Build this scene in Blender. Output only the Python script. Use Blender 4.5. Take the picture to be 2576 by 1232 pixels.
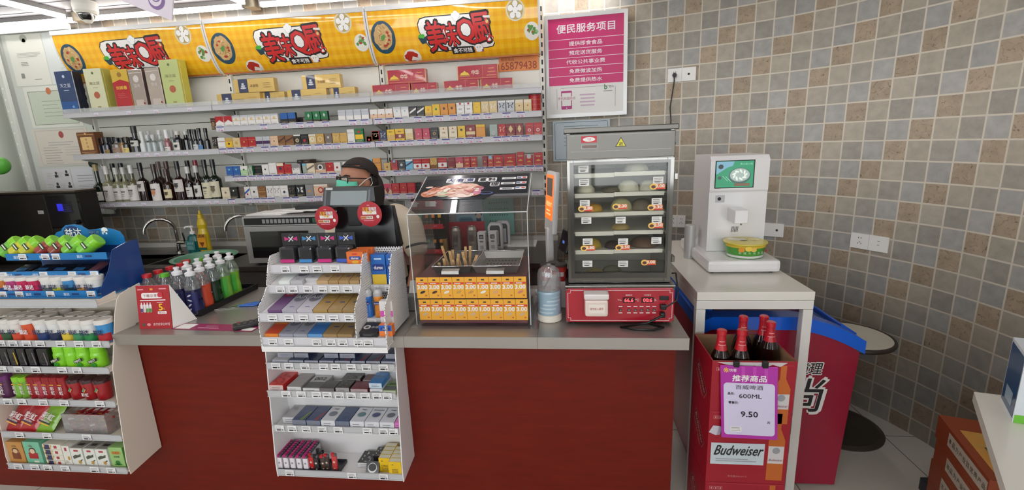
import bpy,bmesh,math,random
from mathutils import Vector,Matrix
random.seed(7)
C = bpy.context.scene.collection
SC = bpy.context.scene
for _o in list(bpy.data.objects):bpy.data.objects.remove(_o)
R = math.radians
# ---------------------------------------------------------------- camera (solved from the tile grid of the curved wall)
FPX,PITCH,ROLL,YAW,CAMH = 1162.62,0.2220,-0.0421,R(6.7),1.565
cP,sP,cR,sR = math.cos(PITCH),math.sin(PITCH),math.cos(ROLL),math.sin(ROLL)
def ray(px,py):
 a,b = px-1288.0,py-616.0
 u = (a*cR+b*sR)/FPX;v = (-a*sR+b*cR)/FPX
 x,y,z = u,cP-sP*v,-sP-cP*v
 return Vector((x*math.cos(YAW)-y*math.sin(YAW),x*math.sin(YAW)+y*math.cos(YAW),z))
EYE = Vector((0,0,CAMH))
def PZ(px,py,z):r = ray(px,py);return EYE+r*((z-CAMH)/r.z)
def PY(px,py,y):r = ray(px,py);return EYE+r*(y/r.y)
def PX(px,py,x):r = ray(px,py);return EYE+r*(x/r.x)
cam = bpy.data.cameras.new('camera');camo = bpy.data.objects.new('camera',cam);C.objects.link(camo)
cam.sensor_fit = 'HORIZONTAL';cam.sensor_width = 36.0;cam.lens = 36.0*FPX/2576.0;cam.clip_start = .02
_f = ray(1288,616).normalized();_r = (ray(1289,616)-ray(1288,616)).normalized();_u = _r.cross(_f)
camo.matrix_world = Matrix(((_r.x,_u.x,-_f.x,0),(_r.y,_u.y,-_f.y,0),(_r.z,_u.z,-_f.z,CAMH),(0,0,0,1)))
SC.camera = camo
# ---------------------------------------------------------------- view, world, daylight
SC.view_settings.view_transform = 'Standard';SC.view_settings.look = 'None'
SC.view_settings.gamma = 1.0;SC.view_settings.use_curve_mapping = False
SC.view_settings.exposure = EXPOSURE = 0.6
SC.cycles.max_bounces = 10;SC.cycles.transparent_max_bounces = 40
SC.cycles.sample_clamp_indirect = 6.0
W = bpy.data.worlds.new('world');SC.world = W;W.use_nodes = True
_bg = W.node_tree.nodes['Background'];_bg.inputs[0].default_value = (.93,.97,1.0,1);_bg.inputs[1].default_value = 3.2
def area(name,loc,rot,sx,sy,power,col):
 l = bpy.data.lights.new(name,'AREA');l.shape = 'RECTANGLE';l.size = sx;l.size_y = sy;l.energy = power;l.color = col
 o = bpy.data.objects.new(name,l);C.objects.link(o);o.location = loc;o.rotation_euler = rot;return o
TUBE_STRENGTH = 15.0
# ---------------------------------------------------------------- colours and materials
def lin(c):return tuple((x/12.92 if x <= .04045 else ((x+.055)/1.055)**2.4) for x in (v/255.0 for v in c))
MATS = {}
def mat(rgb,rough=.45,metal=0.0,spec=.5,emit=0.0,noise=0.0,nscale=20.0,coat=0.0,name=None):
 key = (tuple(rgb),rough,metal,spec,emit,noise,nscale,coat)
 if key in MATS:return MATS[key]
 m = bpy.data.materials.new(name or 'paint_%d_%d_%d' % tuple(rgb));m.use_nodes = True
 b = m.node_tree.nodes['Principled BSDF'];c = lin(rgb)
 b.inputs['Base Color'].default_value = (*c,1);b.inputs['Roughness'].default_value = rough
 b.inputs['Metallic'].default_value = metal;b.inputs['Specular IOR Level'].default_value = spec
 b.inputs['Coat Weight'].default_value = coat
 if emit:
  b.inputs['Emission Color'].default_value = (*c,1);b.inputs['Emission Strength'].default_value = emit
 if noise:
  t = m.node_tree;n = t.nodes.new('ShaderNodeTexNoise');n.inputs['Scale'].default_value = nscale;n.inputs['Detail'].default_value = 4
  tc = t.nodes.new('ShaderNodeTexCoord');t.links.new(tc.outputs['Object'],n.inputs['Vector'])
  mx = t.nodes.new('ShaderNodeMix');mx.data_type = 'RGBA'
  mx.inputs['A'].default_value = (*[x*(1-noise) for x in c],1);mx.inputs['B'].default_value = (*[min(1,x*(1+noise)) for x in c],1)
  t.links.new(n.outputs['Fac'],mx.inputs['Factor']);t.links.new(mx.outputs['Result'],b.inputs['Base Color'])
 MATS[key] = m
 return m
def clear(name,tint=(255,255,255),gloss=.06,rough=.03,haze=0.0,hazecol=(235,238,240)):
 """thin clear plastic or glass: see-through with a fresnel sheen, optional milky haze"""
 if name in MATS:return MATS[name]
 m = bpy.data.materials.new(name);m.use_nodes = True;t = m.node_tree;t.nodes.clear()
 out = t.nodes.new('ShaderNodeOutputMaterial');tr = t.nodes.new('ShaderNodeBsdfTransparent');tr.inputs[0].default_value = (*lin(tint),1)
 gl = t.nodes.new('ShaderNodeBsdfGlossy');gl.inputs['Roughness'].default_value = rough
 lw = t.nodes.new('ShaderNodeLayerWeight');lw.inputs[0].default_value = .35
 mu = t.nodes.new('ShaderNodeMath');mu.operation = 'MULTIPLY_ADD';mu.inputs[1].default_value = .45;mu.inputs[2].default_value = gloss
 t.links.new(lw.outputs['Fresnel'],mu.inputs[0])
 mx = t.nodes.new('ShaderNodeMixShader');t.links.new(mu.outputs[0],mx.inputs[0]);t.links.new(gl.outputs[0],mx.inputs[2])
 if haze:
  d = t.nodes.new('ShaderNodeBsdfDiffuse');d.inputs[0].default_value = (*lin(hazecol),1)
  h = t.nodes.new('ShaderNodeMixShader');h.inputs[0].default_value = haze
  t.links.new(tr.outputs[0],h.inputs[1]);t.links.new(d.outputs[0],h.inputs[2]);t.links.new(h.outputs[0],mx.inputs[1])
 else:t.links.new(tr.outputs[0],mx.inputs[1])
 t.links.new(mx.outputs[0],out.inputs[0]);MATS[name] = m
 return m
def perforated(name,rgb,pitch=.0075,hole=.34,axes='xz'):
 """white sheet metal with a staggered grid of round holes"""
 if name in MATS:return MATS[name]
 m = mat(rgb,.4,name=name).copy();m.name = name;t = m.node_tree
 b = t.nodes['Principled BSDF'];out = t.nodes['Material Output']
 tc = t.nodes.new('ShaderNodeTexCoord');sx = t.nodes.new('ShaderNodeSeparateXYZ');t.links.new(tc.outputs['Object'],sx.inputs[0])
 def M(op,a,b_=None):
  n = t.nodes.new('ShaderNodeMath');n.operation = op
  for i,v in enumerate((a,b_)):
   if v is None:continue
   if isinstance(v,(int,float)):n.inputs[i].default_value = v
   else:t.links.new(v,n.inputs[i])
  return n.outputs[0]
 u = M('DIVIDE',sx.outputs[axes[0].upper()],pitch);v = M('DIVIDE',sx.outputs[axes[1].upper()],pitch*.87)
 odd = M('MULTIPLY',M('MODULO',M('ABSOLUTE',M('FLOOR',v)),2.0),.5)
 du = M('SUBTRACT',M('FRACT',M('ADD',u,odd)),.5);dv = M('SUBTRACT',M('FRACT',v),.5)
 d = M('SQRT',M('ADD',M('MULTIPLY',du,du),M('MULTIPLY',dv,dv)))
 k = M('LESS_THAN',d,hole)
 tr = t.nodes.new('ShaderNodeBsdfTransparent');mx = t.nodes.new('ShaderNodeMixShader')
 t.links.new(k,mx.inputs[0]);t.links.new(b.outputs[0],mx.inputs[1]);t.links.new(tr.outputs[0],mx.inputs[2]);t.links.new(mx.outputs[0],out.inputs[0])
 MATS[name] = m
 return m
WHITE = mat((238,236,232),.4);PAPER = mat((236,234,230),.7);INK = mat((35,33,35),.6);BLACK = mat((14,14,15),.4)
GREYINK = mat((120,118,120),.7);CHROME = mat((214,214,212),.12,1.0);STEEL = mat((176,174,170),.28,1.0,noise=.12,nscale=6)
SHELFGREY = mat((188,188,190),.4);TAGBLUE = mat((70,70,140),.6);TAGGREY = mat((175,168,186),.7)
RED = mat((196,30,38),.45);GOLD = mat((206,168,84),.35,.5)
# ---------------------------------------------------------------- lettering: shapes of the built-in typeface
_TX = {}
def glyphs(s):
 k = s
 if k in _TX:return _TX[k]
 cu = bpy.data.curves.new('t','FONT');cu.body = s;cu.dimensions = '2D';cu.fill_mode = 'BOTH';cu.resolution_u = 2
 o = bpy.data.objects.new('t',cu);C.objects.link(o)
 dg = bpy.context.evaluated_depsgraph_get();me = bpy.data.meshes.new_from_object(o.evaluated_get(dg),depsgraph=dg)
 vs = [(v.co.x,v.co.y) for v in me.vertices];fs = [tuple(p.vertices) for p in me.polygons]
 C.objects.unlink(o);bpy.data.objects.remove(o);bpy.data.curves.remove(cu);bpy.data.meshes.remove(me)
 if vs:
  x0 = min(v[0] for v in vs);x1 = max(v[0] for v in vs);y0 = min(v[1] for v in vs);y1 = max(v[1] for v in vs)
 else:x0 = y0 = 0;x1 = y1 = 1
 _TX[k] = ([(x-x0,y-y0) for x,y in vs],fs,x1-x0,y1-y0)
 return _TX[k]
# ---------------------------------------------------------------- mesh builder: many shapes, one mesh per part
class MB:
 def __init__(s):s.v = [];s.f = [];s.mi = [];s.sm = [];s.mats = [];s.M = None
 def _m(s,m):
  if m not in s.mats:s.mats.append(m)
  return s.mats.index(m)
 def add(s,vs,fs,m,smooth=False):
  n = len(s.v)
  for p in vs:
   p = Vector(p);s.v.append(s.M @ p if s.M else p)
  k = s._m(m)
  for f in fs:s.f.append(tuple(n+i for i in f));s.mi.append(k);s.sm.append(smooth)
  return s
 def box(s,x0,x1,y0,y1,z0,z1,m,bev=0.0):
  if x1 < x0:x0,x1 = x1,x0
  if y1 < y0:y0,y1 = y1,y0
  if z1 < z0:z0,z1 = z1,z0
  if bev <= 0:
   vs = [(x,y,z) for x in (x0,x1) for y in (y0,y1) for z in (z0,z1)]
   return s.add(vs,[(0,1,3,2),(4,6,7,5),(0,4,5,1),(2,3,7,6),(0,2,6,4),(1,5,7,3)],m)
  b = min(bev,(x1-x0)/2.01,(y1-y0)/2.01,(z1-z0)/2.01)
  bm = bmesh.new();bmesh.ops.create_cube(bm,size=1)
  for v in bm.verts:v.co = Vector(((x0+x1)/2+v.co.x*(x1-x0),(y0+y1)/2+v.co.y*(y1-y0),(z0+z1)/2+v.co.z*(z1-z0)))
  bmesh.ops.bevel(bm,geom=list(bm.edges),offset=b,segments=2,affect='EDGES',profile=.6)
  bm.verts.index_update()
  s.add([v.co.copy() for v in bm.verts],[tuple(v.index for v in f.verts) for f in bm.faces],m);bm.free()
  return s
 def poly(s,pts,m):return s.add(pts,[tuple(range(len(pts)))],m)
 def extrude(s,pts,d,m,smooth=False):
  """closed planar outline pushed along d"""
  n = len(pts);d = Vector(d);P = [Vector(p) for p in pts];vs = P+[p+d for p in P]
  fs = [tuple(range(n))[::-1],tuple(range(n,2*n))]
  s.add(vs,fs,m);return s.add(vs,[(i,(i+1) % n,n+(i+1) % n,n+i) for i in range(n)],m,smooth)
 def lathe(s,prof,m,c=(0,0,0),seg=20,axis=None,cap=True,ang=None,smooth=True,sx=1.0,sy=1.0):
  """profile of (r, z[, material of the band above it])"""
  c = Vector(c);q = Vector((0,0,1)).rotation_difference(Vector(axis)).to_matrix() if axis else None
  vs = [];n = len(prof)
  for p in prof:
   for k in range(seg):
    a = 2*math.pi*k/seg;w = Vector((p[0]*math.cos(a)*sx,p[0]*math.sin(a)*sy,p[1]));vs.append(c+(q @ w if q else w))
  for i in range(n-1):
   mm = prof[i][2] if len(prof[i]) > 2 else m
   s.add([vs[i*seg+k] for k in range(seg)]+[vs[(i+1)*seg+k] for k in range(seg)],[(k,(k+1) % seg,seg+(k+1) % seg,seg+k) for k in range(seg)],mm,smooth)
  if cap:
   if prof[0][0] > 1e-5:s.add([vs[k] for k in range(seg)],[tuple(range(seg))[::-1]],prof[0][2] if len(prof[0]) > 2 else m)
   if prof[-1][0] > 1e-5:s.add([vs[(n-1)*seg+k] for k in range(seg)],[tuple(range(seg))],prof[-2][2] if len(prof[-2]) > 2 else m)
  return s
 def tube(s,pts,r,m,seg=8,caps=True):
  P = [Vector(p) for p in pts];n = len(P);rs = r if isinstance(r,(list,tuple)) else [r]*n;vs = [];up = None
  for i,p in enumerate(P):
   t = (P[min(i+1,n-1)]-P[max(i-1,0)]).normalized()
   if up is None:up = Vector((0,0,1)) if abs(t.z) < .9 else Vector((1,0,0))
   a = t.cross(up).normalized();up = a.cross(t).normalized()
   for k in range(seg):
    w = 2*math.pi*k/seg;vs.append(p+(a*math.cos(w)+up*math.sin(w))*rs[i])
  fs = [(i*seg+k,i*seg+(k+1) % seg,(i+1)*seg+(k+1) % seg,(i+1)*seg+k) for i in range(n-1) for k in range(seg)]
  s.add(vs,fs,m,True)
  if caps:s.add(vs[:seg],[tuple(range(seg))[::-1]],m);s.add(vs[-seg:],[tuple(range(seg))],m)
  return s
 def ball(s,c,r,m,seg=14,rings=8,sc=(1,1,1),lo=-1.0):
  c = Vector(c);vs = [];fs = []
  for i in range(rings+1):
   a = math.pi*i/rings
   for k in range(seg):
    w = 2*math.pi*k/seg;vs.append(c+Vector((r*sc[0]*math.sin(a)*math.cos(w),r*sc[1]*math.sin(a)*math.sin(w),r*sc[2]*max(lo,math.cos(a)))))
  for i in range(rings):
   for k in range(seg):fs.append((i*seg+k,(i+1)*seg+k,(i+1)*seg+(k+1) % seg,i*seg+(k+1) % seg))
  return s.add(vs,fs,m,True)
 # ---- flat prints on a face: o = centre, u = right, w = up, all lifted by e along the normal
 def rect(s,o,u,w,a,b,m,cx=0.0,cy=0.0,e=.0006,rad=0.0):
  o = Vector(o);u = Vector(u).normalized();w = Vector(w).normalized();n = u.cross(w)*e
  if rad <= 0:pts = [(-a/2,-b/2),(a/2,-b/2),(a/2,b/2),(-a/2,b/2)]
  else:
   pts = []
   for qx,qy,s0 in ((a/2-rad,-b/2+rad,-90),(a/2-rad,b/2-rad,0),(-a/2+rad,b/2-rad,90),(-a/2+rad,-b/2+rad,180)):
    for k in range(5):t = R(s0+k*22.5);pts.append((qx+rad*math.cos(t),qy+rad*math.sin(t)))
  return s.poly([o+n+u*(cx+x)+w*(cy+y) for x,y in pts],m)
 def disc(s,o,u,w,a,b,m,cx=0.0,cy=0.0,e=.0007,seg=24,rot=0.0):
  o = Vector(o);u = Vector(u).normalized();w = Vector(w).normalized();n = u.cross(w)*e;pts = []
  for k in range(seg):
   t = 2*math.pi*k/seg;x = a*math.cos(t);y = b*math.sin(t);pts.append(o+n+u*(cx+x*math.cos(rot)-y*math.sin(rot))+w*(cy+x*math.sin(rot)+y*math.cos(rot)))
  return s.poly(pts,m)
 def shape(s,o,u,w,pts,m,e=.0008):
  o = Vector(o);u = Vector(u).normalized();w = Vector(w).normalized();n = u.cross(w)*e
  return s.poly([o+n+u*x+w*y for x,y in pts],m)
 def text(s,t,o,u,w,h,m,cx=0.0,cy=0.0,width=None,bold=.0,e=.0010,align='c',slant=0.0,rot=0.0):
  vs,fs,tw,th = glyphs(t);o = Vector(o);u = Vector(u).normalized();w = Vector(w).normalized();n = u.cross(w)*e
  k = h/max(th,.2) if th > .45 else h/.7
  kx = width/tw if width else k
  off = {'c':-tw*kx/2,'l':0.0,'r':-tw*kx}[align];g = bold*k*.7
  for i,(gx,gy) in enumerate(((0,0),(g,0),(-g,0),(0,g),(0,-g)) if bold else ((0,0),)):
   out = []
   for x,y in vs:
    X = x*kx+off+y*k*slant+gx;Y = y*k-th*k/2+gy
    if rot:X,Y = X*math.cos(rot)-Y*math.sin(rot),X*math.sin(rot)+Y*math.cos(rot)
    out.append(o+n*(1+.03*i)+u*(cx+X)+w*(cy+Y))
   s.add(out,fs,m)
  return s
 def lines(s,o,u,w,a,rows,m,cx=0.0,cy=0.0,pitch=.004,h=.0012,e=.0009,rag=.3):
  """rows of print too small to read"""
  for i in range(rows):
   l = a*(1-rag*random.random());s.rect(o,u,w,l,h,m,cx-(a-l)/2,cy-i*pitch,e)
  return s
 def build(s,name,parent=None,origin=None,local=False):
  me = bpy.data.meshes.new(name)
  o = bpy.data.objects.new(name,me);C.objects.link(o)
  base = Vector((0,0,0))
  if parent is not None:
   o.parent = parent
   if not local:
    p = parent
    while p is not None:base += p.location;p = p.parent
  elif origin is not None:base = Vector(origin);o.location = base
  elif not local and s.v:
   base = Vector(((min(v.x for v in s.v)+max(v.x for v in s.v))/2,(min(v.y for v in s.v)+max(v.y for v in s.v))/2,min(v.z for v in s.v)));o.location = base
  me.from_pydata([tuple(v-base) for v in s.v],[],s.f)
  for m in s.mats:me.materials.append(m)
  me.polygons.foreach_set('material_index',s.mi);me.polygons.foreach_set('use_smooth',s.sm);me.update()
  return o
def tag(o,label,cat,group=None,kind=None):
 o['label'] = label;o['category'] = cat
 if group:o['group'] = group
 if kind:o['kind'] = kind
 return o
def thing(name,label,cat,loc=(0,0,0),rotz=0.0,group=None):
 o = bpy.data.objects.new(name,None);C.objects.link(o);o.location = loc;o.rotation_euler = (0,0,rotz);o.empty_display_size = .05
 return tag(o,label,cat,group)
def struct(o):o['kind'] = 'structure';return o
def copy_thing(root,loc,label,group=None,rotz=None):
 def cpy(o,parent):
  c = o.copy();C.objects.link(c);c.parent = parent
  for ch in o.children:cpy(ch,c)
  return c
 r = cpy(root,None);r.location = loc;r['label'] = label
 if group:r['group'] = group
 if rotz is not None:r.rotation_euler = (0,0,rotz)
 return r
XR,ZU,YB = Vector((1,0,0)),Vector((0,0,1)),Vector((0,1,0))
ORD = ['first','second','third','fourth','fifth','sixth','seventh','eighth','ninth','tenth','eleventh','twelfth','thirteenth','fourteenth','fifteenth','sixteenth','seventeenth','eighteenth','nineteenth','twentieth','twenty-first','twenty-second','twenty-third','twenty-fourth']
# ================================================================ the room
S = .1;ROW0 = 2.287                                   # tile pitch, height of the first visible tile joint
WALL = [(.673,3.274),(.768,3.245),(.863,3.211),(.955,3.174),(1.046,3.133),(1.136,3.088),(1.222,3.038),(1.305,2.981),(1.382,2.918),(1.453,2.847),(1.517,2.770),(1.575,2.689),(1.627,2.604),(1.676,2.516),(1.720,2.427),(1.758,2.334),(1.786,2.238),(1.806,2.140),(1.821,2.041)]
def _wall_path():
 pts = [(0,*WALL[0])];x,y = WALL[0];th = R(-17.0)
 for i in range(1,60):
  x -= S*math.cos(th);y -= S*math.sin(th);th = min(0.0,th+R(2.5));pts.insert(0,(-i,x,y))
 for i,p in enumerate(WALL[1:]):pts.append((i+1,*p))
 x,y = WALL[-1];th = R(-82.0)
 for i in range(40):
  x += S*math.cos(th);y += S*math.sin(th);pts.append((len(WALL)+i,x,y))
 return pts
WPATH = _wall_path()
def tile_material():
 m = bpy.data.materials.new('stone_tiles');m.use_nodes = True;t = m.node_tree;b = t.nodes['Principled BSDF']
 uv = t.nodes.new('ShaderNodeUVMap');uv.uv_map = 'UVMap';sp_ = t.nodes.new('ShaderNodeSeparateXYZ');t.links.new(uv.outputs[0],sp_.inputs[0])
 def M(op,a,b_=None,c_=None):
  n = t.nodes.new('ShaderNodeMath');n.operation = op
  for i,v in enumerate((a,b_,c_)):
   if v is None:continue
   if isinstance(v,(int,float)):n.inputs[i].default_value = v
   else:t.links.new(v,n.inputs[i])
  return n.outputs[0]
 U,V = sp_.outputs[0],sp_.outputs[1]
 fu,fv = M('FLOOR',U),M('FLOOR',V)
 idx = M('DIVIDE',M('MODULO',M('ADD',M('ADD',fu,fv),400.0),4.0),4.0)
 cr_ = t.nodes.new('ShaderNodeValToRGB');cr_.color_ramp.interpolation = 'CONSTANT'
 e = cr_.color_ramp.elements;cols = [(178,160,138),(182,174,158),(168,163,153),(176,174,169)]
 e[0].position = 0;e[0].color = (*lin(cols[0]),1);e[1].position = .2;e[1].color = (*lin(cols[1]),1)
 for p_,c_ in ((.45,cols[2]),(.7,cols[3])):
  q = e.new(p_);q.color = (*lin(c_),1)
 t.links.new(idx,cr_.inputs[0])
 cv = t.nodes.new('ShaderNodeCombineXYZ');t.links.new(fu,cv.inputs[0]);t.links.new(fv,cv.inputs[1])
 wn = t.nodes.new('ShaderNodeTexWhiteNoise');wn.noise_dimensions = '2D';t.links.new(cv.outputs[0],wn.inputs[0])
 ns = t.nodes.new('ShaderNodeTexNoise');ns.inputs['Scale'].default_value = 2.2;ns.inputs['Detail'].default_value = 6;t.links.new(uv.outputs[0],ns.inputs['Vector'])
 val = M('ADD',M('MULTIPLY_ADD',wn.outputs[0],.14,.84),M('MULTIPLY',M('SUBTRACT',ns.outputs['Fac'],.5),.5))
 # hairline cracks, strongest in the brown tiles
 vz = t.nodes.new('ShaderNodeTexVoronoi');vz.feature = 'DISTANCE_TO_EDGE';vz.inputs['Scale'].default_value = 4.2
 n2 = t.nodes.new('ShaderNodeTexNoise');n2.inputs['Scale'].default_value = 6.0;n2.inputs['Detail'].default_value = 3;t.links.new(uv.outputs[0],n2.inputs['Vector'])
 mxv = t.nodes.new('ShaderNodeMix');mxv.data_type = 'RGBA';mxv.inputs['Factor'].default_value = .12
 t.links.new(uv.outputs[0],mxv.inputs['A']);t.links.new(n2.outputs['Color'],mxv.inputs['B']);t.links.new(mxv.outputs['Result'],vz.inputs['Vector'])
 crack = M('MULTIPLY',M('LESS_THAN',vz.outputs['Distance'],.022),M('GREATER_THAN',n2.outputs['Fac'],.52))
 amount = M('MULTIPLY_ADD',M('LESS_THAN',idx,.2),.42,.10)
 val2 = M('MULTIPLY',val,M('SUBTRACT',1.0,M('MULTIPLY',crack,amount)))
 mul = t.nodes.new('ShaderNodeMix');mul.data_type = 'RGBA';mul.blend_type = 'MULTIPLY';mul.inputs['Factor'].default_value = 1
 cc = t.nodes.new('ShaderNodeCombineXYZ');[t.links.new(val2,cc.inputs[i]) for i in range(3)]
 t.links.new(cr_.outputs[0],mul.inputs['A']);t.links.new(cc.outputs[0],mul.inputs['B'])
 du = M('ABSOLUTE',M('SUBTRACT',M('FRACT',U),.5));dv = M('ABSOLUTE',M('SUBTRACT',M('FRACT',V),.5))
 gr = M('GREATER_THAN',M('MAXIMUM',du,dv),.462)
 mg = t.nodes.new('ShaderNodeMix');mg.data_type = 'RGBA';mg.inputs['B'].default_value = (*lin((212,204,188)),1)
 t.links.new(gr,mg.inputs['Factor']);t.links.new(mul.outputs['Result'],mg.inputs['A']);t.links.new(mg.outputs['Result'],b.inputs['Base Color'])
 b.inputs['Roughness'].default_value = .5
 bp = t.nodes.new('ShaderNodeBump');bp.inputs['Strength'].default_value = .35;bp.inputs['Distance'].default_value = .004
 t.links.new(M('ADD',M('MULTIPLY',gr,-1.0),M('MULTIPLY',ns.outputs['Fac'],.35)),bp.inputs['Height']);t.links.new(bp.outputs[0],b.inputs['Normal'])
 return m
def build_wall():
 me = bpy.data.meshes.new('wall_back');vs = [];fs = [];uvs = []
 for c,x,y in WPATH:vs += [(x,y,0),(x,y,2.7)]
 zt = lambda z:(ROW0-z)/S
 for i in range(len(WPATH)-1):
  a = 2*i;fs.append((a,a+2,a+3,a+1));c0,c1 = WPATH[i][0],WPATH[i+1][0]
  uvs += [(c0,zt(0)),(c1,zt(0)),(c1,zt(2.7)),(c0,zt(2.7))]
 me.from_pydata(vs,[],fs);l = me.uv_layers.new(name='UVMap')
 for i,u in enumerate(uvs):l.data[i].uv = u
 me.materials.append(tile_material());me.polygons.foreach_set('use_smooth',[True]*len(fs));me.update()
 o = bpy.data.objects.new('wall_back',me);C.objects.link(o)
 md = o.modifiers.new('thick','SOLIDIFY');md.thickness = .08;md.offset = -1
 return struct(o)
build_wall()
def floor_material():
 m = bpy.data.materials.new('floor_tiles');m.use_nodes = True;t = m.node_tree;b = t.nodes['Principled BSDF']
 tc = t.nodes.new('ShaderNodeTexCoord');br = t.nodes.new('ShaderNodeTexBrick');br.offset = 0;br.inputs['Scale'].default_value = 1.0
 br.inputs['Brick Width'].default_value = .6;br.inputs['Row Height'].default_value = .6;br.inputs['Mortar Size'].default_value = .0025
 br.inputs['Color1'].default_value = (*lin((206,202,192)),1);br.inputs['Color2'].default_value = (*lin((200,196,186)),1);br.inputs['Mortar'].default_value = (*lin((120,116,108)),1)
 mp = t.nodes.new('ShaderNodeMapping');mp.inputs['Location'].default_value = (.18,.1,0);t.links.new(tc.outputs['Object'],mp.inputs[0]);t.links.new(mp.outputs[0],br.inputs[0])
 t.links.new(br.outputs[0],b.inputs['Base Color']);b.inputs['Roughness'].default_value = .22
 return m
b = MB();b.box(-4.6,2.4,-3.0,3.7,-.05,0,floor_material());struct(b.build('floor',origin=(0,0,0)))
b = MB();_slat = mat((104,102,104),.5);b.box(-4.6,2.4,-3.0,3.7,2.61,2.74,mat((60,58,60),.7))
for k in range(41):b.box(-4.6,2.4,-2.99+k*.163,-2.99+k*.163+.15,2.596,2.612,_slat)
struct(b.build('ceiling'))
b = MB();b.box(-4.55,-4.42,-3.0,3.45,0,2.7,mat((205,212,200),.55));struct(b.build('wall_left'))
HOUS0 = mat((180,180,180),.4)
_wf = mat((196,194,188),.6)
b = MB()
for x0,x1,z0,z1 in ((-4.6,2.4,0,.9),(-4.6,2.4,2.45,2.7),(-4.6,-3.9,.9,2.45),(-1.35,-.95,.9,2.45),(1.75,2.4,.9,2.45)):b.box(x0,x1,-3.1,-3.0,z0,z1,_wf)
struct(b.build('wall_front_added'))  # unseen front wall, added for dark and bright contrast in reflections
for k,(x0,x1) in enumerate(((-3.9,-1.35),(-.95,1.75))):  # unseen openings added in it, sill height set for the daylight let in
 b = MB();b.box(x0,x1,-3.06,-3.05,.9,2.45,clear('window_glass',gloss=.02));w = struct(b.build('window_%d' % (k+1)))
 b = MB();b.box((x0+x1)/2-.025,(x0+x1)/2+.025,-3.08,-3.02,.9,2.45,HOUS0);b.build('mullion',w)
# ---------------------------------------------------------------- ceiling light strips
TUBE = mat((255,250,248),.4,emit=TUBE_STRENGTH);HOUS = mat((140,138,138),.4)
def light_strip(x0,y0,x1,y1,label):
 z = 2.552;t = thing('strip_light',label,'ceiling light',((x0+x1)/2,(y0+y1)/2,z),group=None)
 d = Vector((x1-x0,y1-y0,0));L = d.length;d.normalize();n = Vector((-d.y,d.x,0))
 def bar(b,w,za,zb,m,l0=0.0,l1=0.0):
  a = Vector((x0,y0,0))+d*l0;e = Vector((x1,y1,0))-d*l1
  P = [a+n*w,a-n*w,e-n*w,e+n*w]
  b.extrude([p+Vector((0,0,za)) for p in P],(0,0,zb-za),m)
 h = MB();bar(h,.017,z+.014,2.5955,HOUS)
 if y0 == y1 == 3.285:h.box(x0,x1,y0+.0175,y0+.021,z-.004,z+.03,HOUS)
 h.build('housing',t)
 g = MB();bar(g,.015,z-.013,z+.0138,TUBE,.01,.01);g.build('tube',t)
 e = MB();bar(e,.0165,z-.015,z+.0138,HOUS,0,L-.01);e.build('end_cap',t);e = MB();bar(e,.0165,z-.015,z+.0138,HOUS,L-.01,0);e.build('end_cap',t)
 return t
light_strip(-4.40,3.285,-3.50,3.285,'bright strip light in the left corner, left of the dome camera')
light_strip(-3.41,3.285,-2.19,3.285,'bright strip light along the wall above the left and middle yellow banners')
light_strip(-2.07,3.285,-.86,3.285,'bright strip light along the wall above the middle banner, right of the ceiling junction')
light_strip(-.76,3.285,.35,3.285,'bright strip light along the wall above the right yellow banner')
light_strip(-3.51,3.21,-3.51,2.01,'bright strip light running from the dome camera towards the viewer')
light_strip(-3.51,1.93,-3.51,.73,'strip light farther along the line that meets the dome camera')
light_strip(-2.14,3.21,-2.14,2.01,'bright strip light running towards the viewer from the junction above the middle banner')
light_strip(-2.14,1.93,-2.14,.73,'strip light farther along the line from the middle junction')
light_strip(-.81,3.21,-.81,2.01,'strip light running towards the viewer above the right banner')
light_strip(-.81,1.93,-.81,.73,'strip light farther along the line above the right banner')
light_strip(.42,2.6,.42,1.4,'strip light overhead in front of the curved tile wall')
light_strip(.42,1.32,.42,.12,'strip light overhead, nearer than the one by the curved tile wall')
for x,n in ((-3.51,'the dome camera line'),(-2.14,'the middle junction line'),(-.81,'the right banner line'),(.42,'the curved wall line')):
 for k,(y0,y1) in enumerate((((.65,-.55),(-.63,-1.83)) if x < .4 else ((.04,-1.16),(-1.24,-2.44)))):light_strip(x,y0,x,y1,'added fill strip light behind the viewer, %s on %s' % (('nearer one','farther one')[k],n))  # unseen strips added to brighten the faces turned towards the viewer
for x in (-3.457,-2.13,-.81):
 b = MB();b.box(x-.035,x+.035,3.24,3.33,2.53,2.5955,mat((150,140,120),.6),.005)
 tag(b.build('light_junction'),{-3.457:'grey junction block where strip lights meet behind the dome camera',-2.13:'grey junction block where strip lights meet above the middle banner',-.81:'grey junction block where strip lights meet above the right banner'}[x],'junction box')
# ---------------------------------------------------------------- dome camera on the ceiling
p = PZ(212,8,2.585);c = (p.x,p.y,0)
t = thing('dome_camera','white dome security camera with a black eye hanging at the ceiling corner','security camera',(p.x,p.y,2.46))
b = MB();CW = mat((226,224,214),.4);b.lathe([(.016,2.512),(.056,2.517),(.068,2.533),(.070,2.57),(.066,2.5955),(.0,2.5955)],CW,c,28);b.build('base',t)
b = MB();b.ball((p.x,p.y,2.515),.045,mat((22,20,22),.08,coat=1),20,12);b.build('dome',t)
b = MB();a = Vector((.25,-.85,-.45)).normalized();b.lathe([(.040,.017),(.047,.017),(.045,.028),(.038,.028),(.040,.017)],CW,Vector((p.x,p.y,2.515)),24,axis=a,cap=False);b.build('ring',t)
b = MB();b.lathe([(.016,-.052),(.028,-.038),(.024,-.033)],CW,(p.x,p.y,2.512),16);b.build('base_tip',t)
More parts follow.
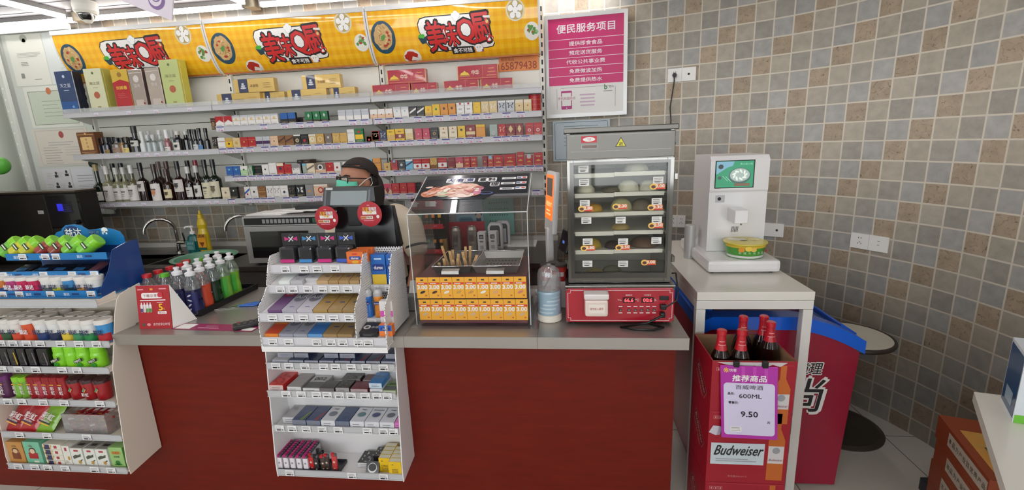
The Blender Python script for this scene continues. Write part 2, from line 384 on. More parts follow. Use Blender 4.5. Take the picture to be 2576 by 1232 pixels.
# ---------------------------------------------------------------- hanging board near the ceiling
t = thing('hanging_sign','pale hanging ceiling board with a purple swirl mark','sign',(-1.7,1.85,2.0))
y = 1.85;A = PY(300,-8,y);B = PY(437,-8,y);B2 = PY(432,52,y);A2 = PY(300,2,y)
b = MB();LB = mat((206,196,206),.6)
A0 = PY(180,-120,y);B0 = PY(441,-120,y)
b.extrude([A0,PY(268,-30,y),PY(305,2,y),B2,B0],(0,.006,0),LB)
o = PY(394,0,y);PUR = mat((120,92,140),.6)
b.disc(o,XR,ZU,.036,.036,PUR,e=.001);b.disc(o,XR,ZU,.028,.029,LB,cx=-.004,cy=.006,e=.0014);b.disc(o,XR,ZU,.018,.014,PUR,cx=0,cy=.006,e=.0018);b.disc(o,XR,ZU,.014,.011,LB,cx=-.001,cy=.008,e=.0022)
b.build('board',t)
for px in (330,430):
 q = PY(px,-20,y);b = MB();b.tube([(q.x,y+.003,q.z),(q.x,y+.003,2.5955)],.0012,GREYINK,6);b.build('wire',t)
# ================================================================ the wall rack: three bays of shelves, header banners
def band(b,c,r,z0,z1,a0,a1,m,n=8,r1=None):
 """strip wrapped round a vertical cylinder; angles in degrees, -90 faces the viewer"""
 vs = [];r1 = r if r1 is None else r1
 for k in range(n+1):
  a = R(a0+(a1-a0)*k/n);vs += [(c[0]+r*math.cos(a),c[1]+r*math.sin(a),z0),(c[0]+r1*math.cos(a),c[1]+r1*math.sin(a),z1)]
 return b.add(vs,[(2*k,2*k+2,2*k+3,2*k+1) for k in range(n)],m,True)
MB.band = lambda s,*a,**k:band(s,*a,**k)
PXS = [-3.595,-2.423,-1.272,-.132];YF = 3.10;YP = 3.345
RACKW = mat((226,224,214),.45);SLOT = mat((18,17,17),.7)
def price_tag(parent,x,z,y=YF-.0015,w=.052,h=.033,blue=True):
 b = MB();b.box(x-w/2,x+w/2,y-.0012,y,z,z+h,mat((222,216,228),.6))
 o = (x,y-.0012,z+h/2)
 if blue:b.rect(o,XR,ZU,w,h*.2,TAGBLUE,cy=h*.4)
 b.lines(o,XR,ZU,w*.8,2,TAGGREY,cy=h*.12,pitch=h*.2,h=h*.08);b.rect(o,XR,ZU,w*.3,h*.16,mat((200,90,120),.6),cx=w*.2,cy=-h*.3);b.rect(o,XR,ZU,w*.36,h*.1,GREYINK,cx=-w*.22,cy=-h*.3)
 b.build('price_tag',parent)
def upright(bay,x,z0=1.16,z1=2.46):
 b = MB();b.box(x-.015,x+.015,3.305,YP-.004,z0,z1,RACKW,.002)
 z = z0+.03
 while z < z1-.03:b.rect((x,3.305,z),XR,ZU,.010,.030,SLOT);z += .055
 b.build('upright',bay)
LEVEL_NAMES = {1.872:'top',1.727:'second',1.577:'third',1.380:'fourth',1.219:'bottom'}
def bay(i,label,levels,tags):
 x0,x1 = PXS[i],PXS[i+1];t = thing('rack_bay',label,'shelf rack',((x0+x1)/2,3.3,1.16),group=None)
 b = MB()
 for z0,z1 in ((1.16,1.47),(1.475,1.79),(1.795,2.11),(2.115,2.43)):b.box(x0+.015,x1-.015,YP-.012,YP-.004,z0,z1,RACKW)
 b.build('back_panel',t);upright(t,x0+.016 if i else x0);
 if i == 2:upright(t,x1)
 for z,lo in levels:
  s = MB();s.box(x0+.003,x1-.003,YF+.006,3.33,z-.012,z,SHELFGREY);s.box(x0+.003,x1-.003,YF,YF+.006,z-.018,z+.020,mat((196,194,198),.35),.002)
  s.box(x0+.003,x1-.003,YF-.003,YF,z-.018,z-.0145,SHELFGREY);s.box(x0+.003,x1-.003,YF-.003,YF,z+.0165,z+.02,SHELFGREY)
  sh = s.build('shelf',t)
  for xb in (x0+.006,x1-.006):
   s = MB();s.extrude([(xb-.0015,3.33,z-.012),(xb-.0015,3.33,z-.07),(xb-.0015,YF+.03,z-.014)],(.003,0,0),RACKW);s.build('bracket',sh)
  if z > 1.8:
   s = MB();s.box(x0+.006,x1-.006,YF+.008,YF+.010,z,z+.045,clear('clear_guard',gloss=.05,haze=.22));s.build('guard',sh)
  last = -9
  for px in sorted(tags.get(z,())):
   px = min(max(px,x0+.03),x1-.03)
   if px-last > .053:price_tag(sh,px,z-.0165,blue=i > 0,**({} if i else dict(w=.036,h=.024)));last = px
 return t
L1,L2,L3,L4,L5 = 1.872,1.727,1.577,1.380,1.219
def c7(x):return 520+x/4.4
def c8(x):return 920+x/4.106
def wx(px,z):return PY(px,1232*.3,YF).x if z is None else PY(px,_py(px,z),YF).x
def _py(px,z):
 """image row of height z on the shelf-front plane at column px"""
 lo,hi = -200,1400
 for _ in range(40):
  m = (lo+hi)/2
  if PY(px,m,YF).z > z:lo = m
  else:hi = m
 return (lo+hi)/2
bay(0,'left bay of the wall rack, holding gift boxes above spirits and wine',[(L1,0),(L3-.002,0),(L5,0)],{
 L1:[wx(q,L1) for q in (243,325,393,478)],L3-.002:[wx(q,L3) for q in (295,348,370,395,430,448,468)],L5:[wx(q,L5) for q in (262,283,312,362,425,458,490,525,545)]})
bay(1,'middle bay of the wall rack, gold cartons above rows of cigarettes',[(z,0) for z in (L1,L2,L3,L4,L5)],{
 L2:[wx(c7(q),L2) for q in (155,635,865,1035,1150,1320,1620,1750)],L3:[wx(c7(q),L3) for q in (50,160,275,370,485,650,750,890,1030,1118,1240,1345,1440,1600,1690,1775)],
 L4:[wx(c7(q),L4) for q in (330,410,510,600,690,780,870,960,1050,1140,1210,1300,1400)],L5:[wx(c7(q),L5) for q in (220,310,470,560,640,720,890,985,1060,1150,1240)]})
bay(2,'right bay of the wall rack, red cartons above rows of cigarettes',[(z,0) for z in (L1,L2,L3,L4,L5)],{
 L2:[wx(c8(q),L2) for q in (135,245,345,540,660,760,905,1030,1140,1260,1455,1600)],L3:[wx(c8(q),L3) for q in (25,110,210,290,375,460,575,700,830,975,1075,1170,1360,1450,1550,1650,1720)],
 L4:[wx(c8(q),L4) for q in (150,240,330,420,490,580,710,800,890,990,1090,1190,1280,1380,1500,1600,1700,1800)],L5:[wx(c8(q),L5) for q in (170,315,460,1760)]})
# ---------------------------------------------------------------- yellow curved header banners
def check_material():
 m = bpy.data.materials.new('yellow_gingham');m.use_nodes = True;t = m.node_tree;b = t.nodes['Principled BSDF']
 tc = t.nodes.new('ShaderNodeTexCoord');sx = t.nodes.new('ShaderNodeSeparateXYZ');t.links.new(tc.outputs['Object'],sx.inputs[0])
 acc = None
 for ax in ('X','Z'):
  a = t.nodes.new('ShaderNodeMath');a.operation = 'PINGPONG';a.inputs[1].default_value = .026;t.links.new(sx.outputs[ax],a.inputs[0])
  g = t.nodes.new('ShaderNodeMath');g.operation = 'GREATER_THAN';g.inputs[1].default_value = .013;t.links.new(a.outputs[0],g.inputs[0])
  if acc is None:acc = g
  else:
   s = t.nodes.new('ShaderNodeMath');s.operation = 'ADD';t.links.new(acc.outputs[0],s.inputs[0]);t.links.new(g.outputs[0],s.inputs[1]);acc = s
 h = t.nodes.new('ShaderNodeMath');h.operation = 'MULTIPLY';h.inputs[1].default_value = .5;t.links.new(acc.outputs[0],h.inputs[0])
 mx = t.nodes.new('ShaderNodeMix');mx.data_type = 'RGBA';mx.inputs['A'].default_value = (*lin((252,198,44)),1);mx.inputs['B'].default_value = (*lin((244,174,28)),1)
 t.links.new(h.outputs[0],mx.inputs['Factor']);t.links.new(mx.outputs['Result'],b.inputs['Base Color'])
 b.inputs['Roughness'].default_value = .08;b.inputs['Coat Weight'].default_value = .3;b.inputs['Coat Roughness'].default_value = .05
 return m
GINGHAM = check_material()
BFRAME = mat((222,222,222),.3)
ZB0,ZB1,YBT,YBB = 2.118,2.438,3.150,3.275
def bprof(s):
 """point on the banner's side profile, s = 0 bottom .. 1 top (front bulges towards the viewer)"""
 a = R(90*s);return (YBB-(YBB-YBT)*math.sin(a)**.9 if s > 0 else YBB,ZB0+(ZB1-ZB0)*(1-math.cos(a))**.72 if s > 0 else ZB0)
_BS = [bprof(k/24) for k in range(25)]
_BL = [0.0]
for k in range(24):_BL.append(_BL[-1]+math.hypot(_BS[k+1][0]-_BS[k][0],_BS[k+1][1]-_BS[k][1]))
def bsurf(x,l,e=.001):
 l = max(0,min(_BL[-1]-1e-6,l))
 k = max(i for i in range(24) if _BL[i] <= l+1e-9);f = (l-_BL[k])/(_BL[k+1]-_BL[k]);(y0,z0),(y1,z1) = _BS[k],_BS[k+1]
 d = Vector((0,y1-y0,z1-z0)).normalized();n = Vector((0,-d.z,d.y))
 return Vector((x,y0+(y1-y0)*f,z0+(z1-z0)*f))+n*e
def bpoly(b,pts,m,e=.001,sub=0.02):
 """flat artwork outline bent onto the banner; pts (x, l). cut into thin strips so it follows the bend"""
 bm = bmesh.new();vs = [bm.verts.new((x,y,0)) for x,y in pts];f = bm.faces.new(vs)
 bmesh.ops.triangulate(bm,faces=[f])
 y0 = min(p[1] for p in pts);y1 = max(p[1] for p in pts);k = math.floor(y0/sub)+1
 while k*sub < y1:
  bmesh.ops.bisect_plane(bm,geom=bm.verts[:]+bm.edges[:]+bm.faces[:],plane_co=(0,k*sub,0),plane_no=(0,1,0));k += 1
 bm.verts.index_update();b.add([bsurf(v.co.x,v.co.y,e) for v in bm.verts],[tuple(v.index for v in q.verts) for q in bm.faces],m);bm.free()
def bell(cx,cy,a,bb,n=28,rot=0.0,wob=0.0,seed=1):
 rn = random.Random(seed);out = []
 for k in range(n):
  t = 2*math.pi*k/n;w = 1+wob*(rn.random()-.5);x = a*w*math.cos(t);y = bb*w*math.sin(t);out.append((cx+x*math.cos(rot)-y*math.sin(rot),cy+x*math.sin(rot)+y*math.cos(rot)))
 return out
def btext(b,s,cx,cy,h,m,width=None,bold=0.0,e=.0014,slant=0.0,rot=0.0):
 vs,fs,tw,th = glyphs(s);k = h/th;kx = width/tw if width else k;g = bold*k;n = 8 if bold else 0
 for i in range(n+1):
  gx,gy = (g*math.cos(i*.785),g*math.sin(i*.785)) if i < n else (0,0);out = []
  for x,y in vs:
   X,Y = x*kx-tw*kx/2+(y*k-th*k/2)*slant+gx,y*k-th*k/2+gy
   out.append(bsurf(cx+X*math.cos(rot)-Y*math.sin(rot),cy+X*math.sin(rot)+Y*math.cos(rot),e+.00003*i))
  b.add(out,fs,m)
def banner(i,label):
 x0,x1 = PXS[i]+.003,PXS[i+1]-.003;L = _BL[-1];w = x1-x0
 t = thing('header_banner',label,'banner',((x0+x1)/2,YBB,ZB0),group=None)
 b = MB();n = len(_BS);vs = [(x0,y,z) for y,z in _BS]+[(x1,y,z) for y,z in _BS]
 b.add(vs,[(k,n+k,n+k+1,k+1) for k in range(n-1)],GINGHAM,True)
 b.add([(x0,y,z) for y,z in _BS]+[(x0,YBB+.02,ZB1)],[tuple(range(n+1))],BFRAME);b.add([(x1,y,z) for y,z in _BS]+[(x1,YBB+.02,ZB1)],[tuple(range(n+1))[::-1]],BFRAME)
 P = lambda u,v:(x0+u*w,v*L)
 # plates of food
 NAVY,PLATE,NOOD,NOOD2,LEAF,TOM = mat((44,78,98),.3),mat((236,232,222),.3),mat((206,168,112),.5),mat((228,198,146),.5),mat((92,150,72),.5),mat((178,62,42),.4)
 u0,v0 = P(.085,.50)
 bpoly(b,bell(u0,v0,.082,.102,32),NAVY,.0008);bpoly(b,bell(u0,v0+.004,.062,.080,32,wob=.12),NOOD,.0012)
 rn = random.Random(i+3)
 for k in range(26):
  a = rn.random()*6.28;r = rn.random()**.5;q = (u0+.05*r*math.cos(a),v0+.066*r*math.sin(a));bpoly(b,bell(*q,.014,.0028,8,rn.random()*3.1),NOOD2 if k % 2 else mat((170,128,74),.5),.0015+k*.00002)
 for k in range(7):
  a = rn.random()*6.28;q = (u0+.04*math.cos(a),v0+.05*math.sin(a));bpoly(b,bell(*q,.009,.008,8,wob=.5,seed=k),TOM,.0021)
 bpoly(b,bell(u0,v0,.016,.018,10,wob=.7),LEAF,.0022)
 u1,v1 = P(.235,.115)
 bpoly(b,bell(u1,v1,.060,.056,28),PLATE,.0008);bpoly(b,bell(u1-.006,v1+.006,.046,.036,22,wob=.25),mat((186,52,40),.35),.0012);bpoly(b,[(u1+.002,v1+.008),(u1+.044,v1-.006),(u1+.03,v1-.044),(u1-.004,v1-.046),(u1-.012,v1-.02)],mat((240,236,226),.4),.0016)
 u2,v2 = P(.865,.80)
 bpoly(b,bell(u2,v2,.060,.064,30),mat((226,218,190),.4),.0008);bpoly(b,bell(u2,v2,.050,.055,28),mat((196,168,92),.45),.0011)
 for k in range(6):
  a = R(90+72*k);q = (u2,v2) if k == 5 else (u2+.032*math.cos(a),v2+.036*math.sin(a));bpoly(b,bell(*q,.0185,.0205,16),INK,.0014);bpoly(b,bell(*q,.0172,.0192,16),mat((246,244,240),.4),.0017)
 u3,v3 = P(.953,.44)
 bpoly(b,bell(u3,v3,.048,.055,26),PLATE,.0008)
 for k in range(16):
  a = rn.random()*6.28;r = .034*rn.random()**.6;bpoly(b,bell(u3+r*math.cos(a),v3+r*1.1*math.sin(a),.011,.009,7,rn.random()*3,.6,k),[LEAF,mat((150,190,130),.5),TOM][0 if k % 5 < 3 else (1 if k % 5 == 3 else 2)],.0012+k*.00003)
 # logo plate
 lp = [(.30,.68),(.315,.765),(.35,.79),(.66,.80),(.685,.765),(.695,.66),(.715,.40),(.735,.29),(.725,.235),(.69,.215),(.40,.20),(.365,.235),(.335,.37),(.305,.55)]
 cx = sum(p_[0] for p_ in lp)/len(lp);cy = sum(p_[1] for p_ in lp)/len(lp)
 bpoly(b,[P(cx+(u-cx)*1.012,cy+(v-cy)*1.03) for u,v in lp],INK,.0012);bpoly(b,[P(cx+(u-cx)*.99,cy+(v-cy)*.975) for u,v in lp],mat((240,238,234),.35),.0016)
 LOGO = mat((206,44,44),.35)
 for q,u,v,h,wd in (('美',.395,.46,.18,.104),('味',.482,.47,.14,.098),('Q',.578,.505,.15,.112),('厨',.667,.555,.17,.108)):
  X,Y = P(u,v)
  for s_,m_,e_ in ((.060,INK,.0020),(.020,LOGO,.0027)):btext(b,q,X,Y,h*(1.06 if m_ is INK else 1.0),m_,wd*(1.05 if m_ is INK else 1.0),s_ if q != 'Q' else s_*.9,e_,-.10,R(3))
 # chef hat, bowl, cup, sushi, steamed bun with face
 X,Y = P(.525,.745)
 for dx,dy,r in ((-.014,.014,.015),(0,.024,.016),(.014,.014,.015),(0,-.003,.017)):bpoly(b,bell(X+dx,Y+dy,r*1.06,r*1.06,16),INK,.0030);
 for dx,dy,r in ((-.014,.014,.015),(0,.024,.016),(.014,.014,.015),(0,-.003,.017)):bpoly(b,bell(X+dx,Y+dy,r,r,16),mat((246,246,244),.4),.0034)
 X,Y = P(.318,.43);bpoly(b,[(X-.03,Y+.012),(X+.03,Y+.016),(X+.024,Y-.024),(X-.008,Y-.03)],mat((38,66,78),.4),.0026);bpoly(b,bell(X-.004,Y+.018,.022,.014,12,wob=.4),mat((80,178,62),.4),.0030)
 X,Y = P(.700,.66);bpoly(b,[(X-.018,Y+.022),(X+.022,Y+.02),(X+.016,Y-.026),(X-.012,Y-.026)],mat((84,58,40),.4),.0026);bpoly(b,[(X-.022,Y+.032),(X+.026,Y+.03),(X+.022,Y+.016),(X-.018,Y+.02)],mat((236,230,222),.4),.0030);bpoly(b,bell(X+.002,Y-.003,.009,.011,12),mat((226,190,120),.4),.0032)
 X,Y = P(.715,.37);bpoly(b,bell(X,Y,.022,.015,14,R(25)),mat((214,54,50),.4),.0028);bpoly(b,bell(X-.002,Y-.004,.018,.009,12,R(25)),mat((244,240,236),.4),.0031);bpoly(b,bell(X+.004,Y,.006,.014,8,R(20)),INK,.0034)
 X,Y = P(.64,.215);bpoly(b,bell(X,Y,.031,.028,20),INK,.0024);bpoly(b,bell(X,Y,.0295,.0265,20),mat((248,244,236),.4),.0028);bpoly(b,bell(X-.008,Y+.006,.003,.003,8),INK,.0032);bpoly(b,bell(X+.009,Y+.006,.003,.003,8),INK,.0032);bpoly(b,[(X-.04,Y+.004),(X-.026,Y+.008),(X-.018,Y-.014),(X-.032,Y-.018)],mat((222,128,60),.4),.0032);bpoly(b,[(X+.02,Y-.01),(X+.032,Y-.006),(X+.03,Y-.024),(X+.02,Y-.024)],mat((120,72,130),.4),.0032)
 # tag line
 X,Y = P(.545,.195);bpoly(b,[(X-.078,Y+.024),(X+.074,Y+.024),(X+.082,Y-.022),(X-.07,Y-.024)],INK,.0036);btext(b,'食不可挡',X,Y,.030,mat((244,242,238),.4),.125,.02,.0042)
 b.build('panel',t)
 for xa,xb in ((x0-.001,x0+.011),(x1-.011,x1+.001)):
  f = MB();a = [bsurf(xa,l,.004) for l in _BL];c = [bsurf(xb,l,.004) for l in _BL];f.add(a+c,[(k,n+k,n+k+1,k+1) for k in range(n-1)],BFRAME,True);f.build('side_trim',t)
 f = MB();f.box(x0,x1,YBT-.008,YBT+.02,ZB1-.018,ZB1+.012,BFRAME,.003);f.build('top_trim',t)
 f = MB();f.box(x0+.01,x1-.01,YBB-.006,YBB+.01,ZB0-.006,ZB0+.003,mat((180,96,40),.4));f.build('bottom_trim',t)
 f = MB();f.box(x0+.05,x1-.05,YBB+.02,YP-.02,ZB1-.05,ZB1-.03,RACKW);f.box(x0+.05,x1-.05,YBB-.01,YP-.013,ZB0+.004,ZB0+.02,RACKW);f.build('hanger',t)
banner(0,'left yellow checked food banner, partly hidden by the gift boxes')
banner(1,'middle yellow checked food banner above the gold cigarette cartons')
banner(2,'right yellow checked food banner above the red cigarette cartons')
# ================================================================ goods on the wall rack
PALC = {'wht':(226,222,218),'slv':(188,190,196),'red':(176,30,40),'mar':(128,26,38),'gld':(200,160,84),'lgd':(214,190,140),'yel':(226,184,36),'org':(214,140,44),'blk':(32,31,36),'blu':(38,92,164),'nvy':(40,50,84),'lbl':(110,182,214),'grn':(28,112,62),'lgn':(176,206,160),'brn':(132,88,52),'pch':(220,184,152),'tau':(118,104,96),'crm':(224,210,182),'pnk':(186,54,84),'gry':(140,138,140),'ggr':(158,170,162),'pur':(70,36,84),'dbr':(76,44,36)}
CNAME = {'wht':'white','slv':'silver','red':'red','mar':'maroon','gld':'gold','lgd':'pale gold','yel':'yellow','org':'orange','blk':'black','blu':'blue','nvy':'navy','lbl':'light blue','grn':'green','lgn':'pale green','brn':'brown','pch':'peach','tau':'taupe','crm':'cream','pnk':'dark pink','gry':'grey','ggr':'grey-green','pur':'purple','dbr':'dark brown'}
def pc(k):return mat(PALC[k],.34,0.0,.4,coat=.06)
def pack_mesh(b,w,d,h,base,deco,x0=0.0,y0=0.0,z0=0.0):
 """upright cigarette pack, front at y0 facing the viewer"""
 b.box(x0-w/2,x0+w/2,y0,y0+d,z0,z0+h,pc(base),.0012)
 o = (x0,y0,z0+h/2);dark = base in ('blk','nvy','mar','red','brn','tau','grn','dbr','pur','blu','pnk')
 ink = mat((214,190,140),.4) if dark else mat((110,96,88),.6)
 b.rect(o,XR,ZU,w*.92,.0007,ink,cy=-h*.17)
 b.lines((x0-w*.02,y0,z0+h/2),XR,ZU,w*.72,3,ink,cy=-h*.25,pitch=h*.075,h=h*.022)
 b.rect(o,XR,ZU,w*.96,.0006,ink,cy=h*.30)
 for k in deco:DECO[k[0]](b,o,w,h,k)
def _d_top(b,o,w,h,k):b.rect(o,XR,ZU,w*.97,h*k[2],pc(k[1]),cy=h*(.488-k[2]/2),e=.0012)
def _d_bot(b,o,w,h,k):b.rect(o,XR,ZU,w*.97,h*k[2],pc(k[1]),cy=-h*(.488-k[2]/2),e=.0012)
def _d_mid(b,o,w,h,k):b.rect(o,XR,ZU,w*.97,h*k[2],pc(k[1]),cy=h*k[3],e=.0012)
def _d_dot(b,o,w,h,k):b.disc(o,XR,ZU,w*k[2],w*k[2],pc(k[1]),cy=h*k[3],e=.0016,seg=14)
def _d_ring(b,o,w,h,k):b.disc(o,XR,ZU,w*k[2],w*k[2],pc(k[1]),cy=h*k[3],e=.0016,seg=16);b.disc(o,XR,ZU,w*k[2]*.62,w*k[2]*.62,pc(k[4]),cy=h*k[3],e=.002,seg=14)
def _d_dia(b,o,w,h,k):b.disc(o,XR,ZU,w*k[2],h*k[2],pc(k[1]),cy=h*k[3],e=.0016,seg=4)
def _d_chev(b,o,w,h,k):b.shape(o,XR,ZU,[(-w*.485,h*.488),(-w*.485,-h*.02),(0,h*.2),(w*.485,-h*.02),(w*.485,h*.488)],pc(k[1]),.0012)
def _d_diag(b,o,w,h,k):b.shape(o,XR,ZU,[(-w*.48,-h*.06),(w*.48,h*.26),(w*.48,h*.4),(-w*.48,h*.08)],pc(k[1]),.0014)
def _d_stripes(b,o,w,h,k):
 for i in range(4):b.rect(o,XR,ZU,w*.1,h*.95,pc(k[1]),cx=w*(-.36+i*.24),e=.0012)
def _d_txt(b,o,w,h,k):b.text(k[2],o,XR,ZU,h*k[3],pc(k[1]),cy=h*k[4],bold=.02,e=.002)
def _d_scr(b,o,w,h,k):
 rn = random.Random(len(b.v))
 for i in range(7):b.disc(o,XR,ZU,w*(.06+.12*rn.random()),w*(.03+.05*rn.random()),pc(k[1]),cx=w*.3*(rn.random()*2-1),cy=h*(.02+.34*rn.random()),e=.0014+.0001*i,seg=8,rot=rn.random()*3)
def _d_gate(b,o,w,h,k):
 b.shape(o,XR,ZU,[(-w*.3,-h*.04),(w*.3,-h*.04),(w*.2,h*.04),(w*.08,h*.05),(0,h*.11),(-w*.08,h*.05),(-w*.2,h*.04)],pc(k[1]),.0016)
 b.text('中华',o,XR,ZU,h*.13,pc('lgd'),cy=h*.27,bold=.02,e=.002)
DECO = {n[3:]:f for n,f in list(globals().items()) if n.startswith('_d_')}
BAYN = {7:'middle bay',8:'right bay'}
ROWN = {L2:'topmost cigarette shelf',L3:'second cigarette shelf',L4:'third cigarette shelf',L5:'lowest cigarette shelf'}
def row(bayk,z,items,conv):
 n = 0
 for it in items:
  x0,x1,base,desc,deco = it[:5];h = it[5] if len(it) > 5 else .087;yy = it[6] if len(it) > 6 else YF+.014;zz = it[7] if len(it) > 7 else z
  n += 1;pxa,pxb = conv(x0),conv(x1);q = _py((pxa+pxb)/2,zz+.04)
  xa,xb = PY(pxa,q,yy).x,PY(pxb,q,yy).x;w = min(xb-xa-.0012,.062 if xb-xa < .075 else xb-xa);xm = (xa+xb)/2
  b = MB();pack_mesh(b,w,.021,h,base,deco,xm,yy,zz+.0004)
  o = b.build('cigarette_pack')
  tag(o,'%s cigarette pack, %s from left on the %s, %s' % (desc,ORD[n-1],ROWN[z],BAYN[bayk]),'cigarettes','cigarettes on the %s of the %s' % (ROWN[z],BAYN[bayk]))
T = lambda c,k:('top',c,k);B_ = lambda c,k:('bot',c,k)
row(7,L2,[(45,97,'dbr','brown cream-framed',[('ring','lgd',.3,0,'mar')],.078,YF+.03),(97,193,'wht','white red-topped',[('chev','red')]),(195,288,'wht','white red-topped',[('chev','red')])]+[(290+84*k,372+84*k,'wht','pearly white',[T('slv',.12),('mid','lgd',.03,.1),('dot','lgd',.18,.18)]) for k in range(6)]
 +[(815,900,'blk','black and blue',[T('blu',.45),('disc2',0)][:1]),(902,988,'blk','black and blue',[T('blu',.45)]),(1000,1050,'blk','plain black',[],.05,YF+.06)]+[(1090+86*k,1172+86*k,'blk','green and black',[T('grn',.6),('dia','slv',.16,.2)]) for k in range(3)]+[(1455+86*k,1538+86*k,'slv','silver',[('mid','wht',.3,-.1),('txt','gry','- -',.05,.3)]) for k in range(4)],c7)
row(7,L3,[(70,122,'blk','black scribbled',[('scr','wht')],.1,YF+.05),(125,208,'wht','white',[('mid','mar',.03,.2)],.092),(210,289,'gld','gold and yellow',[('mid','yel',.4,0),('dot','dbr',.14,.04)]),(291,374,'lgd','pale gold',[('dot','gld',.2,.1)],.086),(376,460,'red','red',[('dot','gld',.1,.14)]),(462,544,'red','red',[('dot','gld',.1,.14)]),
 (546,624,'slv','silver purple-banded',[('mid','pur',.24,.04)]),(626,704,'slv','silver purple-banded',[('mid','pur',.24,.04)]),(706,793,'pch','peach',[('dot','dbr',.07,.1)]),(795,869,'brn','brown',[('diag','dbr')]),(871,964,'brn','brown',[('diag','dbr')]),(966,1044,'blk','black',[('ring','lgd',.26,.05,'tau'),T('wht',.1)],.09),(1046,1124,'blk','black',[('dot','red',.2,.02)],.09),
 (1132,1214,'lgd','shiny pale gold',[('ring','wht',.3,.1,'lgd'),T('wht',.1)]),(1216,1300,'gld','shiny gold',[('ring','lgd',.34,.1,'gld')]),(1310,1389,'tau','taupe',[('dot','slv',.16,.2)]),(1394,1474,'gld','gold',[('scr','lgd')]),(1476,1556,'gld','plain gold',[]),(1560,1640,'wht','tall white',[('mid','slv',.03,.26)],.108),(1646,1738,'grn','tall green yellow-banded',[('mid','yel',.28,0),('dot','red',.16,.3)],.11),(1766,1828,'gld','small gold',[],.055),(1832,1914,'red','red',[('dot','pch',.2,.18)])],c7)
row(7,L4,[(218,293,'blu','blue',[('dot','lbl',.14,.24)]),(295,372,'blu','blue',[('dot','lbl',.14,.24)]),(376,458,'lgn','pale green',[T('wht',.3),('dot','grn',.12,.2)]),(460,512,'grn','green and white striped',[('stripes','wht')]),(514,612,'blk','black',[],.085,YF+.03),(615,690,'wht','white black-marked',[('dot','blk',.12,.14),('txt','blk','- -',.06,.18)],.09),(692,778,'wht','tall white',[],.1),
 (782,858,'red','red cream-striped',[T('crm',.2),('dot','nvy',.2,.1)],.098),(860,943,'red','red',[('dot','mar',.1,.14)],.086),(945,1030,'wht','white and grey',[T('gry',.3),('scr','gry')]),(1062,1108,'ggr','grey-green',[T('lbl',.14)]),(1110,1196,'crm','cream',[('diag','tau')]),(1204,1318,'pch','wide peach and grey',[T('tau',.5),('ring','wht',.26,.16,'blk')]),(1324,1408,'red','red peach-based',[B_('pch',.3),('dot','gld',.1,.2)]),(1410,1484,'wht','white',[B_('pch',.3),('dot','red',.16,.1)]),(1510,1580,'wht','white half-hidden',[]),(1760,1842,'slv','silver',[T('lbl',.2)],.1),(1846,1930,'org','tall orange',[('mid','blk',.03,.2),('scr','gld')],.104)],c7)
row(7,L5,[(168,264,'crm','cream',[('dot','tau',.12,.12)],.1),(266,346,'blk','black',[('dot','wht',.1,.24)],.1),(334,424,'tau','taupe',[],.1,YF+.037),(424,488,'wht','white blue-red',[('diag','blu'),('dot','red',.16,-.04)],.1),(490,572,'wht','white dark-marked',[('dot','dbr',.14,.12)],.1),(574,660,'brn','brown gold',[('mid','gld',.04,.1)],.1),(664,744,'wht','white',[('scr','gry')],.1),(746,820,'wht','white',[('scr','gry')],.1),(822,906,'wht','white blue-lettered',[('txt','nvy','- -',.08,.3),('dot','nvy',.16,.04)],.1),(908,984,'blk','black',[('scr','tau')],.1),(986,1096,'blk','wide black patterned',[('scr','slv'),('scr','wht')],.1),(1098,1186,'gry','grey-brown',[('dot','org',.14,.04)],.1),(1190,1345,'pch','wide ornate peach',[('ring','red',.2,.1,'pch'),T('wht',.1)],.1)],c7)
row(8,L2,[(45+79*k,122+79*k,'pch','peach-white',[T('wht',.4),('dot','mar',.08,.06)],.08) for k in range(3)]+[(286,364,'wht','white pale-blue',[T('slv',.14),('dot','lbl',.1,.2)]),(366,444,'wht','white pale-blue',[T('slv',.14),('dot','lbl',.1,.2)]),(452,525,'blk','black with white slash',[('diag','wht')]),(529,606,'blk','black with white slash',[('diag','wht')]),(612,685,'gld','gold yellow',[T('yel',.5),('dot','org',.16,.2)],.084),(688,768,'yel','yellow',[('dot','grn',.14,.16)],.092),(771,850,'org','orange',[('dot','dbr',.16,.18)],.092),(853,930,'org','orange',[('dot','dbr',.16,.18)],.092),
 (938,1019,'wht','white red-tabbed',[('txt','tau','牡丹',.11,.06),('dot','red',.13,.42)],.094),(1023,1104,'wht','white red-tabbed',[('txt','tau','牡丹',.11,.06),('dot','red',.13,.42)],.094),(1110,1187,'yel','yellow',[('dot','gld',.1,.16)],.092),(1192,1274,'lgd','beige',[('scr','wht')],.094),(1276,1358,'lgd','beige',[('scr','wht')],.094),(1365,1446,'slv','silver and dark',[('scr','blk'),T('wht',.1)],.094),(1452,1538,'slv','silver and dark',[('scr','blk'),T('wht',.1)],.094),(1544,1628,'lgd','beige-gold',[('dot','brn',.09,.1),T('crm',.2)],.094),(1632,1714,'lgd','beige-gold',[('dot','brn',.09,.1),T('crm',.2)],.094)],c8)
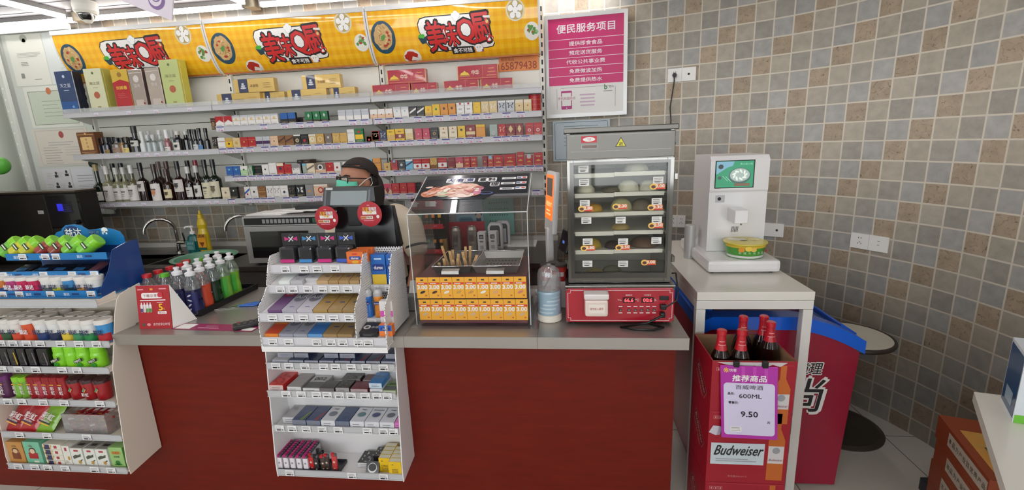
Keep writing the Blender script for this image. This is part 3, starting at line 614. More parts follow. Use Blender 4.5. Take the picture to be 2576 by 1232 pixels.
row(8,L3,[(5,63,'gld','small gold',[('dot','red',.2,.1)],.055),(66,138,'red','red',[('dot','pch',.2,.18)],.09),(146,217,'nvy','navy patterned',[('scr','slv')],.09),(221,304,'yel','yellow and gold',[B_('gld',.6),('txt','dbr','黄金叶',.08,.34)],.094),(308,402,'yel','yellow and maroon',[('mid','mar',.3,0),('dot','lgd',.16,0),('txt','mar','黄山',.1,.32)],.096),(410,491,'lgd','cream-gold',[T('crm',.3)],.094),(508,584,'pnk','dark pink',[('dot','pch',.1,.1)],.092),(590,662,'pnk','dark pink',[('dot','pch',.1,.1)],.092),(672,748,'blk','black gold-badged',[('ring','gld',.2,.08,'blk')],.094),(764,850,'crm','cream-white',[('txt','tau','苏烟',.1,.1),('dot','red',.08,.36)],.096),(860,945,'crm','cream-white',[('txt','tau','苏烟',.1,.1),('dot','red',.08,.36)],.096),(952,1030,'yel','yellow black-marked',[('dot','blk',.16,.24)],.096),(1037,1134,'mar','wide maroon',[('mid','lgd',.2,-.02),('dot','pch',.14,.22)],.1),(1140,1236,'org','wide orange',[T('yel',.14),('dot','gld',.12,.12)],.1),
 (1280,1362,'ggr','grey-green',[('ring','slv',.24,-.06,'ggr')],.096),(1370,1448,'red','red',[('scr','pch')],.096),(1454,1544,'mar','maroon gold-panelled',[('dia','lgd',.26,.14)],.096),(1550,1628,'mar','maroon gold-panelled',[('dia','lgd',.26,.14)],.096),(1650,1732,'red','red white-badged',[('ring','wht',.2,.02,'red'),('txt','gld','- -',.07,.32)],.096),(1736,1824,'red','red white-badged',[('ring','wht',.2,.02,'red'),('txt','gld','- -',.07,.32)],.096)],c8)
row(8,L4,[(190,256,'gld','small gold',[('dot','brn',.16,.1)],.07),(266,330,'red','red blue-tabbed',[('dot','lbl',.2,.42),('scr','blk')],.085),(334,410,'blk','black',[('dot','slv',.18,.12)],.086),(413,490,'lbl','light blue',[('diag','nvy'),T('wht',.12)],.088),(493,578,'red','red white-banded',[('mid','wht',.36,-.04),('dot','red',.16,-.04),('txt','gld','- -',.08,.36)],.088),(580,662,'red','red white-banded',[('mid','wht',.36,-.04),('dot','red',.16,-.04),('txt','gld','- -',.08,.36)],.088),(666,738,'gld','dark gold',[('scr','lgd'),B_('brn',.5)],.09),(746,842,'red','wide red white-banded',[('mid','wht',.34,-.02),('dot','red',.14,-.02)],.09),(852,924,'mar','dark red',[],.09,YF+.02),(930,1008,'pnk','pink foil',[('mid','pch',.3,-.1),('dot','lgd',.1,.1)],.09),(1016,1080,'red','red gate-printed',[('gate','gld')],.09),(1084,1150,'red','red gate-printed',[('gate','gld')],.09),
 (1206,1258,'mar','maroon gold-dotted',[('dot','gld',.16,.1)],.09),(1260,1320,'red','red blue-capped',[('dot','lbl',.3,.4),('gate','gld')],.09),(1324,1420,'red','wide red gate-printed',[('gate','gld')],.094),(1428,1552,'red','widest red gate-printed',[('gate','gld')],.096),(1562,1638,'red','tall red gate-printed',[('gate','gld')],.108),(1650,1726,'red','red silver-capped',[('dot','slv',.3,.4),('gate','gld')],.086),(1738,1830,'red','rightmost red gate-printed',[('gate','gld')],.1)],c8)
row(8,L5,[(186,268,'pch','pink-white',[('dia','mar',.26,.0),('chev','pnk')],.09),(272,350,'red','red',[('dot','gld',.08,.14)],.09),(355,428,'red','red gold-edged',[('dot','gld',.08,.14)],.09),(432,512,'red','red gold-edged',[('txt','gld','- -',.08,.3)],.09),(522,574,'blk','black',[],.088,YF+.04),(585,650,'red','red',[],.088)],c8)
# round red tin at the right end of the topmost cigarette shelf; dark cartons lying behind
q = _py(c8(1771),L2+.06);xm = PY(c8(1771),q,YF+.05).x
b = MB();b.lathe([(.041,0),(.042,.004),(.040,.03),(.040,.112),(.042,.116),(.042,.121),(.0,.121)],mat((176,34,40),.3),(xm-.014,YF+.058,L2+.0005),24)
for k in range(3):b.band((xm-.014,YF+.058),.0405,L2+.03+.03*k,L2+.032+.03*k,-180,0,mat((208,150,90),.4))
tag(b.build('round_tin'),'round red tin standing at the right end of the topmost cigarette shelf','tin')
for x0,x1,z,d in ((1000,1060,.0,'black'),(1064,1140,.0,'dark brown')):
 q = _py(c7(1030),L4+.1);xa,xb = PY(c7(x0),q,YF+.1).x,PY(c7(x1),q,YF+.1).x
 b = MB();b.box(xa,xb,YF+.1,YF+.19,L4+.0005,L4+.112,pc('blk' if d == 'black' else 'dbr'),.001)
 b.rect(((xa+xb)/2,YF+.1,L4+.1),XR,ZU,(xb-xa)*.5,.008,pc('tau'))
 tag(b.build('carton_box'),'%s box standing behind the packs on the third cigarette shelf, middle bay' % d,'box')
# ---------------------------------------------------------------- cartons and gift boxes on the top shelf
YT = YF+.02
def at_top(px,py,y=YT):return PY(px,py,y)
def carton(px0,px1,py,kind,label,z=L1,y=YT,rot=0.0,d=.046,h=.088):
 a,c = PY(px0,py,y),PY(px1,py,y);w = (c.x-a.x)/math.cos(rot);xm = (a.x+c.x)/2
 b = MB();base,edge = ((GOLDM,mat((226,200,140),.3)) if kind == 'gold' else (mat((168,22,48),.22,coat=.4),mat((222,180,96),.35)))
 b.box(-w/2,w/2,0,d,0,h,base,.0015);o = (0,0,h/2)
 if kind == 'gold':
  b.rect(o,XR,ZU,w*.23,h*.98,mat((38,46,84),.3,coat=.3),cx=-w*.27);b.rect((0,0,h),XR,YB,w*.23,d*.95,mat((38,46,84),.3,coat=.3),cx=-w*.27,cy=d/2)
  LG = mat((204,206,214),.4)
  for k in range(3):b.disc(o,XR,ZU,w*(.075-.02*k),h*.07,LG,cx=-w*.27,cy=h*(-.16+.15*k),e=.0012+.0003*k,seg=12)
  b.text('本香烟',o,XR,ZU,h*.22,mat((120,84,40),.5),cx=w*.0,cy=-h*.02,width=w*.2,e=.0012);b.lines(o,XR,ZU,w*.2,3,mat((160,126,70),.5),cx=w*.32,cy=h*.14,pitch=h*.15,h=h*.05)
 else:
  G = mat((222,190,60),.35);b.shape(o,XR,ZU,[(-w*.44,-h*.16),(-w*.2,-h*.16),(-w*.24,0),(-w*.28,h*.04),(-w*.32,h*.16),(-w*.36,h*.04),(-w*.4,0)],G)
  b.rect(o,XR,ZU,w*.26,h*.05,mat((196,150,60),.4),cx=-w*.32,cy=-h*.22)
  b.text('中华',o,XR,ZU,h*.36,mat((236,222,196),.4),cx=-w*.06,cy=h*.0,width=w*.18,bold=.01);b.rect(o,XR,ZU,w*.004,h*.9,edge,cx=w*.12)
  for k in range(3):b.rect(o,XR,ZU,w*(.14+.05*k),h*.05,mat((226,150,96),.4),cx=w*.33,cy=h*(.24-.24*k))
  b.rect(o,XR,ZU,w*.9,h*.03,mat((210,140,90),.4),cy=-h*.4)
  for s in (-1,1):b.rect(o,XR,ZU,w*.015,h,edge,cx=s*w*.488)
 b.rect((0,0,h),XR,YB,w*.9,d*.8,clear('film_sheen',gloss=.05,rough=.12),cy=d/2,e=.003)
 o_ = b.build('cigarette_carton',local=True);o_.location = (xm,y+(0 if rot >= 0 else abs(math.sin(rot))*w/2),z+.0005);o_.rotation_euler = (0,0,rot)
 return tag(o_,label,'cigarette carton','%s cartons on the top shelf' % kind)
GOLDM = mat((204,172,100),.24,.35,coat=.3)
carton(546,655,248,'gold','leftmost lower gold cigarette carton in the middle bay')
carton(661,716,245,'gold','short gold carton end, between the two larger lower gold cartons',y=YT+.03)
carton(723,822,240,'gold','lower gold carton standing under the right upper gold one')
carton(829,893,232,'gold','rightmost lower gold carton in the middle bay, turned slightly',rot=R(-6),y=YT)
carton(588,690,215,'gold','upper gold carton lying across the two left gold ones',z=L1+.0895,y=YT+.004)
carton(760,856,208,'gold','upper gold carton lying across the two right gold ones',z=L1+.0895,y=YT+.012)
carton(936,1032,228,'red','leftmost lower red cigarette carton in the right bay')
carton(1036,1100,226,'red','short red carton with a wrinkled wrapper, second lower red one',y=YT+.02,rot=R(3))
carton(1116,1205,220,'red','lower red carton in the middle of the right bay')
carton(1210,1290,214,'red','rightmost lower red carton, turned to the right',rot=R(6),d=.04)
carton(974,1072,195,'red','upper red carton resting on the two left red ones',z=L1+.0895,y=YT+.016)
carton(1150,1254,184,'red','upper red carton resting on the two right red ones',z=L1+.0895,y=YT+.012)
# ---- tall gift boxes in the left bay
def gift(px0,px1,py,h,d,front,side,label,fn,y=YT,base=None):
 a,c = PY(px0,py,y),PY(px1,py,y);w = c.x-a.x;xm = (a.x+c.x)/2;z = L1
 t = thing('gift_box',label,'gift box',(xm,y,z+.0006),0,'gift boxes on the top shelf');zb = 0.0
 if base:
  b = MB();b.box(-w/2-.003,w/2+.003,-.003,d+.003,0,.022,base,.001);b.build('base',t,local=True);zb = .022
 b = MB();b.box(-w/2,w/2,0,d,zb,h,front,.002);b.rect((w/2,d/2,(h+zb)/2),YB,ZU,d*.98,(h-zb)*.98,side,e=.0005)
 fn(b,(0,0,h/2),w,h,d);b.build('box',t,local=True)
def f_blue(b,o,w,h,d):
 L = mat((206,214,226),.4);b.rect(o,XR,ZU,w*.98,h*.3,mat((34,84,148),.3),cy=-h*.33)
 b.disc(o,XR,ZU,.010,.010,L,cy=h*.38);b.text('天之蓝',o,XR,ZU,.026,L,cy=h*.18,width=w*.62,bold=.01);b.rect(o,XR,ZU,w*.3,.003,L,cy=h*.07);b.disc(o,XR,ZU,.010,.008,mat((120,160,200),.4),cx=w*.2,cy=-h*.3)
 b.rect((w/2,d/2,h/2),YB,ZU,d*.1,h*.98,L,cx=-d*.45,e=.001);b.rect((w/2,d/2,h/2),YB,ZU,d*.14,h*.08,mat((150,160,180),.4),cy=-h*.36,e=.001);b.rect((w/2,d/2,h/2),YB,ZU,d*.05,h*.5,mat((60,70,100),.4),cy=h*.12,e=.001)
def f_cream(b,o,w,h,d):
 b.disc(o,XR,ZU,.009,.009,mat((96,110,60),.4),cy=h*.40);b.text('海之蓝',o,XR,ZU,.020,mat((120,104,80),.5),cy=h*.18,width=w*.6);b.rect(o,XR,ZU,w*.3,.003,mat((140,120,90),.5),cy=h*.08);b.disc(o,XR,ZU,w*.17,w*.17,mat((176,92,66),.4),cy=-h*.08);b.rect(o,XR,ZU,w*.2,.01,mat((150,140,90),.5),cy=-h*.34)
 b.rect(o,XR,ZU,w*.7,.004,mat((50,60,100),.4),cy=-h*.45);b.rect((w/2,d/2,h/2),YB,ZU,d*.04,h*.9,mat((236,232,190),.4),cx=-d*.3,e=.001)
def f_red(b,o,w,h,d):
 RD = mat((176,34,46),.3);b.shape(o,XR,ZU,[(-w*.49,-h*.49),(w*.49,-h*.49),(w*.49,h*.20),(0,h*.27),(-w*.49,h*.20)],RD);b.disc(o,XR,ZU,w*.13,w*.13,mat((150,110,40),.4),cy=h*.38)
 b.text('剑南春',o,XR,ZU,.024,mat((224,190,70),.35),cy=h*.08,width=w*.66,bold=.02,e=.0014);b.lines(o,XR,ZU,w*.6,3,mat((210,120,100),.4),cy=-h*.06,pitch=.012,h=.002,e=.0014)
def f_clear(b,o,w,h,d):
 L = mat((214,206,200),.3);b.disc(o,XR,ZU,w*.2,w*.22,L,cy=h*.28);b.text('国缘',o,XR,ZU,.022,L,cy=h*.12,bold=.01);b.rect(o,XR,ZU,w*.6,h*.14,mat((206,190,184),.2,.5),cy=-h*.28);b.rect(o,XR,ZU,w*.86,.004,L,cy=h*.42);b.rect(o,XR,ZU,w*.1,.012,mat((180,50,50),.4),cx=w*.3,cy=-h*.3)
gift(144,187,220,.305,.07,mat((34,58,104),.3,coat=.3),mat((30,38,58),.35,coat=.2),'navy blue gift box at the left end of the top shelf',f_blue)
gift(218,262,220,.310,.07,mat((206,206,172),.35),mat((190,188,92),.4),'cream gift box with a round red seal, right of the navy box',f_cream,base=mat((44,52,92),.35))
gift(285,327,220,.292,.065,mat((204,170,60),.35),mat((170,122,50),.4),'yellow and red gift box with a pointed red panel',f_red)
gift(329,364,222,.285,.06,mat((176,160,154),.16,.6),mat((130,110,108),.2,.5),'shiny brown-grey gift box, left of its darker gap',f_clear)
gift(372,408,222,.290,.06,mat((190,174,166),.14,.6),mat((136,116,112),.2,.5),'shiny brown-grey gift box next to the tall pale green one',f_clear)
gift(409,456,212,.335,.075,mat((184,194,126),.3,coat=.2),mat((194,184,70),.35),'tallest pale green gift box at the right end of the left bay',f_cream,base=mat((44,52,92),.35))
# ---- orange number strip on the back panel of the right bay
b = MB();a,c = PY(1255,160,3.328),PY(1355,158,3.328);xm = (a.x+c.x)/2;zc_ = (PY(1305,144,3.328).z+PY(1305,176,3.328).z)/2;w = c.x-a.x
b.box(xm-w/2,xm+w/2,3.327,3.330,zc_-.046,zc_+.046,mat((222,134,70),.5));o = (xm,3.327,zc_);D_ = mat((150,62,30),.5)
b.text('65879438',o,XR,ZU,.050,D_,cy=-.012,width=w*.9,bold=.01);b.text('投诉电话',o,XR,ZU,.022,D_,cx=-w*.28,cy=.03,width=w*.34)
tag(b.build('phone_number_sign'),'orange strip reading 65879438 behind the red cartons','sign')
# ---------------------------------------------------------------- spirits and wine in the left bay
def glassy(rgb,rough=.06):return mat(rgb,rough,0,.6,coat=.6)
def bottle(px,pyb,zs,h,r,body,capc,caph,label,neck=.3,nr=.014,lab=None,y=YF+.06,kind='bottle',cat='bottle',group=None,tilt=0.0,labtxt=None,shoulder=.12,extra=None):
 q = PY(px,pyb,y);r *= 1.1 if h > .23 else 1.06;t = thing(kind,label,cat,(q.x,y,zs+.0006),0,group)
 hb = h*(1-neck);c = (0,0,0);m = body if not isinstance(body,tuple) else glassy(body)
 b = MB();sh = h*shoulder;b.lathe([(r*.9,0),(r,.006),(r,hb-sh)]+[(nr+(r-nr)*(.5+.5*math.cos(math.pi*k/6)),hb-sh+sh*k/6) for k in range(1,7)]+[(nr,h-caph),(0,h-caph)],m,c,18);b.build('body',t,local=True)
 b = MB();cm = mat(capc,.3,coat=.3) if isinstance(capc,tuple) else capc
 b.lathe([(nr*1.16,h-caph),(nr*1.18,h-caph*.2),(nr*1.12,h),(0,h)],cm,c,14);b.build('cap',t,local=True)
 if lab:
  l0,l1,lc = lab[:3];aw = lab[3] if len(lab) > 3 else 62
  b = MB();b.band(c,r+.0008,h*l0,h*l1,-90-aw,-90+aw,mat(lc,.6));lh = h*(l1-l0)
  ik = mat((90,84,80),.6) if sum(lc) > 330 else mat((206,196,170),.6)
  b.band(c,r+.0012,h*l0+lh*.62,h*l0+lh*.72,-118,-66,ik);b.band(c,r+.0012,h*l0+lh*.42,h*l0+lh*.46,-112,-76,ik);b.band(c,r+.0012,h*l0+lh*.28,h*l0+lh*.31,-108,-80,ik)
  if labtxt:b.disc((0,-r-.001,h*l0+lh*.5),XR,ZU,r*.4,lh*.16,mat(labtxt,.5))
  b.build('label',t,local=True)
 if extra:extra(t,r,h)
 return t
SP = 'spirits on the middle shelf of the left bay';WN = 'wine bottles on the bottom shelf of the left bay'
ZS,ZW = L3-.002,L5
DK,WH_ = (18,18,24),(228,226,222)
# boxed spirit at the far left
q0,q1 = PY(203,385,YF+.03),PY(247,385,YF+.03);w = q1.x-q0.x
b = MB();x0 = q0.x;h = .178;b.box(x0,x0+w,YF+.03,YF+.10,ZS+.0005,ZS+h,mat((112,66,34),.4),.001);o = (x0+w/2,YF+.03,ZS+h/2)
b.rect(o,XR,ZU,w*.66,h*.52,mat((222,186,124),.5),cy=h*.04)
for k,ch in enumerate('金奖酒王'):b.text(ch,o,XR,ZU,.016,mat((110,66,40),.5),cy=h*.21-k*.026)
b.rect(o,XR,ZU,w*.9,.004,mat((214,170,110),.5),cy=h*.40);b.rect(o,XR,ZU,w*.8,.003,mat((204,160,110),.5),cy=-h*.31);b.rect(o,XR,ZU,w*.6,.003,mat((204,160,110),.5),cy=-h*.36);b.disc(o,XR,ZU,.008,.008,mat((214,170,110),.5),cy=h*.43)
tag(b.build('spirit_box'),'brown spirit box with a tan panel at the left end of the bottles','box')
c2 = lambda x:x/3.85
def spirit(x,h,r,body,cap,caph,label,**k):return bottle(c2(x),378,ZS,h,r,body,cap,caph,label,group=SP,**k)
spirit(968,.135,.017,(26,30,52),DK,.04,'slim navy bottle with a cream foot label, beside the brown spirit box',lab=(.0,.18,(222,206,170)),nr=.013)
spirit(1012,.135,.018,(22,24,36),DK,.04,'slim black bottle, second from the brown spirit box',y=YF+.09,nr=.013)
spirit(1052,.137,.02,(24,26,46),DK,.04,'slim dark bottle with a gold label low down',lab=(.08,.34,(150,124,66)),nr=.014)
spirit(1106,.138,.02,DK,DK,.04,'dark bottle with a broad black cap behind the round amber flask',y=YF+.12,nr=.016)
spirit(1150,.13,.033,(112,104,98),DK,.03,'round grey-brown flask with a dark stopper',lab=(.18,.45,(150,124,108)),nr=.016,neck=.28)
spirit(1200,.128,.018,(150,106,40),DK,.035,'small amber bottle right of the round flask',nr=.012)
spirit(1240,.132,.023,(34,30,26),(60,50,32),.03,'dark bottle with a yellow label, left of the tall black one',lab=(.14,.4,(222,200,120)),nr=.013)
spirit(1285,.13,.016,(30,28,26),DK,.03,'thin dark bottle close behind the tall black one',y=YF+.11,nr=.012)
spirit(1335,.205,.031,DK,(30,30,32),.05,'tallest black bottle on the middle shelf with white print',lab=(.3,.5,(200,198,190)),nr=.016,neck=.42,labtxt=(40,40,44))
spirit(1400,.165,.020,mat((214,216,216),.25),(206,208,206),.02,'white frosted bottle right of the tallest black one',neck=.45,nr=.012)
CLG = clear('clear_glass',tint=(226,232,232),gloss=.10,haze=.10)
spirit(1452,.138,.021,CLG,(196,196,198),.028,'clear bottle with a silver cap, left one of a pair',nr=.012,neck=.28)
spirit(1505,.138,.021,CLG,(196,196,198),.028,'clear bottle with a silver cap, right one of a pair',nr=.012,neck=.28)
spirit(1468,.168,.017,CLG,(206,206,206),.03,'taller clear bottle behind the pair of clear ones',nr=.011,y=YF+.12)
spirit(1572,.168,.020,CLG,(208,206,204),.032,'tall clear bottle with a silver cap, left of the pink one',nr=.012,neck=.38)
spirit(1640,.168,.022,mat((150,96,100),.12,coat=.5),(226,226,226),.06,'pinkish bottle with a white neck and white label',lab=(.06,.28,(224,218,214)),nr=.012,neck=.42)
spirit(1692,.168,.02,CLG,(206,206,204),.05,'clear bottle with a long silver cap, behind the squat black one',nr=.012,y=YF+.11)
spirit(1745,.156,.03,DK,(206,202,192),.028,'squat black bottle with a white crest label',lab=(.14,.48,(216,212,204),44),nr=.015,neck=.28,labtxt=(40,40,44))
spirit(1825,.156,.024,(26,20,20),(206,204,200),.028,'dark bottle with a pale cap behind the squat black one',nr=.013,y=YF+.10)
spirit(1866,.164,.017,(18,22,26),DK,.03,'slim black bottle, first of the four dark ones at the right',nr=.011,neck=.4)
spirit(1912,.162,.019,(18,20,24),(36,36,38),.035,'slim black bottle with a white label, second of the four dark ones',lab=(.1,.34,(206,204,200)),nr=.012,neck=.4)
spirit(1958,.168,.018,(20,26,38),DK,.03,'slim black bottle with a blue and white label, third of the four dark ones',lab=(.08,.3,(90,140,190)),nr=.011,neck=.42)
spirit(2022,.166,.018,(16,16,20),DK,.03,'slim black bottle at the right end of the middle shelf',nr=.011,neck=.42)
def wn(x,h,r,body,cap,caph,label,**k):return bottle(c2(x),492,ZW,h,r,body,cap,caph,label,group=WN,**{'neck':.36,'nr':.0135,**k})
GRN = (22,30,20);PAL = (126,124,96);RDW = (30,14,14)
wn(985,.30,.034,GRN,(160,140,90),.05,'dark green champagne bottle at the left end of the bottom shelf',lab=(.1,.32,(208,206,198)),neck=.44)
wn(1080,.285,.036,PAL,(214,210,206),.062,'pale wine with a white cap and white label, leftmost pale one',lab=(.08,.48,(216,210,204),70),labtxt=(176,170,166))
wn(1170,.27,.034,PAL,(196,196,190),.05,'pale wine with a silver cap, second pale one',lab=(.12,.44,(212,206,200),70))
wn(1152,.30,.03,GRN,DK,.06,'dark capped wine standing behind the second pale one',y=YF+.165)
wn(1240,.27,.034,PAL,(190,190,186),.05,'pale wine with a silver cap, third pale one',lab=(.12,.44,(212,206,200),70))
wn(1232,.30,.03,GRN,DK,.06,'dark capped wine standing behind the third pale one',y=YF+.165)
wn(1318,.285,.036,(96,92,66),(220,216,214),.062,'wine with a white cap and white label, rightmost pale one',lab=(.08,.48,(216,210,204),70),labtxt=(170,166,160))
wn(1412,.30,.034,RDW,DK,.06,'red wine with a small white label and black cap',lab=(.30,.55,(202,196,192),48),labtxt=(90,84,84))
wn(1540,.285,.037,RDW,(64,44,36),.06,'red wine with a big white label showing an orange picture',lab=(.06,.5,(222,216,210),66),labtxt=(206,138,100))
wn(1592,.30,.03,(60,44,40),(120,96,84),.06,'wine with a brown cap standing behind the orange-picture label',y=YF+.165)
wn(1652,.245,.032,(48,26,14),(58,36,28),.05,'short amber bottle with a cream label',lab=(.14,.4,(220,206,168),60),labtxt=(90,70,40))
wn(1668,.30,.03,(44,24,22),(96,60,52),.06,'wine with a brown cap standing behind the short amber bottle',y=YF+.165)
wn(1768,.30,.037,(40,14,14),DK,.06,'red wine with a white label and a gold neck band',lab=(.26,.56,(206,200,194),64),labtxt=(60,54,54))
wn(1858,.258,.026,RDW,(206,204,200),.05,'dark wine with a pale neck, left of the arch-labelled one',lab=(.14,.42,(210,206,202),60))
wn(1872,.30,.03,GRN,(30,34,30),.06,'dark wine standing behind the two pale-necked ones',y=YF+.165)
wn(1940,.262,.028,RDW,(200,198,196),.05,'dark wine with a pale neck and an arched white label',lab=(.14,.46,(214,210,206),62),labtxt=(50,46,46))
wn(1948,.30,.03,RDW,(150,30,50),.06,'wine with a red cap standing behind the arch-labelled one',y=YF+.165)
wn(2032,.302,.034,GRN,DK,.06,'dark green wine with a narrow cream label, second from the right end',lab=(.08,.46,(206,200,172),60))
wn(2112,.302,.037,GRN,DK,.06,'dark green wine with a wide cream label at the right end',lab=(.10,.48,(210,202,176),66),labtxt=(110,100,80))
# crumpled white bag and a green bottle end on the left
q = PY(245,497,YF+.05);b = MB();rn = random.Random(5)
bm = bmesh.new();bmesh.ops.create_icosphere(bm,subdivisions=3,radius=1)
for v in bm.verts:
 k = 1+.18*math.sin(9*v.co.x+3*v.co.y)*math.cos(7*v.co.y+4*v.co.z);v.co = Vector((v.co.x*.05*k,v.co.y*.03*k,max(-.2,v.co.z)*.034*k*(1.3-abs(v.co.x)*.9)))
z0 = min(v.co.z for v in bm.verts);bm.verts.index_update()
b.add([Vector((q.x-.03,YF+.042,ZW+.0008-z0))+v.co for v in bm.verts],[tuple(v.index for v in f.verts) for f in bm.faces],mat((214,212,208),.35),True);bm.free()
tag(b.build('plastic_bag'),'crumpled white plastic bag at the left end of the bottom shelf','bag')
q = PY(229,412,3.27);b = MB();b.lathe([(.0,0),(.030,.001),(.032,.008),(.032,.02),(.0,.02)],mat((20,34,20),.25),(q.x,3.274,q.z),20,axis=(0,1,0))
tag(b.build('hook_cap'),'dark green round cap on a hook beside the wine shelf','hook')
# ---------------------------------------------------------------- left notice board: slotted post and papers
t = thing('notice_board','pale board with papers in the left corner, beside its slotted white post','notice board',(-3.95,3.34,1.1))
b = MB();b.box(-4.245,-3.615,3.333,3.343,1.12,2.50,mat((206,210,202),.5));b.build('panel',t)
b = MB();b.box(-4.30,-4.25,3.29,3.343,1.12,2.50,mat((214,216,208),.4),.002)
z = 1.2
while z < 2.5:b.rect((-4.275,3.29,z),XR,ZU,.012,.012,mat((240,240,234),.4));z += .083
b.rect((-4.293,3.29,1.84),XR,ZU,.006,1.40,mat((150,154,146),.5));b.build('post',t)
b = MB();b.box(-4.25,-3.615,3.30,3.33,2.50,2.54,mat((170,172,168),.5));b.box(-4.25,-4.23,3.315,3.333,1.12,2.50,mat((160,162,156),.5));b.build('edge_strip',t)
def paper(x0,x1,z0,z1,label,fn,col=(222,222,212),y=3.33,name='notice_paper',cat='notice'):
 b = MB();b.box(x0,x1,y,y+.002,z0,z1,mat(col,.35));fn(b,((x0+x1)/2,y,(z0+z1)/2),x1-x0,z1-z0)
 return tag(b.build(name),label,cat)
LG = mat((140,140,136),.7);LG2 = mat((178,178,172),.7)
def n_text(b,o,w,h):
 b.disc(o,XR,ZU,w*.1,w*.09,mat((176,178,168),.6),cy=h*.42);b.disc(o,XR,ZU,w*.05,w*.06,mat((184,186,174),.6),cy=h*.37)
 b.lines(o,XR,ZU,w*.7,4,LG2,cx=w*.06,cy=h*.14,pitch=h*.025,h=.003);b.lines(o,XR,ZU,w*.26,3,LG,cx=-w*.1,cy=-h*.04,pitch=h*.03,h=.004);b.rect(o,XR,ZU,w*.1,w*.12,LG,cx=-w*.26,cy=-h*.30);b.rect(o,XR,ZU,w*.2,.004,LG,cx=w*.15,cy=-h*.38)
paper(-4.19,-3.885,2.128,2.497,'laminated notice at the top left of the corner board',n_text)
def n_blank(b,o,w,h):b.lines(o,XR,ZU,w*.5,5,LG2,cx=w*.15,cy=h*.05,pitch=.03,h=.003);b.rect(o,XR,ZU,.03,.02,LG2,cx=w*.2,cy=-h*.3)
paper(-3.878,-3.62,2.128,2.497,'second laminated notice, behind the left edge of the left banner',n_blank,(212,216,214))
def n_lic(b,o,w,h):
 G = mat((130,140,120),.6);W_ = .004
 for cx,cy,a,c in ((0,h*.38,w*.86,W_),(0,-h*.42,w*.86,W_),(-w*.43,-h*.02,W_,h*.8),(w*.43,-h*.02,W_,h*.8)):b.rect(o,XR,ZU,a,c,G,cx,cy)
 b.rect(o,XR,ZU,w*.84,h*.78,mat((198,206,188),.5),0,-h*.02,e=.0004);b.disc(o,XR,ZU,.022,.026,mat((196,116,78),.5),cx=-w*.02,cy=h*.38,e=.001)
 b.lines(o,XR,ZU,w*.4,5,G,cx=0,cy=h*.14,pitch=h*.09,h=.003)
paper(-4.15,-3.70,1.812,2.12,'green-edged licence certificate in the middle of the corner board',n_lic)
def n_cert(b,o,w,h):
 b.disc(o,XR,ZU,.022,.026,mat((170,80,76),.6),cx=w*.02,cy=h*.34);b.lines(o,XR,ZU,w*.5,2,LG2,cy=h*.14,pitch=.02,h=.006);b.lines(o,XR,ZU,w*.34,7,LG,cx=-w*.2,cy=0,pitch=.02,h=.003);b.lines(o,XR,ZU,w*.34,4,LG2,cx=w*.2,cy=h*.0,pitch=.02,h=.003)
 for cx,cy,a,c in ((0,h*.46,w*.9,.003),(0,-h*.46,w*.9,.003),(-w*.45,0,.003,h*.92),(w*.45,0,.003,h*.92)):b.rect(o,XR,ZU,a,c,LG2,cx,cy)
paper(-4.17,-3.685,1.515,1.802,'certificate with a dark red emblem below the green-edged licence',n_cert,(216,208,196))
def n_id(b,o,w,h):
 for i,(cx,cy) in enumerate(((-.02,.22),(.36,.26),(-.06,-.2),(.38,-.2))):
  b.ball((o[0]+cx*w,o[1],o[2]+cy*h+.022),.011,mat((70,68,70),.6),10,6,(1,.06,1.2));b.rect(o,XR,ZU,.034,.02,mat((50,50,56),.6),cx*w,cy*h-.002);b.lines(o,XR,ZU,w*.22,4,LG2,cx=cx*w-w*.24,cy=cy*h+.02,pitch=.012,h=.003)
 for cx,cy in ((-.3,-.4),(.1,-.4)):b.rect(o,XR,ZU,.02,.02,mat((90,90,92),.6),cx*w,cy*h)
paper(-4.17,-3.92,1.29,1.495,'sheet with four small portrait cards in the lower left of the corner board',n_id,(214,212,214))
def n_let(b,o,w,h):b.lines(o,XR,ZU,w*.7,3,LG,cx=.01,cy=h*.33,pitch=h*.06,h=.004);b.lines(o,XR,ZU,w*.7,9,LG2,cx=.01,cy=h*.12,pitch=h*.035,h=.003);b.disc(o,XR,ZU,.02,.02,LG2,cx=w*.2,cy=-h*.25)
paper(-3.912,-3.69,1.135,1.495,'white printed letter pinned right of the portrait cards',n_let,(216,216,220))
paper(-3.685,-3.575,1.235,1.48,'grey plain sheet between the printed letter and the wine bottles',lambda b,o,w,h:None,(186,186,188),y=3.296)
# ================================================================ back counter with sink, microwave, oven
ZC = .84;GREYSTEEL = mat((128,126,124),.3,.9,noise=.1,nscale=5);DSTEEL = mat((70,68,66),.35,.8)
t = thing('back_counter','stainless back counter with a sink along the tiled wall','counter',(-2.2,3.0,0))
b = MB();SKX0,SKX1,SKY0,SKY1 = -3.35,-2.30,2.76,3.06
for x0,x1,y0,y1 in ((-4.40,SKX0,2.68,3.345),(SKX1,-.05,2.68,3.345),(SKX0,SKX1,2.68,SKY0),(SKX0,SKX1,SKY1,3.345)):b.box(x0,x1,y0,y1,ZC-.03,ZC,GREYSTEEL)
b.build('worktop',t)
b = MB();b.box(-4.40,-.05,3.315,3.352,ZC,ZC+.035,mat((186,182,174),.4));b.build('rear_ledge',t)
b = MB();b.box(-4.40,-.05,2.70,2.72,.06,ZC-.03,mat((92,88,84),.4,.3));b.box(-.07,-.05,2.72,3.34,.06,ZC-.03,mat((112,108,102),.5));b.build('front_panel',t)
b = MB();b.box(-4.38,-.07,2.74,3.34,0,.06,BLACK);b.build('plinth',t)
b = MB();D = .16
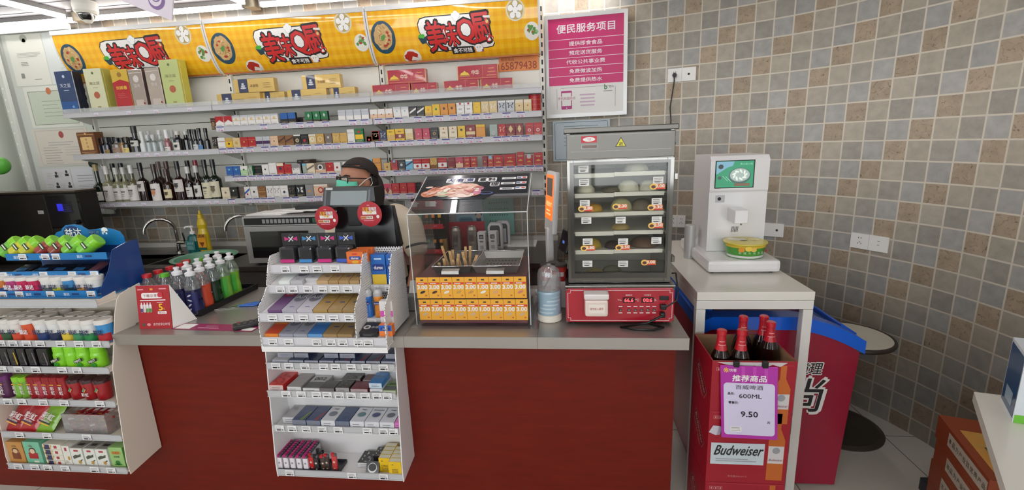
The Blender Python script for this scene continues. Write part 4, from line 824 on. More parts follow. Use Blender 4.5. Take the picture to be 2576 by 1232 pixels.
for x0,x1,y0,y1,z0,z1 in ((SKX0-.004,SKX0,SKY0,SKY1,ZC-D,ZC-.001),(SKX1,SKX1+.004,SKY0,SKY1,ZC-D,ZC-.001),(SKX0,SKX1,SKY0-.004,SKY0,ZC-D,ZC-.001),(SKX0,SKX1,SKY1,SKY1+.004,ZC-D,ZC-.001),(SKX0,SKX1,SKY0,SKY1,ZC-D-.004,ZC-D)):b.box(x0,x1,y0,y1,z0,z1,DSTEEL)
b.box(-2.86,-2.84,SKY0,SKY1,ZC-D,ZC-.004,GREYSTEEL);b.build('sink_basin',t)
def faucet(px,py,top,label):
 q = PZ(px,py,ZC);x,y = q.x,3.13;s = (top-ZC);t = thing('faucet',label,'faucet',(x,y,ZC),0,'sink faucets')
 CH = mat((190,186,180),.12,1.0)
 b = MB();b.lathe([(.026,0),(.026,.008),(.015,.014),(.014,.06)],CH,seg=16);b.build('base',t,local=True)
 R_ = .095;dx,dy = -.78,-.62;pts = [(0,0,.05),(0,0,s-R_)]+[(dx*R_*(1-math.cos(a)),dy*R_*(1-math.cos(a)),s-R_+R_*math.sin(a)) for a in [R(k*14) for k in range(1,14)]]
 b = MB();b.tube(pts,.0115,CH,12);b.build('spout',t,local=True)
 b = MB();b.lathe([(.015,-.03),(.016,.03)],CH,(.03,0,.075),12,axis=(1,0,0));b.tube([(.058,0,.075),(.066,-.01,.10),(.07,-.02,.155)],.006,CH,8);b.build('handle',t,local=True)
faucet(416,645,1.105,'chrome gooseneck tap at the left sink, behind the blue gum display')
faucet(600,650,1.115,'chrome gooseneck tap at the right sink, beside the microwave')
# soap pump, detergent, basin
q = PZ(487,636,ZC);t = thing('soap_bottle','teal hand soap bottle with a white pump behind the sink','soap bottle',(q.x,3.12,ZC))
b = MB();TEAL = mat((22,92,92),.15,coat=.5);b.lathe([(.05,0),(.054,.01),(.052,.09),(.04,.125),(.018,.135),(.016,.145),(0,.145)],TEAL,sx=1,sy=.7);b.build('body',t,local=True)
b = MB();b.rect((0,-.0385,.06),XR,ZU,.072,.07,mat((60,120,124),.4));b.text('洗手液',(0,-.0385,.075),XR,ZU,.016,mat((180,206,206),.5));b.lines((0,-.0385,.055),XR,ZU,.05,3,mat((160,190,190),.5),pitch=.01,h=.003);b.build('label',t,local=True)
b = MB();b.lathe([(.017,.143),(.017,.16),(.006,.162),(.006,.19),(.014,.192),(.014,.202),(0,.204)],WHITE,seg=14);b.tube([(0,0,.198),(-.04,-.01,.196),(-.046,-.012,.186)],.006,WHITE,8);b.build('pump',t,local=True)
q = PZ(517,634,ZC);t = thing('detergent_bottle','yellow detergent bottle with black lettering leaning beside the teal soap','detergent',(q.x,3.13,ZC))
b = MB();YL = mat((206,176,32),.25,coat=.3);b.lathe([(.040,0),(.043,.01),(.041,.14),(.032,.18),(.036,.21),(.026,.245),(.017,.26),(0,.26)],YL,sx=1,sy=.7);b.build('body',t,local=True)
b = MB();b.lathe([(.019,.258),(.018,.285),(.009,.29),(.007,.315),(0,.316)],YL,seg=14);b.build('cap',t,local=True)
b = MB();b.rect((0,-.0302,.09),XR,ZU,.066,.10,mat((222,150,34),.4));b.text('LUSCHE',(0,-.0302,.128),XR,ZU,.022,INK,width=.058,bold=.02,e=.003);b.shape((0,-.0302,.06),XR,ZU,[(-.02,.02),(.02,.02),(0,-.018)],mat((120,60,20),.4),.002);b.rect((0,-.0302,.03),XR,ZU,.066,.02,mat((30,90,70),.4),e=.0016);b.build('label',t,local=True)
q = PZ(492,653,ZC+.10);t = thing('plastic_basin','pale green plastic basin in the sink behind the drink bottles','basin',(-2.53,2.915,ZC-.1595))
b = MB();GB = mat((120,168,140),.3);b.lathe([(.125,.0),(.13,.04),(.185,.16),(.207,.172),(.208,.178),(.184,.174),(.124,.006),(0,.006)],GB,seg=32);b.build('bowl',t,local=True)
# microwave
t = thing('microwave','grey microwave oven on the back counter behind the till','microwave',(-1.80,3.0,ZC))
x0,x1,y0,y1,z0,z1 = -2.055,-1.50,2.72,3.10,ZC+.012,1.158
b = MB();b.box(x0,x1,y0+.02,y1,z0,z1,mat((150,148,146),.35,.5),.006);b.build('housing',t)
b = MB();b.box(x0,x1,y0,y0+.0195,z1-.062,z1,mat((168,166,164),.4),.003);o = ((x0+x1)/2,y0,z1-.031);b.rect(o,XR,ZU,.53,.044,mat((22,22,24),.3))
for k in range(12):b.rect(o,XR,ZU,.02,.026,mat((150,150,150),.5),cx=-.13+k*.027,e=.001)
b.rect(o,XR,ZU,.05,.03,mat((40,96,70),.4),cx=.225,e=.001);b.build('control_strip',t)
b = MB();b.box(x0,x1,y0,y0+.0195,z0,z1-.064,mat((170,168,166),.35,.4),.003);dr = b.build('door',t)
b = MB();b.rect((x0+.24,y0,(z0+z1)/2-.03),XR,ZU,.40,.175,mat((28,28,30),.08,coat=.6),e=.0008);b.build('window',dr)
b = MB();b.tube([(x1-.06,y0-.002,z0+.05),(x1-.06,y0-.03,z0+.06),(x1-.06,y0-.03,z1-.12),(x1-.06,y0-.002,z1-.11)],.008,CHROME,8);b.build('handle',dr)
for x in (x0+.04,x1-.04):
 for y in (y0+.05,y1-.04):b = MB();b.lathe([(.012,0),(.012,.012)],BLACK,(x,y,ZC),10);b.build('foot',t)
rn = random.Random(4)
for k,(cx,cy,lab) in enumerate(((-1.93,2.86,'large white paper at the bottom of the pile on the microwave'),(-1.84,2.9,'white paper in the middle of the pile on the microwave'),(-1.72,2.94,'topmost white paper of the pile on the microwave'))):
 b = MB();b.M = Matrix.Translation((cx,cy,z1+.0006+k*.006)) @ Matrix.Rotation(R((-4,9,-12)[k]),4,'Z');b.box(-.13,.13,-.095,.095,0,.005,PAPER)
 tag(b.build('paper_sheet'),lab,'paper','papers on the microwave')
# black folder above papers
b = MB();b.M = Matrix.Translation((-1.64,2.98,z1+.0186+.0008)) @ Matrix.Rotation(R(8),4,'Z');b.box(-.15,.12,-.09,.09,0,.022,BLACK,.003)
tag(b.build('document_folder'),'flat black folder lying on the papers on the microwave','folder')
# black steel oven at the left end
t = thing('steam_oven','dark steel oven with a blue display at the left end of the back counter','oven',(-3.76,3.0,ZC))
OV = mat((62,58,54),.32,.75,noise=.1);x0,x1,y0,y1,z1 = -4.30,-3.30,2.80,2.95,1.345
b = MB();b.box(x0,x1,y0+.02,y1,ZC+.01,z1,mat((40,37,35),.4,.4),.004);b.build('housing',t)
b = MB();b.box(x0,x1-.245,y0,y0+.019,ZC+.02,z1-.012,OV,.003);dr = b.build('door',t)
b = MB();b.tube([(x0+.03,y0-.03,z1-.06),(x0+.03,y0-.03,ZC+.1)],.010,CHROME,8)
for z in (z1-.1,ZC+.14):b.tube([(x0+.03,y0,z),(x0+.03,y0-.03,z)],.006,CHROME,8)
b.build('handle',dr)
b = MB();b.rect((x1-.30,y0,1.215),XR,ZU,.045,.024,mat((170,168,166),.5),e=.001);b.lines((x1-.30,y0,1.22),XR,ZU,.035,2,GREYINK,pitch=.008,h=.002,e=.0016);b.build('badge',dr)
b = MB();b.box(x1-.243,x1,y0,y0+.019,1.105,z1-.012,mat((12,12,14),.15,coat=.4),.003);cpn = b.build('control_panel',t)
b = MB();b.rect((x1-.11,y0,1.245),XR,ZU,.125,.085,mat((16,14,34),.15),e=.0008);b.rect((x1-.14,y0,1.245),XR,ZU,.045,.05,mat((40,40,190),.3,emit=.5),e=.0012);b.lines((x1-.09,y0,1.26),XR,ZU,.06,4,mat((50,50,120),.4,emit=.2),pitch=.014,h=.003,e=.0012);b.build('display',cpn)
b = MB();b.lathe([(.016,0),(.016,.02),(.014,.024),(0,.024)],BLACK,(x1-.035,y0-.0005,1.14),16,axis=(0,-1,0));b.build('knob',cpn)
b = MB();b.box(x1-.243,x1,y0,y0+.019,ZC+.02,1.10,OV,.003);b.text('乐创',((x1-.12),y0,1.06),XR,ZU,.016,mat((190,190,190),.4));b.rect((x1-.12,y0,1.03),XR,ZU,.16,.004,mat((150,148,146),.3),e=.001);b.build('lower_panel',t)
b = MB();b.box(x0,x1,y0+.0,y1,z1+.0005,z1+.012,mat((96,84,70),.3,.7));b.build('top_plate',t)
for x in (x0+.05,x1-.05):
 for y in (y0+.04,y1-.03):b = MB();b.lathe([(.016,0),(.016,.0105)],BLACK,(x,y,ZC),10);b.build('foot',t)
# brown cabinet standing before the pale left wall, green ball on top
t = thing('brown_cabinet','dark brown cabinet cut by the left edge of the photo','cabinet',(-4.25,2.66,0));BRN = mat((62,44,38),.4)
b = MB();b.box(-4.41,-3.92,2.36,2.66,.04,1.49,BRN,.02);b.build('body',t)
b = MB();b.box(-4.405,-3.93,2.345,2.359,.08,1.46,mat((54,38,33),.35),.004);b.build('door',t)
b = MB();b.box(-4.39,-3.94,2.38,2.64,0,.04,BLACK);b.build('plinth',t)
p = PY(0,382,2.52);b = MB();b.ball((p.x-.01,2.5,1.4905+.055),.055,mat((86,168,62),.35),20,12);tag(b.build('green_ball'),'bright green round object on the brown cabinet at the left edge','ball')
# ================================================================ goods behind the food case: lighters, cans, gift boxes, posters
def lighter_display():
 t = thing('lighter_display','red and black two-tier lighter display behind the food case','display stand',(-.92,3.0,ZC));RD = mat((186,28,48),.35);BK = mat((22,20,22),.35)
 xa,xb,y = -1.02,-.80,2.96
 b = MB();b.box(xa,xb,y+.03,y+.16,ZC,ZC+.37,BK,.002);b.rect(((xa+xb)/2,y+.03,ZC+.33),XR,ZU,xb-xa,.06,mat((150,24,40),.4));b.build('backboard',t)
 for k in range(2):
  z = ZC+.005+k*.17;b = MB();b.box(xa,xb,y-.02,y+.029,z,z+.008,RD);b.box(xa,xb,y-.024,y-.02,z,z+.032,RD);b.text('JCC',((xb-.05),y-.024,z+.018),XR,ZU,.014,mat((226,170,180),.4));b.build('tier',t)
  for j in range(5):
   x = xa+.022+j*.043;c = [(206,160,40),(160,170,60),(90,160,120),(210,140,50),(214,130,60)][(j+k) % 5]
   l = thing('lighter','black lighter with coloured top, %s from left on the %s tier' % (ORD[j],('lower','upper')[k]),'lighter',(x,y+.004,z+.0085),0,'lighters in the red display')
   b = MB();b.box(-.012,.012,-.006,.006,0,.062,BK,.003);b.rect((0,-.006,.03),XR,ZU,.008,.03,mat((120,90,90),.4));b.build('body',l,local=True)
   b = MB();b.box(-.010,.010,-.005,.005,.0625,.084,mat(c,.35),.002);b.build('cap',l,local=True)
 for j,(x,w) in enumerate(((-1.0,.04),(-.905,.07))):b = MB();b.box(x,x+w,y-.0262,y-.025,ZC+.325,ZC+.36,PAPER);b.box(x+.005,x+w-.005,y-.0245,y+.03,ZC+.34,ZC+.345,PAPER);b.build('price_card',t)
lighter_display()
def can(x,y,label):
 t = thing('drink_can',label,'can',(x,y,ZC),0,'silver cans');b = MB();SV = mat((176,168,160),.25,.7);b.lathe([(.028,0),(.034,.012),(.034,.148),(.027,.166),(.028,.17),(.026,.168),(0,.164)],SV,seg=20);b.build('body',t,local=True)
 b = MB();b.band((0,0),.0345,.07,.12,-120,-60,mat((90,78,74),.4));b.band((0,0),.0345,.04,.055,-115,-65,mat((100,88,84),.4));b.build('print',t,local=True)
can(-.735,3.02,'silver drink can standing left, in front of the red board');can(-.628,3.04,'silver drink can standing right, beside the narrow white boxes')
b = MB();b.box(-.835,-.795,2.985,3.02,ZC+.0005,ZC+.095,mat((150,120,66),.35),.002);tag(b.build('gold_box'),'small gold box between the lighter display and the left can','box')
b = MB();b.box(-.80,-.55,3.10,3.112,ZC+.0005,ZC+.19,mat((150,24,44),.4));b.box(-.72,-.64,3.112,3.17,ZC+.0005,ZC+.05,mat((150,24,44),.4));tag(b.build('red_board'),'dark red upright board behind the silver cans','board')
for k,(x,y,lab) in enumerate(((-.556,2.99,'narrow white gift box with a dark square, left of the pair'),(-.482,3.0,'narrow white gift box with a dark square, right of the pair'))):
 b = MB();b.box(x-.027,x+.027,y,y+.06,ZC+.0005,ZC+.135,mat((214,212,212),.35),.002);o = (x,y,ZC+.068);b.rect(o,XR,ZU,.028,.028,mat((36,34,38),.4),cy=.036);b.text('囍' if k == 0 else '福',o,XR,ZU,.018,mat((200,200,200),.4),cy=.036,e=.002);b.disc(o,XR,ZU,.014,.006,mat((120,120,122),.5),cy=.004);b.text('禧',o,XR,ZU,.026,mat((120,118,120),.5),cy=-.035);tag(b.build('tea_box'),lab,'box','narrow white boxes')
for k,(x,lab) in enumerate(((-.475,'taller white box with rounded top, nearer one behind the pair'),(-.432,'taller white box with rounded top, farther one behind the pair'))):
 b = MB();y = 3.075+k*.07;pts = [(x-.05,y,ZC+.0005),(x+.05,y,ZC+.0005),(x+.05,y,ZC+.155),(x+.035,y,ZC+.18),(x-.035,y,ZC+.18),(x-.05,y,ZC+.155)];b.extrude(pts,(0,.05,0),mat((196,196,198),.35));b.shape((x,y,ZC),XR,ZU,[(-.035,.02),(.035,.02),(.035,.15),(.026,.165),(-.026,.165),(-.035,.15)],mat((70,70,74),.4));b.rect((x,y,ZC+.08),XR,ZU,.05,.1,mat((186,186,190),.4),e=.0014);tag(b.build('gift_carton'),lab,'box','rounded white boxes')
def poster_flat(x0,x1,z0,z1,col,label,fn,y=3.352,name='wall_poster'):
 b = MB();b.box(x0,x1,y,y+.003,z0,z1,mat(col,.5));fn(b,((x0+x1)/2,y,(z0+z1)/2),x1-x0,z1-z0);return tag(b.build(name),label,'poster')
def p_blue(b,o,w,h):
 DB = mat((50,66,104),.5);b.lines(o,XR,ZU,w*.5,3,mat((96,120,140),.6),cx=w*.02,cy=h*.32,pitch=.025,h=.005);b.text('消费维权',o,XR,ZU,.03,mat((140,70,86),.5),cx=-w*.08,cy=-h*.06,slant=.2);b.rect(o,XR,ZU,w*.5,.05,mat((112,158,186),.5),cx=-w*.12,cy=-h*.26,rad=.02);b.lines(o,XR,ZU,w*.4,2,DB,cx=-w*.1,cy=-h*.23,pitch=.02,h=.004,e=.0014)
 b.disc(o,XR,ZU,.026,.024,DB,cx=w*.34,cy=-h*.1);b.disc(o,XR,ZU,.02,.02,mat((216,190,170),.5),cx=w*.34,cy=-h*.15,e=.001);b.rect(o,XR,ZU,.036,.06,DB,cx=w*.34,cy=-h*.3)
def p_green(b,o,w,h):
 b.disc(o,XR,ZU,.03,.028,mat((70,110,104),.5),cx=-w*.3,cy=h*.38)
 for k in range(4):
  for j in range(8):b.disc(o,XR,ZU,.005,.006,mat((66,96,92),.5),cx=-w*.28+j*w*.08,cy=h*.2-k*.045,seg=8)
poster_flat(-.93,-.815,.93,1.235,(206,200,206),'pale lilac sheet on the tiles behind the lighter display',lambda b,o,w,h:b.lines(o,XR,ZU,w*.6,4,mat((120,100,130),.6),cy=-h*.2,pitch=.02,h=.004),name='notice_paper')
poster_flat(-.812,-.60,.93,1.215,(168,198,212),'light blue printed poster with a little policeman, behind the food case',p_blue)
poster_flat(-.597,-.37,.885,1.225,(120,176,166),'pale green printed poster right of the blue one, behind the food case',p_green)
b = MB();b.box(-.40,-.20,3.12,3.30,ZC+.0005,ZC+.012,PAPER,.002);tag(b.build('paper_stack'),'flat pile of white paper on the back counter under the green poster','paper')
# white water bottle shapes under the lowest rack shelf, left of the food case
b = MB();q = PY(1022,560,3.0);b.box(q.x-.16,q.x+.01,3.02,3.16,ZC+.0005,ZC+.07,mat((176,30,44),.4),.003);tag(b.build('red_box'),'low red box beside the cashier, left of the lighter display','box')
b = MB();b.box(q.x-.15,q.x-.01,3.04,3.12,ZC+.071,ZC+.19,mat((200,200,206),.4),.01);b.rect((q.x-.05,3.04,ZC+.13),XR,ZU,.05,.06,mat((60,70,66),.5));b.rect((q.x-.05,3.04,ZC+.13),XR,ZU,.025,.03,mat((170,180,176),.5),e=.001);tag(b.build('white_device'),'small white device standing on the low red box','device')
t = thing('white_pouch','large white rounded pouch with printed lines hanging below the lowest shelf','pouch',(-.98,3.2,1.0))
b = MB();b.box(-1.13,-.93,3.16,3.20,1.03,1.20,mat((206,202,206),.4),.03);b.text('保鲜袋',(-1.03,3.16,1.13),XR,ZU,.022,mat((70,70,76),.5));b.lines((-1.03,3.16,1.09),XR,ZU,.09,2,GREYINK,pitch=.016,h=.004);b.build('bag',t)
b = MB();b.tube([(-1.03,3.18,1.19),(-1.03,3.19,1.202)],.004,CHROME,6);b.build('hook',t)
# ================================================================ the cashier behind the till
def limb(pts,radii,seg=14):
 """closed tapering limb with rounded ends"""
 b = MB();P = [Vector(p) for p in pts];n = len(P);fine,rf = [],[]
 for i in range(n-1):
  for k in range(6):t_ = k/6;fine.append(P[i].lerp(P[i+1],t_));rf.append(radii[i]+(radii[i+1]-radii[i])*t_)
 fine.append(P[-1]);rf.append(radii[-1]);d0 = (fine[0]-fine[1]).normalized();d1 = (fine[-1]-fine[-2]).normalized()
 b.tube([fine[0]+d0*rf[0]*.8,fine[0]+d0*rf[0]*.5]+fine+[fine[-1]+d1*rf[-1]*.5,fine[-1]+d1*rf[-1]*.8],[rf[0]*.45,rf[0]*.85]+rf+[rf[-1]*.85,rf[-1]*.45],BLACK,seg)
 return b.v,b.f
def trunk(secs,seg=28):
 """torso from stacked ellipses (z, cx, cy, rx, ry)"""
 b = MB();vs = []
 for z,cx,cy,rx,ry in secs:vs += [(cx+rx*math.cos(2*math.pi*k/seg),cy+ry*math.sin(2*math.pi*k/seg),z) for k in range(seg)]
 n = len(secs);fs = [(i*seg+k,i*seg+(k+1) % seg,(i+1)*seg+(k+1) % seg,(i+1)*seg+k) for i in range(n-1) for k in range(seg)]
 fs += [tuple(range(seg))[::-1],tuple(range((n-1)*seg,n*seg))];return [Vector(v) for v in vs],fs
def fused(parts,name,m,parent,voxel=.009,smooth=4):
 """join closed shapes into one continuous surface"""
 vs,fs = [],[]
 for v,f in parts:
  n = len(vs);vs += v;fs += [tuple(n+i for i in q) for q in f]
 me = bpy.data.meshes.new('f');me.from_pydata(vs,[],fs);o = bpy.data.objects.new('f',me);C.objects.link(o)
 r = o.modifiers.new('r','REMESH');r.mode = 'VOXEL';r.voxel_size = voxel
 s = o.modifiers.new('s','SMOOTH');s.iterations = smooth;s.factor = .5
 dg = bpy.context.evaluated_depsgraph_get();out = bpy.data.meshes.new_from_object(o.evaluated_get(dg),depsgraph=dg)
 b = MB();b.add([v.co.copy() for v in out.vertices],[tuple(p.vertices) for p in out.polygons],m,True)
 bpy.data.objects.remove(o);bpy.data.meshes.remove(out);return b.build(name,parent,local=True)
def ellip(c,r,rot=None,seg=24,rings=16,fn=None):
 b = MB();b.ball((0,0,0),1,BLACK,seg,rings);out = []
 for v in b.v:
  p = Vector((v.x*r[0],v.y*r[1],v.z*r[2]))
  if fn:p = fn(p,v)
  if rot:p = rot @ p
  out.append(p+Vector(c))
 return out,b.f
PE = thing('person','cashier in black headscarf, glasses, green mask and cream shirt behind the till','person',(-1.06,2.44,0))
SKIN = mat((176,122,96),.5);SHIRT = mat((218,204,182),.7,noise=.04,nscale=30);SCARF = mat((36,27,26),.75);TROU = mat((34,34,40),.7)
HC = Vector((-.055,-.005,1.392));FA = Matrix.Rotation(R(-36),3,'Z')       # the face looks to the viewer's left
def H(x,y,z):return HC+FA @ Vector((x,y,z))                                # local head axes: -y is the face
def headfn(p,v):
 if p.y < 0 and p.z < -.01:p.x *= 1-.28*min(1,(-p.z-.01)/.1)
 if p.y > 0 and p.z < -.05:p.y *= .8
 return p
parts = [ellip(HC,(.076,.096,.112),FA,fn=headfn),ellip(H(0,-.096,-.012),(.014,.02,.026),FA,12,8),ellip(H(0,-.072,-.075),(.034,.026,.032),FA,12,8),ellip(H(.078,.008,-.012),(.010,.02,.032),FA,10,8),ellip(H(-.078,.008,-.012),(.010,.02,.032),FA,10,8)]
J = [(0,.0,.80),(0,.0,.95),(0,.0,1.08),(0,.0,1.19),(-.01,.0,1.235),(-.035,-.005,1.30),(-.05,0,1.38),
     (.13,.0,1.175),(.215,-.01,1.135),(.255,-.06,.99),(.262,-.10,.90),(.262,-.20,.84),(.262,-.245,.815),
     (-.13,.0,1.175),(-.20,-.01,1.135),(-.225,-.02,.98),(-.215,-.10,.90),(-.19,-.22,.885),(-.18,-.26,.88),
     (.08,.0,.74),(.09,-.01,.45),(.092,.01,.09),(.095,-.10,.035),(-.08,.0,.74),(-.09,-.01,.45),(-.092,.01,.09),(-.095,-.10,.035)]
TR = [(.72,0,.0,.12,.09),(.80,0,0,.155,.115),(.88,0,0,.15,.11),(.98,0,0,.135,.10),(1.08,0,0,.15,.108),(1.15,0,.0,.155,.10),(1.195,-.004,.0,.12,.085),(1.225,-.012,0,.075,.065),(1.25,-.02,0,.056,.056),(1.32,-.042,-.002,.05,.05)]
parts.append(trunk(TR))
parts += [limb([J[7],J[8],J[9],J[10],J[11],J[12]],[.07,.058,.043,.040,.029,.024]),limb([J[13],J[14],J[15],J[16],J[17],J[18]],[.07,.058,.043,.040,.029,.024])]
parts += [limb([J[19],J[20],J[21],J[22]],[.092,.06,.038,.032]),limb([J[23],J[24],J[25],J[26]],[.092,.06,.038,.032])]
def hand(w,d,side):
 w = Vector(w);d = Vector(d).normalized();s = d.cross(ZU).normalized()*side;u = s.cross(d)*side;out = [ellip(w+d*.045,(.036,.040,.017),Matrix((s,d,u)).transposed(),12,8)]
 for k in range(4):
  a = w+d*.075+s*(-.026+.0175*k);L = (.062,.072,.068,.052)[k];out.append(limb([a,a+d*L*.5-ZU*.012,a+d*L*.8-ZU*.035],[.0095,.0088,.008],8))
 a = w+d*.03-s*.032;out.append(limb([a,a-s*.02+d*.026-ZU*.006,a-s*.022+d*.05-ZU*.014],[.012,.010,.009],8));return out
parts += hand((.262,-.245,.815),(0,-.85,-.3),1);parts += hand((-.18,-.26,.88),(.3,-.9,-.02),-1)
fused(parts,'body',SKIN,PE,.0075,3)
# shirt, trousers, shoes
fused([trunk([(z,x,y,rx+.016,ry+.014) for z,x,y,rx,ry in TR[1:7]]+[(1.228,-.012,0,.082,.072)]),limb([J[7],J[8],(.25,-.05,1.01)],[.084,.072,.064]),limb([J[13],J[14],(-.222,-.018,.99)],[.084,.072,.064])],'shirt',SHIRT,PE,.009,3)
for s in (1,-1):
 cc = Vector((.25,-.05,1.018)) if s == 1 else Vector((-.222,-.018,.998));ax = (Vector(J[8 if s == 1 else 14])-cc).normalized()
 b = MB();b.lathe([(.061,-.006),(.063,-.004),(.063,.006),(.061,.008)],mat((40,40,48),.6),cc+ax*.004,24,axis=ax,cap=False);b.build('cuff_trim',PE,local=True)
fused([trunk([(z,x,y,rx+.02,ry+.018) for z,x,y,rx,ry in TR[:2]]+[(.84,0,0,.178,.132)]),limb([J[19],J[20],(.092,.01,.12)],[.105,.074,.058]),limb([J[23],J[24],(-.092,.01,.12)],[.105,.074,.058])],'trousers',TROU,PE,.010,3)
for s in (1,-1):
 b = MB();v,f = ellip((s*.094,-.05,.045),(.048,.125,.045),fn=lambda p,v:Vector((p.x,p.y,max(p.z,-.044))));b.add(v,f,BLACK,True);b.build('shoe',PE,local=True)
b = MB();b.M = Matrix.Translation((0,-.138,.98));b.box(-.12,.12,-.004,.004,-.26,.12,mat((30,28,30),.7),.003);b.build('apron',PE,local=True)
b = MB();b.tube([H(.07,.05,-.12),(.07,-.04,1.22),(.10,-.12,1.10)],.010,mat((214,178,30),.5),8);b.build('lanyard',PE,local=True)
# headscarf: covers the skull from the forehead band back, tail hanging behind
def scarf(p,v):
 return p
vs,fs = ellip(H(0,.012,.028),(.086,.104,.092),FA,36,24)
inv = FA.inverted();keep = []
for q in fs:
 c = sum((inv @ (vs[i]-HC) for i in q),Vector((0,0,0)))/len(q)
 if c.z > .062-.95*max(-.02,c.y*.9) and c.z > -.09:keep.append(q)
b = MB();b.add(vs,keep,SCARF,True);o = b.build('headscarf',PE,local=True);md = o.modifiers.new('t','SOLIDIFY');md.thickness = .004
vs,fs = ellip(H(.02,.10,-.07),(.05,.03,.095),FA);b = MB();b.add(vs,fs,SCARF,True);b.build('scarf_tail',PE,local=True)
b = MB();b.tube([H(-.082,.0,.060),H(-.058,-.054,.074),H(0,-.080,.078),H(.058,-.054,.074),H(.082,.0,.060),H(.07,.07,.02)],.006,mat((26,20,20),.7),8);b.build('scarf_band',PE,local=True)
vs,fs = ellip(H(0,.035,-.02),(.080,.075,.085),FA);b = MB();b.add(vs,fs,mat((20,17,18),.6),True);b.build('hair',PE,local=True)
# eyes, brows, mouth, glasses, mask
for s in (1,-1):
 b = MB();b.ball(H(s*.031,-.080,.006),.012,mat((232,226,220),.2),12,8);b.ball(H(s*.031,-.0865,.006),.0066,mat((30,20,16),.1),10,6);b.build('eye',PE,local=True)
 b = MB();b.tube([H(s*.014,-.094,.026),H(s*.034,-.088,.031),H(s*.052,-.076,.026)],.0035,mat((40,28,24),.7),6);b.build('eyebrow',PE,local=True)
b = MB();b.tube([H(-.022,-.094,-.055),H(0,-.099,-.056),H(.022,-.094,-.055)],.004,mat((150,80,74),.5),6);b.build('mouth',PE,local=True)
GF = mat((30,24,24),.3)
gl = None
for s in (1,-1):
 P = [(.008,.018),(.05,.020),(.058,.014),(.055,-.014),(.046,-.020),(.018,-.020),(.009,-.012)];loop = [H(s*x,-.106+.35*max(0,x-.02),.004+z) for x,z in P]
 b = MB();b.tube(loop+[loop[0],loop[1]],.0042,GF,8)
 if s == 1:b.tube([H(-.009,-.106,.012),H(0,-.110,.014),H(.009,-.106,.012)],.0026,GF,6)
 b.tube([H(s*.057,-.094,.016),H(s*.079,-.06,.014),H(s*.084,.012,.006),H(s*.082,.03,-.012)],.0034,GF,6);g = b.build('glasses_rim',PE,local=True)
 b = MB();b.poly(loop,clear('spectacle_lens',gloss=.12));b.build('lens',g,local=True)
MG = mat((96,200,170),.6,noise=.05,nscale=60)
b = MB();n = 12;m_ = 7;vs = []
for i in range(m_+1):
 v = i/m_
 for k in range(n+1):
  a = R(-78+156*k/n);rr = 1+.12*math.sin(math.pi*v)*math.cos(a);w = .086*(1-.10*abs(v-.4));z = -.004-.09*v-.006*math.sin(v*20)
  if i == 0:z += .012*math.cos(a)**4
  vs.append(H(w*math.sin(a),-.038-.076*rr*math.cos(a)*(1 if v < .8 else .94),z))
b.add(vs,[(i*(n+1)+k,i*(n+1)+k+1,(i+1)*(n+1)+k+1,(i+1)*(n+1)+k) for i in range(m_) for k in range(n)],MG,True);o = b.build('face_mask',PE,local=True);md = o.modifiers.new('t','SOLIDIFY');md.thickness = .002
for s in (1,-1):
 b = MB();b.tube([H(s*.083,-.05,-.03),H(s*.090,-.01,.0),H(s*.092,.022,.014),H(s*.090,.03,-.02),H(s*.084,-.03,-.085)],.0022,WHITE,6);b.build('mask_loop',o,local=True)
# ================================================================ service counter with its red laminate front
def laminate(name,rgb):
 m = bpy.data.materials.new(name);m.use_nodes = True;t = m.node_tree;b = t.nodes['Principled BSDF']
 tc = t.nodes.new('ShaderNodeTexCoord');mp = t.nodes.new('ShaderNodeMapping');mp.inputs['Scale'].default_value = (2.2,2.2,16);t.links.new(tc.outputs['Object'],mp.inputs[0])
 n = t.nodes.new('ShaderNodeTexNoise');n.inputs['Scale'].default_value = 2.5;n.inputs['Detail'].default_value = 7;n.inputs['Roughness'].default_value = .6;t.links.new(mp.outputs[0],n.inputs['Vector'])
 c = t.nodes.new('ShaderNodeValToRGB');e = c.color_ramp.elements;e[0].position = .3;e[0].color = (*lin([v*.92 for v in rgb]),1);e[1].position = .72;e[1].color = (*lin([min(255,v*1.06) for v in rgb]),1)
 t.links.new(n.outputs['Fac'],c.inputs[0]);t.links.new(c.outputs[0],b.inputs['Base Color']);b.inputs['Roughness'].default_value = .42;b.inputs['Specular IOR Level'].default_value = .25
 return m
def brushed(name,rgb,rough=.3):
 m = mat(rgb,rough,.7,noise=.08,nscale=3).copy();m.name = name;t = m.node_tree;b = t.nodes['Principled BSDF']
 tc = t.nodes.new('ShaderNodeTexCoord');mp = t.nodes.new('ShaderNodeMapping');mp.inputs['Scale'].default_value = (3,200,200);n = t.nodes.new('ShaderNodeTexNoise');n.inputs['Scale'].default_value = 3
 t.links.new(tc.outputs['Object'],mp.inputs[0]);t.links.new(mp.outputs[0],n.inputs['Vector']);bp = t.nodes.new('ShaderNodeBump');bp.inputs['Strength'].default_value = .08;bp.inputs['Distance'].default_value = .002
 t.links.new(n.outputs['Fac'],bp.inputs['Height']);t.links.new(bp.outputs[0],b.inputs['Normal']);return m
LAM = laminate('red_laminate',(108,24,10));BRUSH = brushed('brushed_steel',(172,167,160),.33)
ZT = .85;YL_,YBK = 1.594,2.22
t = thing('service_counter','long service counter with red wood front and stainless top','counter',(-1.4,1.9,0))
def topslab(x0,x1):
 b = MB();b.extrude([(x0,YL_,ZT),(x0,YL_,ZT-.046),(x0,YL_+.012,ZT-.046),(x0,YL_+.012,ZT-.03),(x0,YBK,ZT-.03),(x0,YBK,ZT)],(x1-x0,0,0),BRUSH);b.build('worktop',t)
b = MB();b.box(-4.38,-1.872,1.775,YBK,ZT-.03,ZT,BRUSH);b.build('worktop',t)
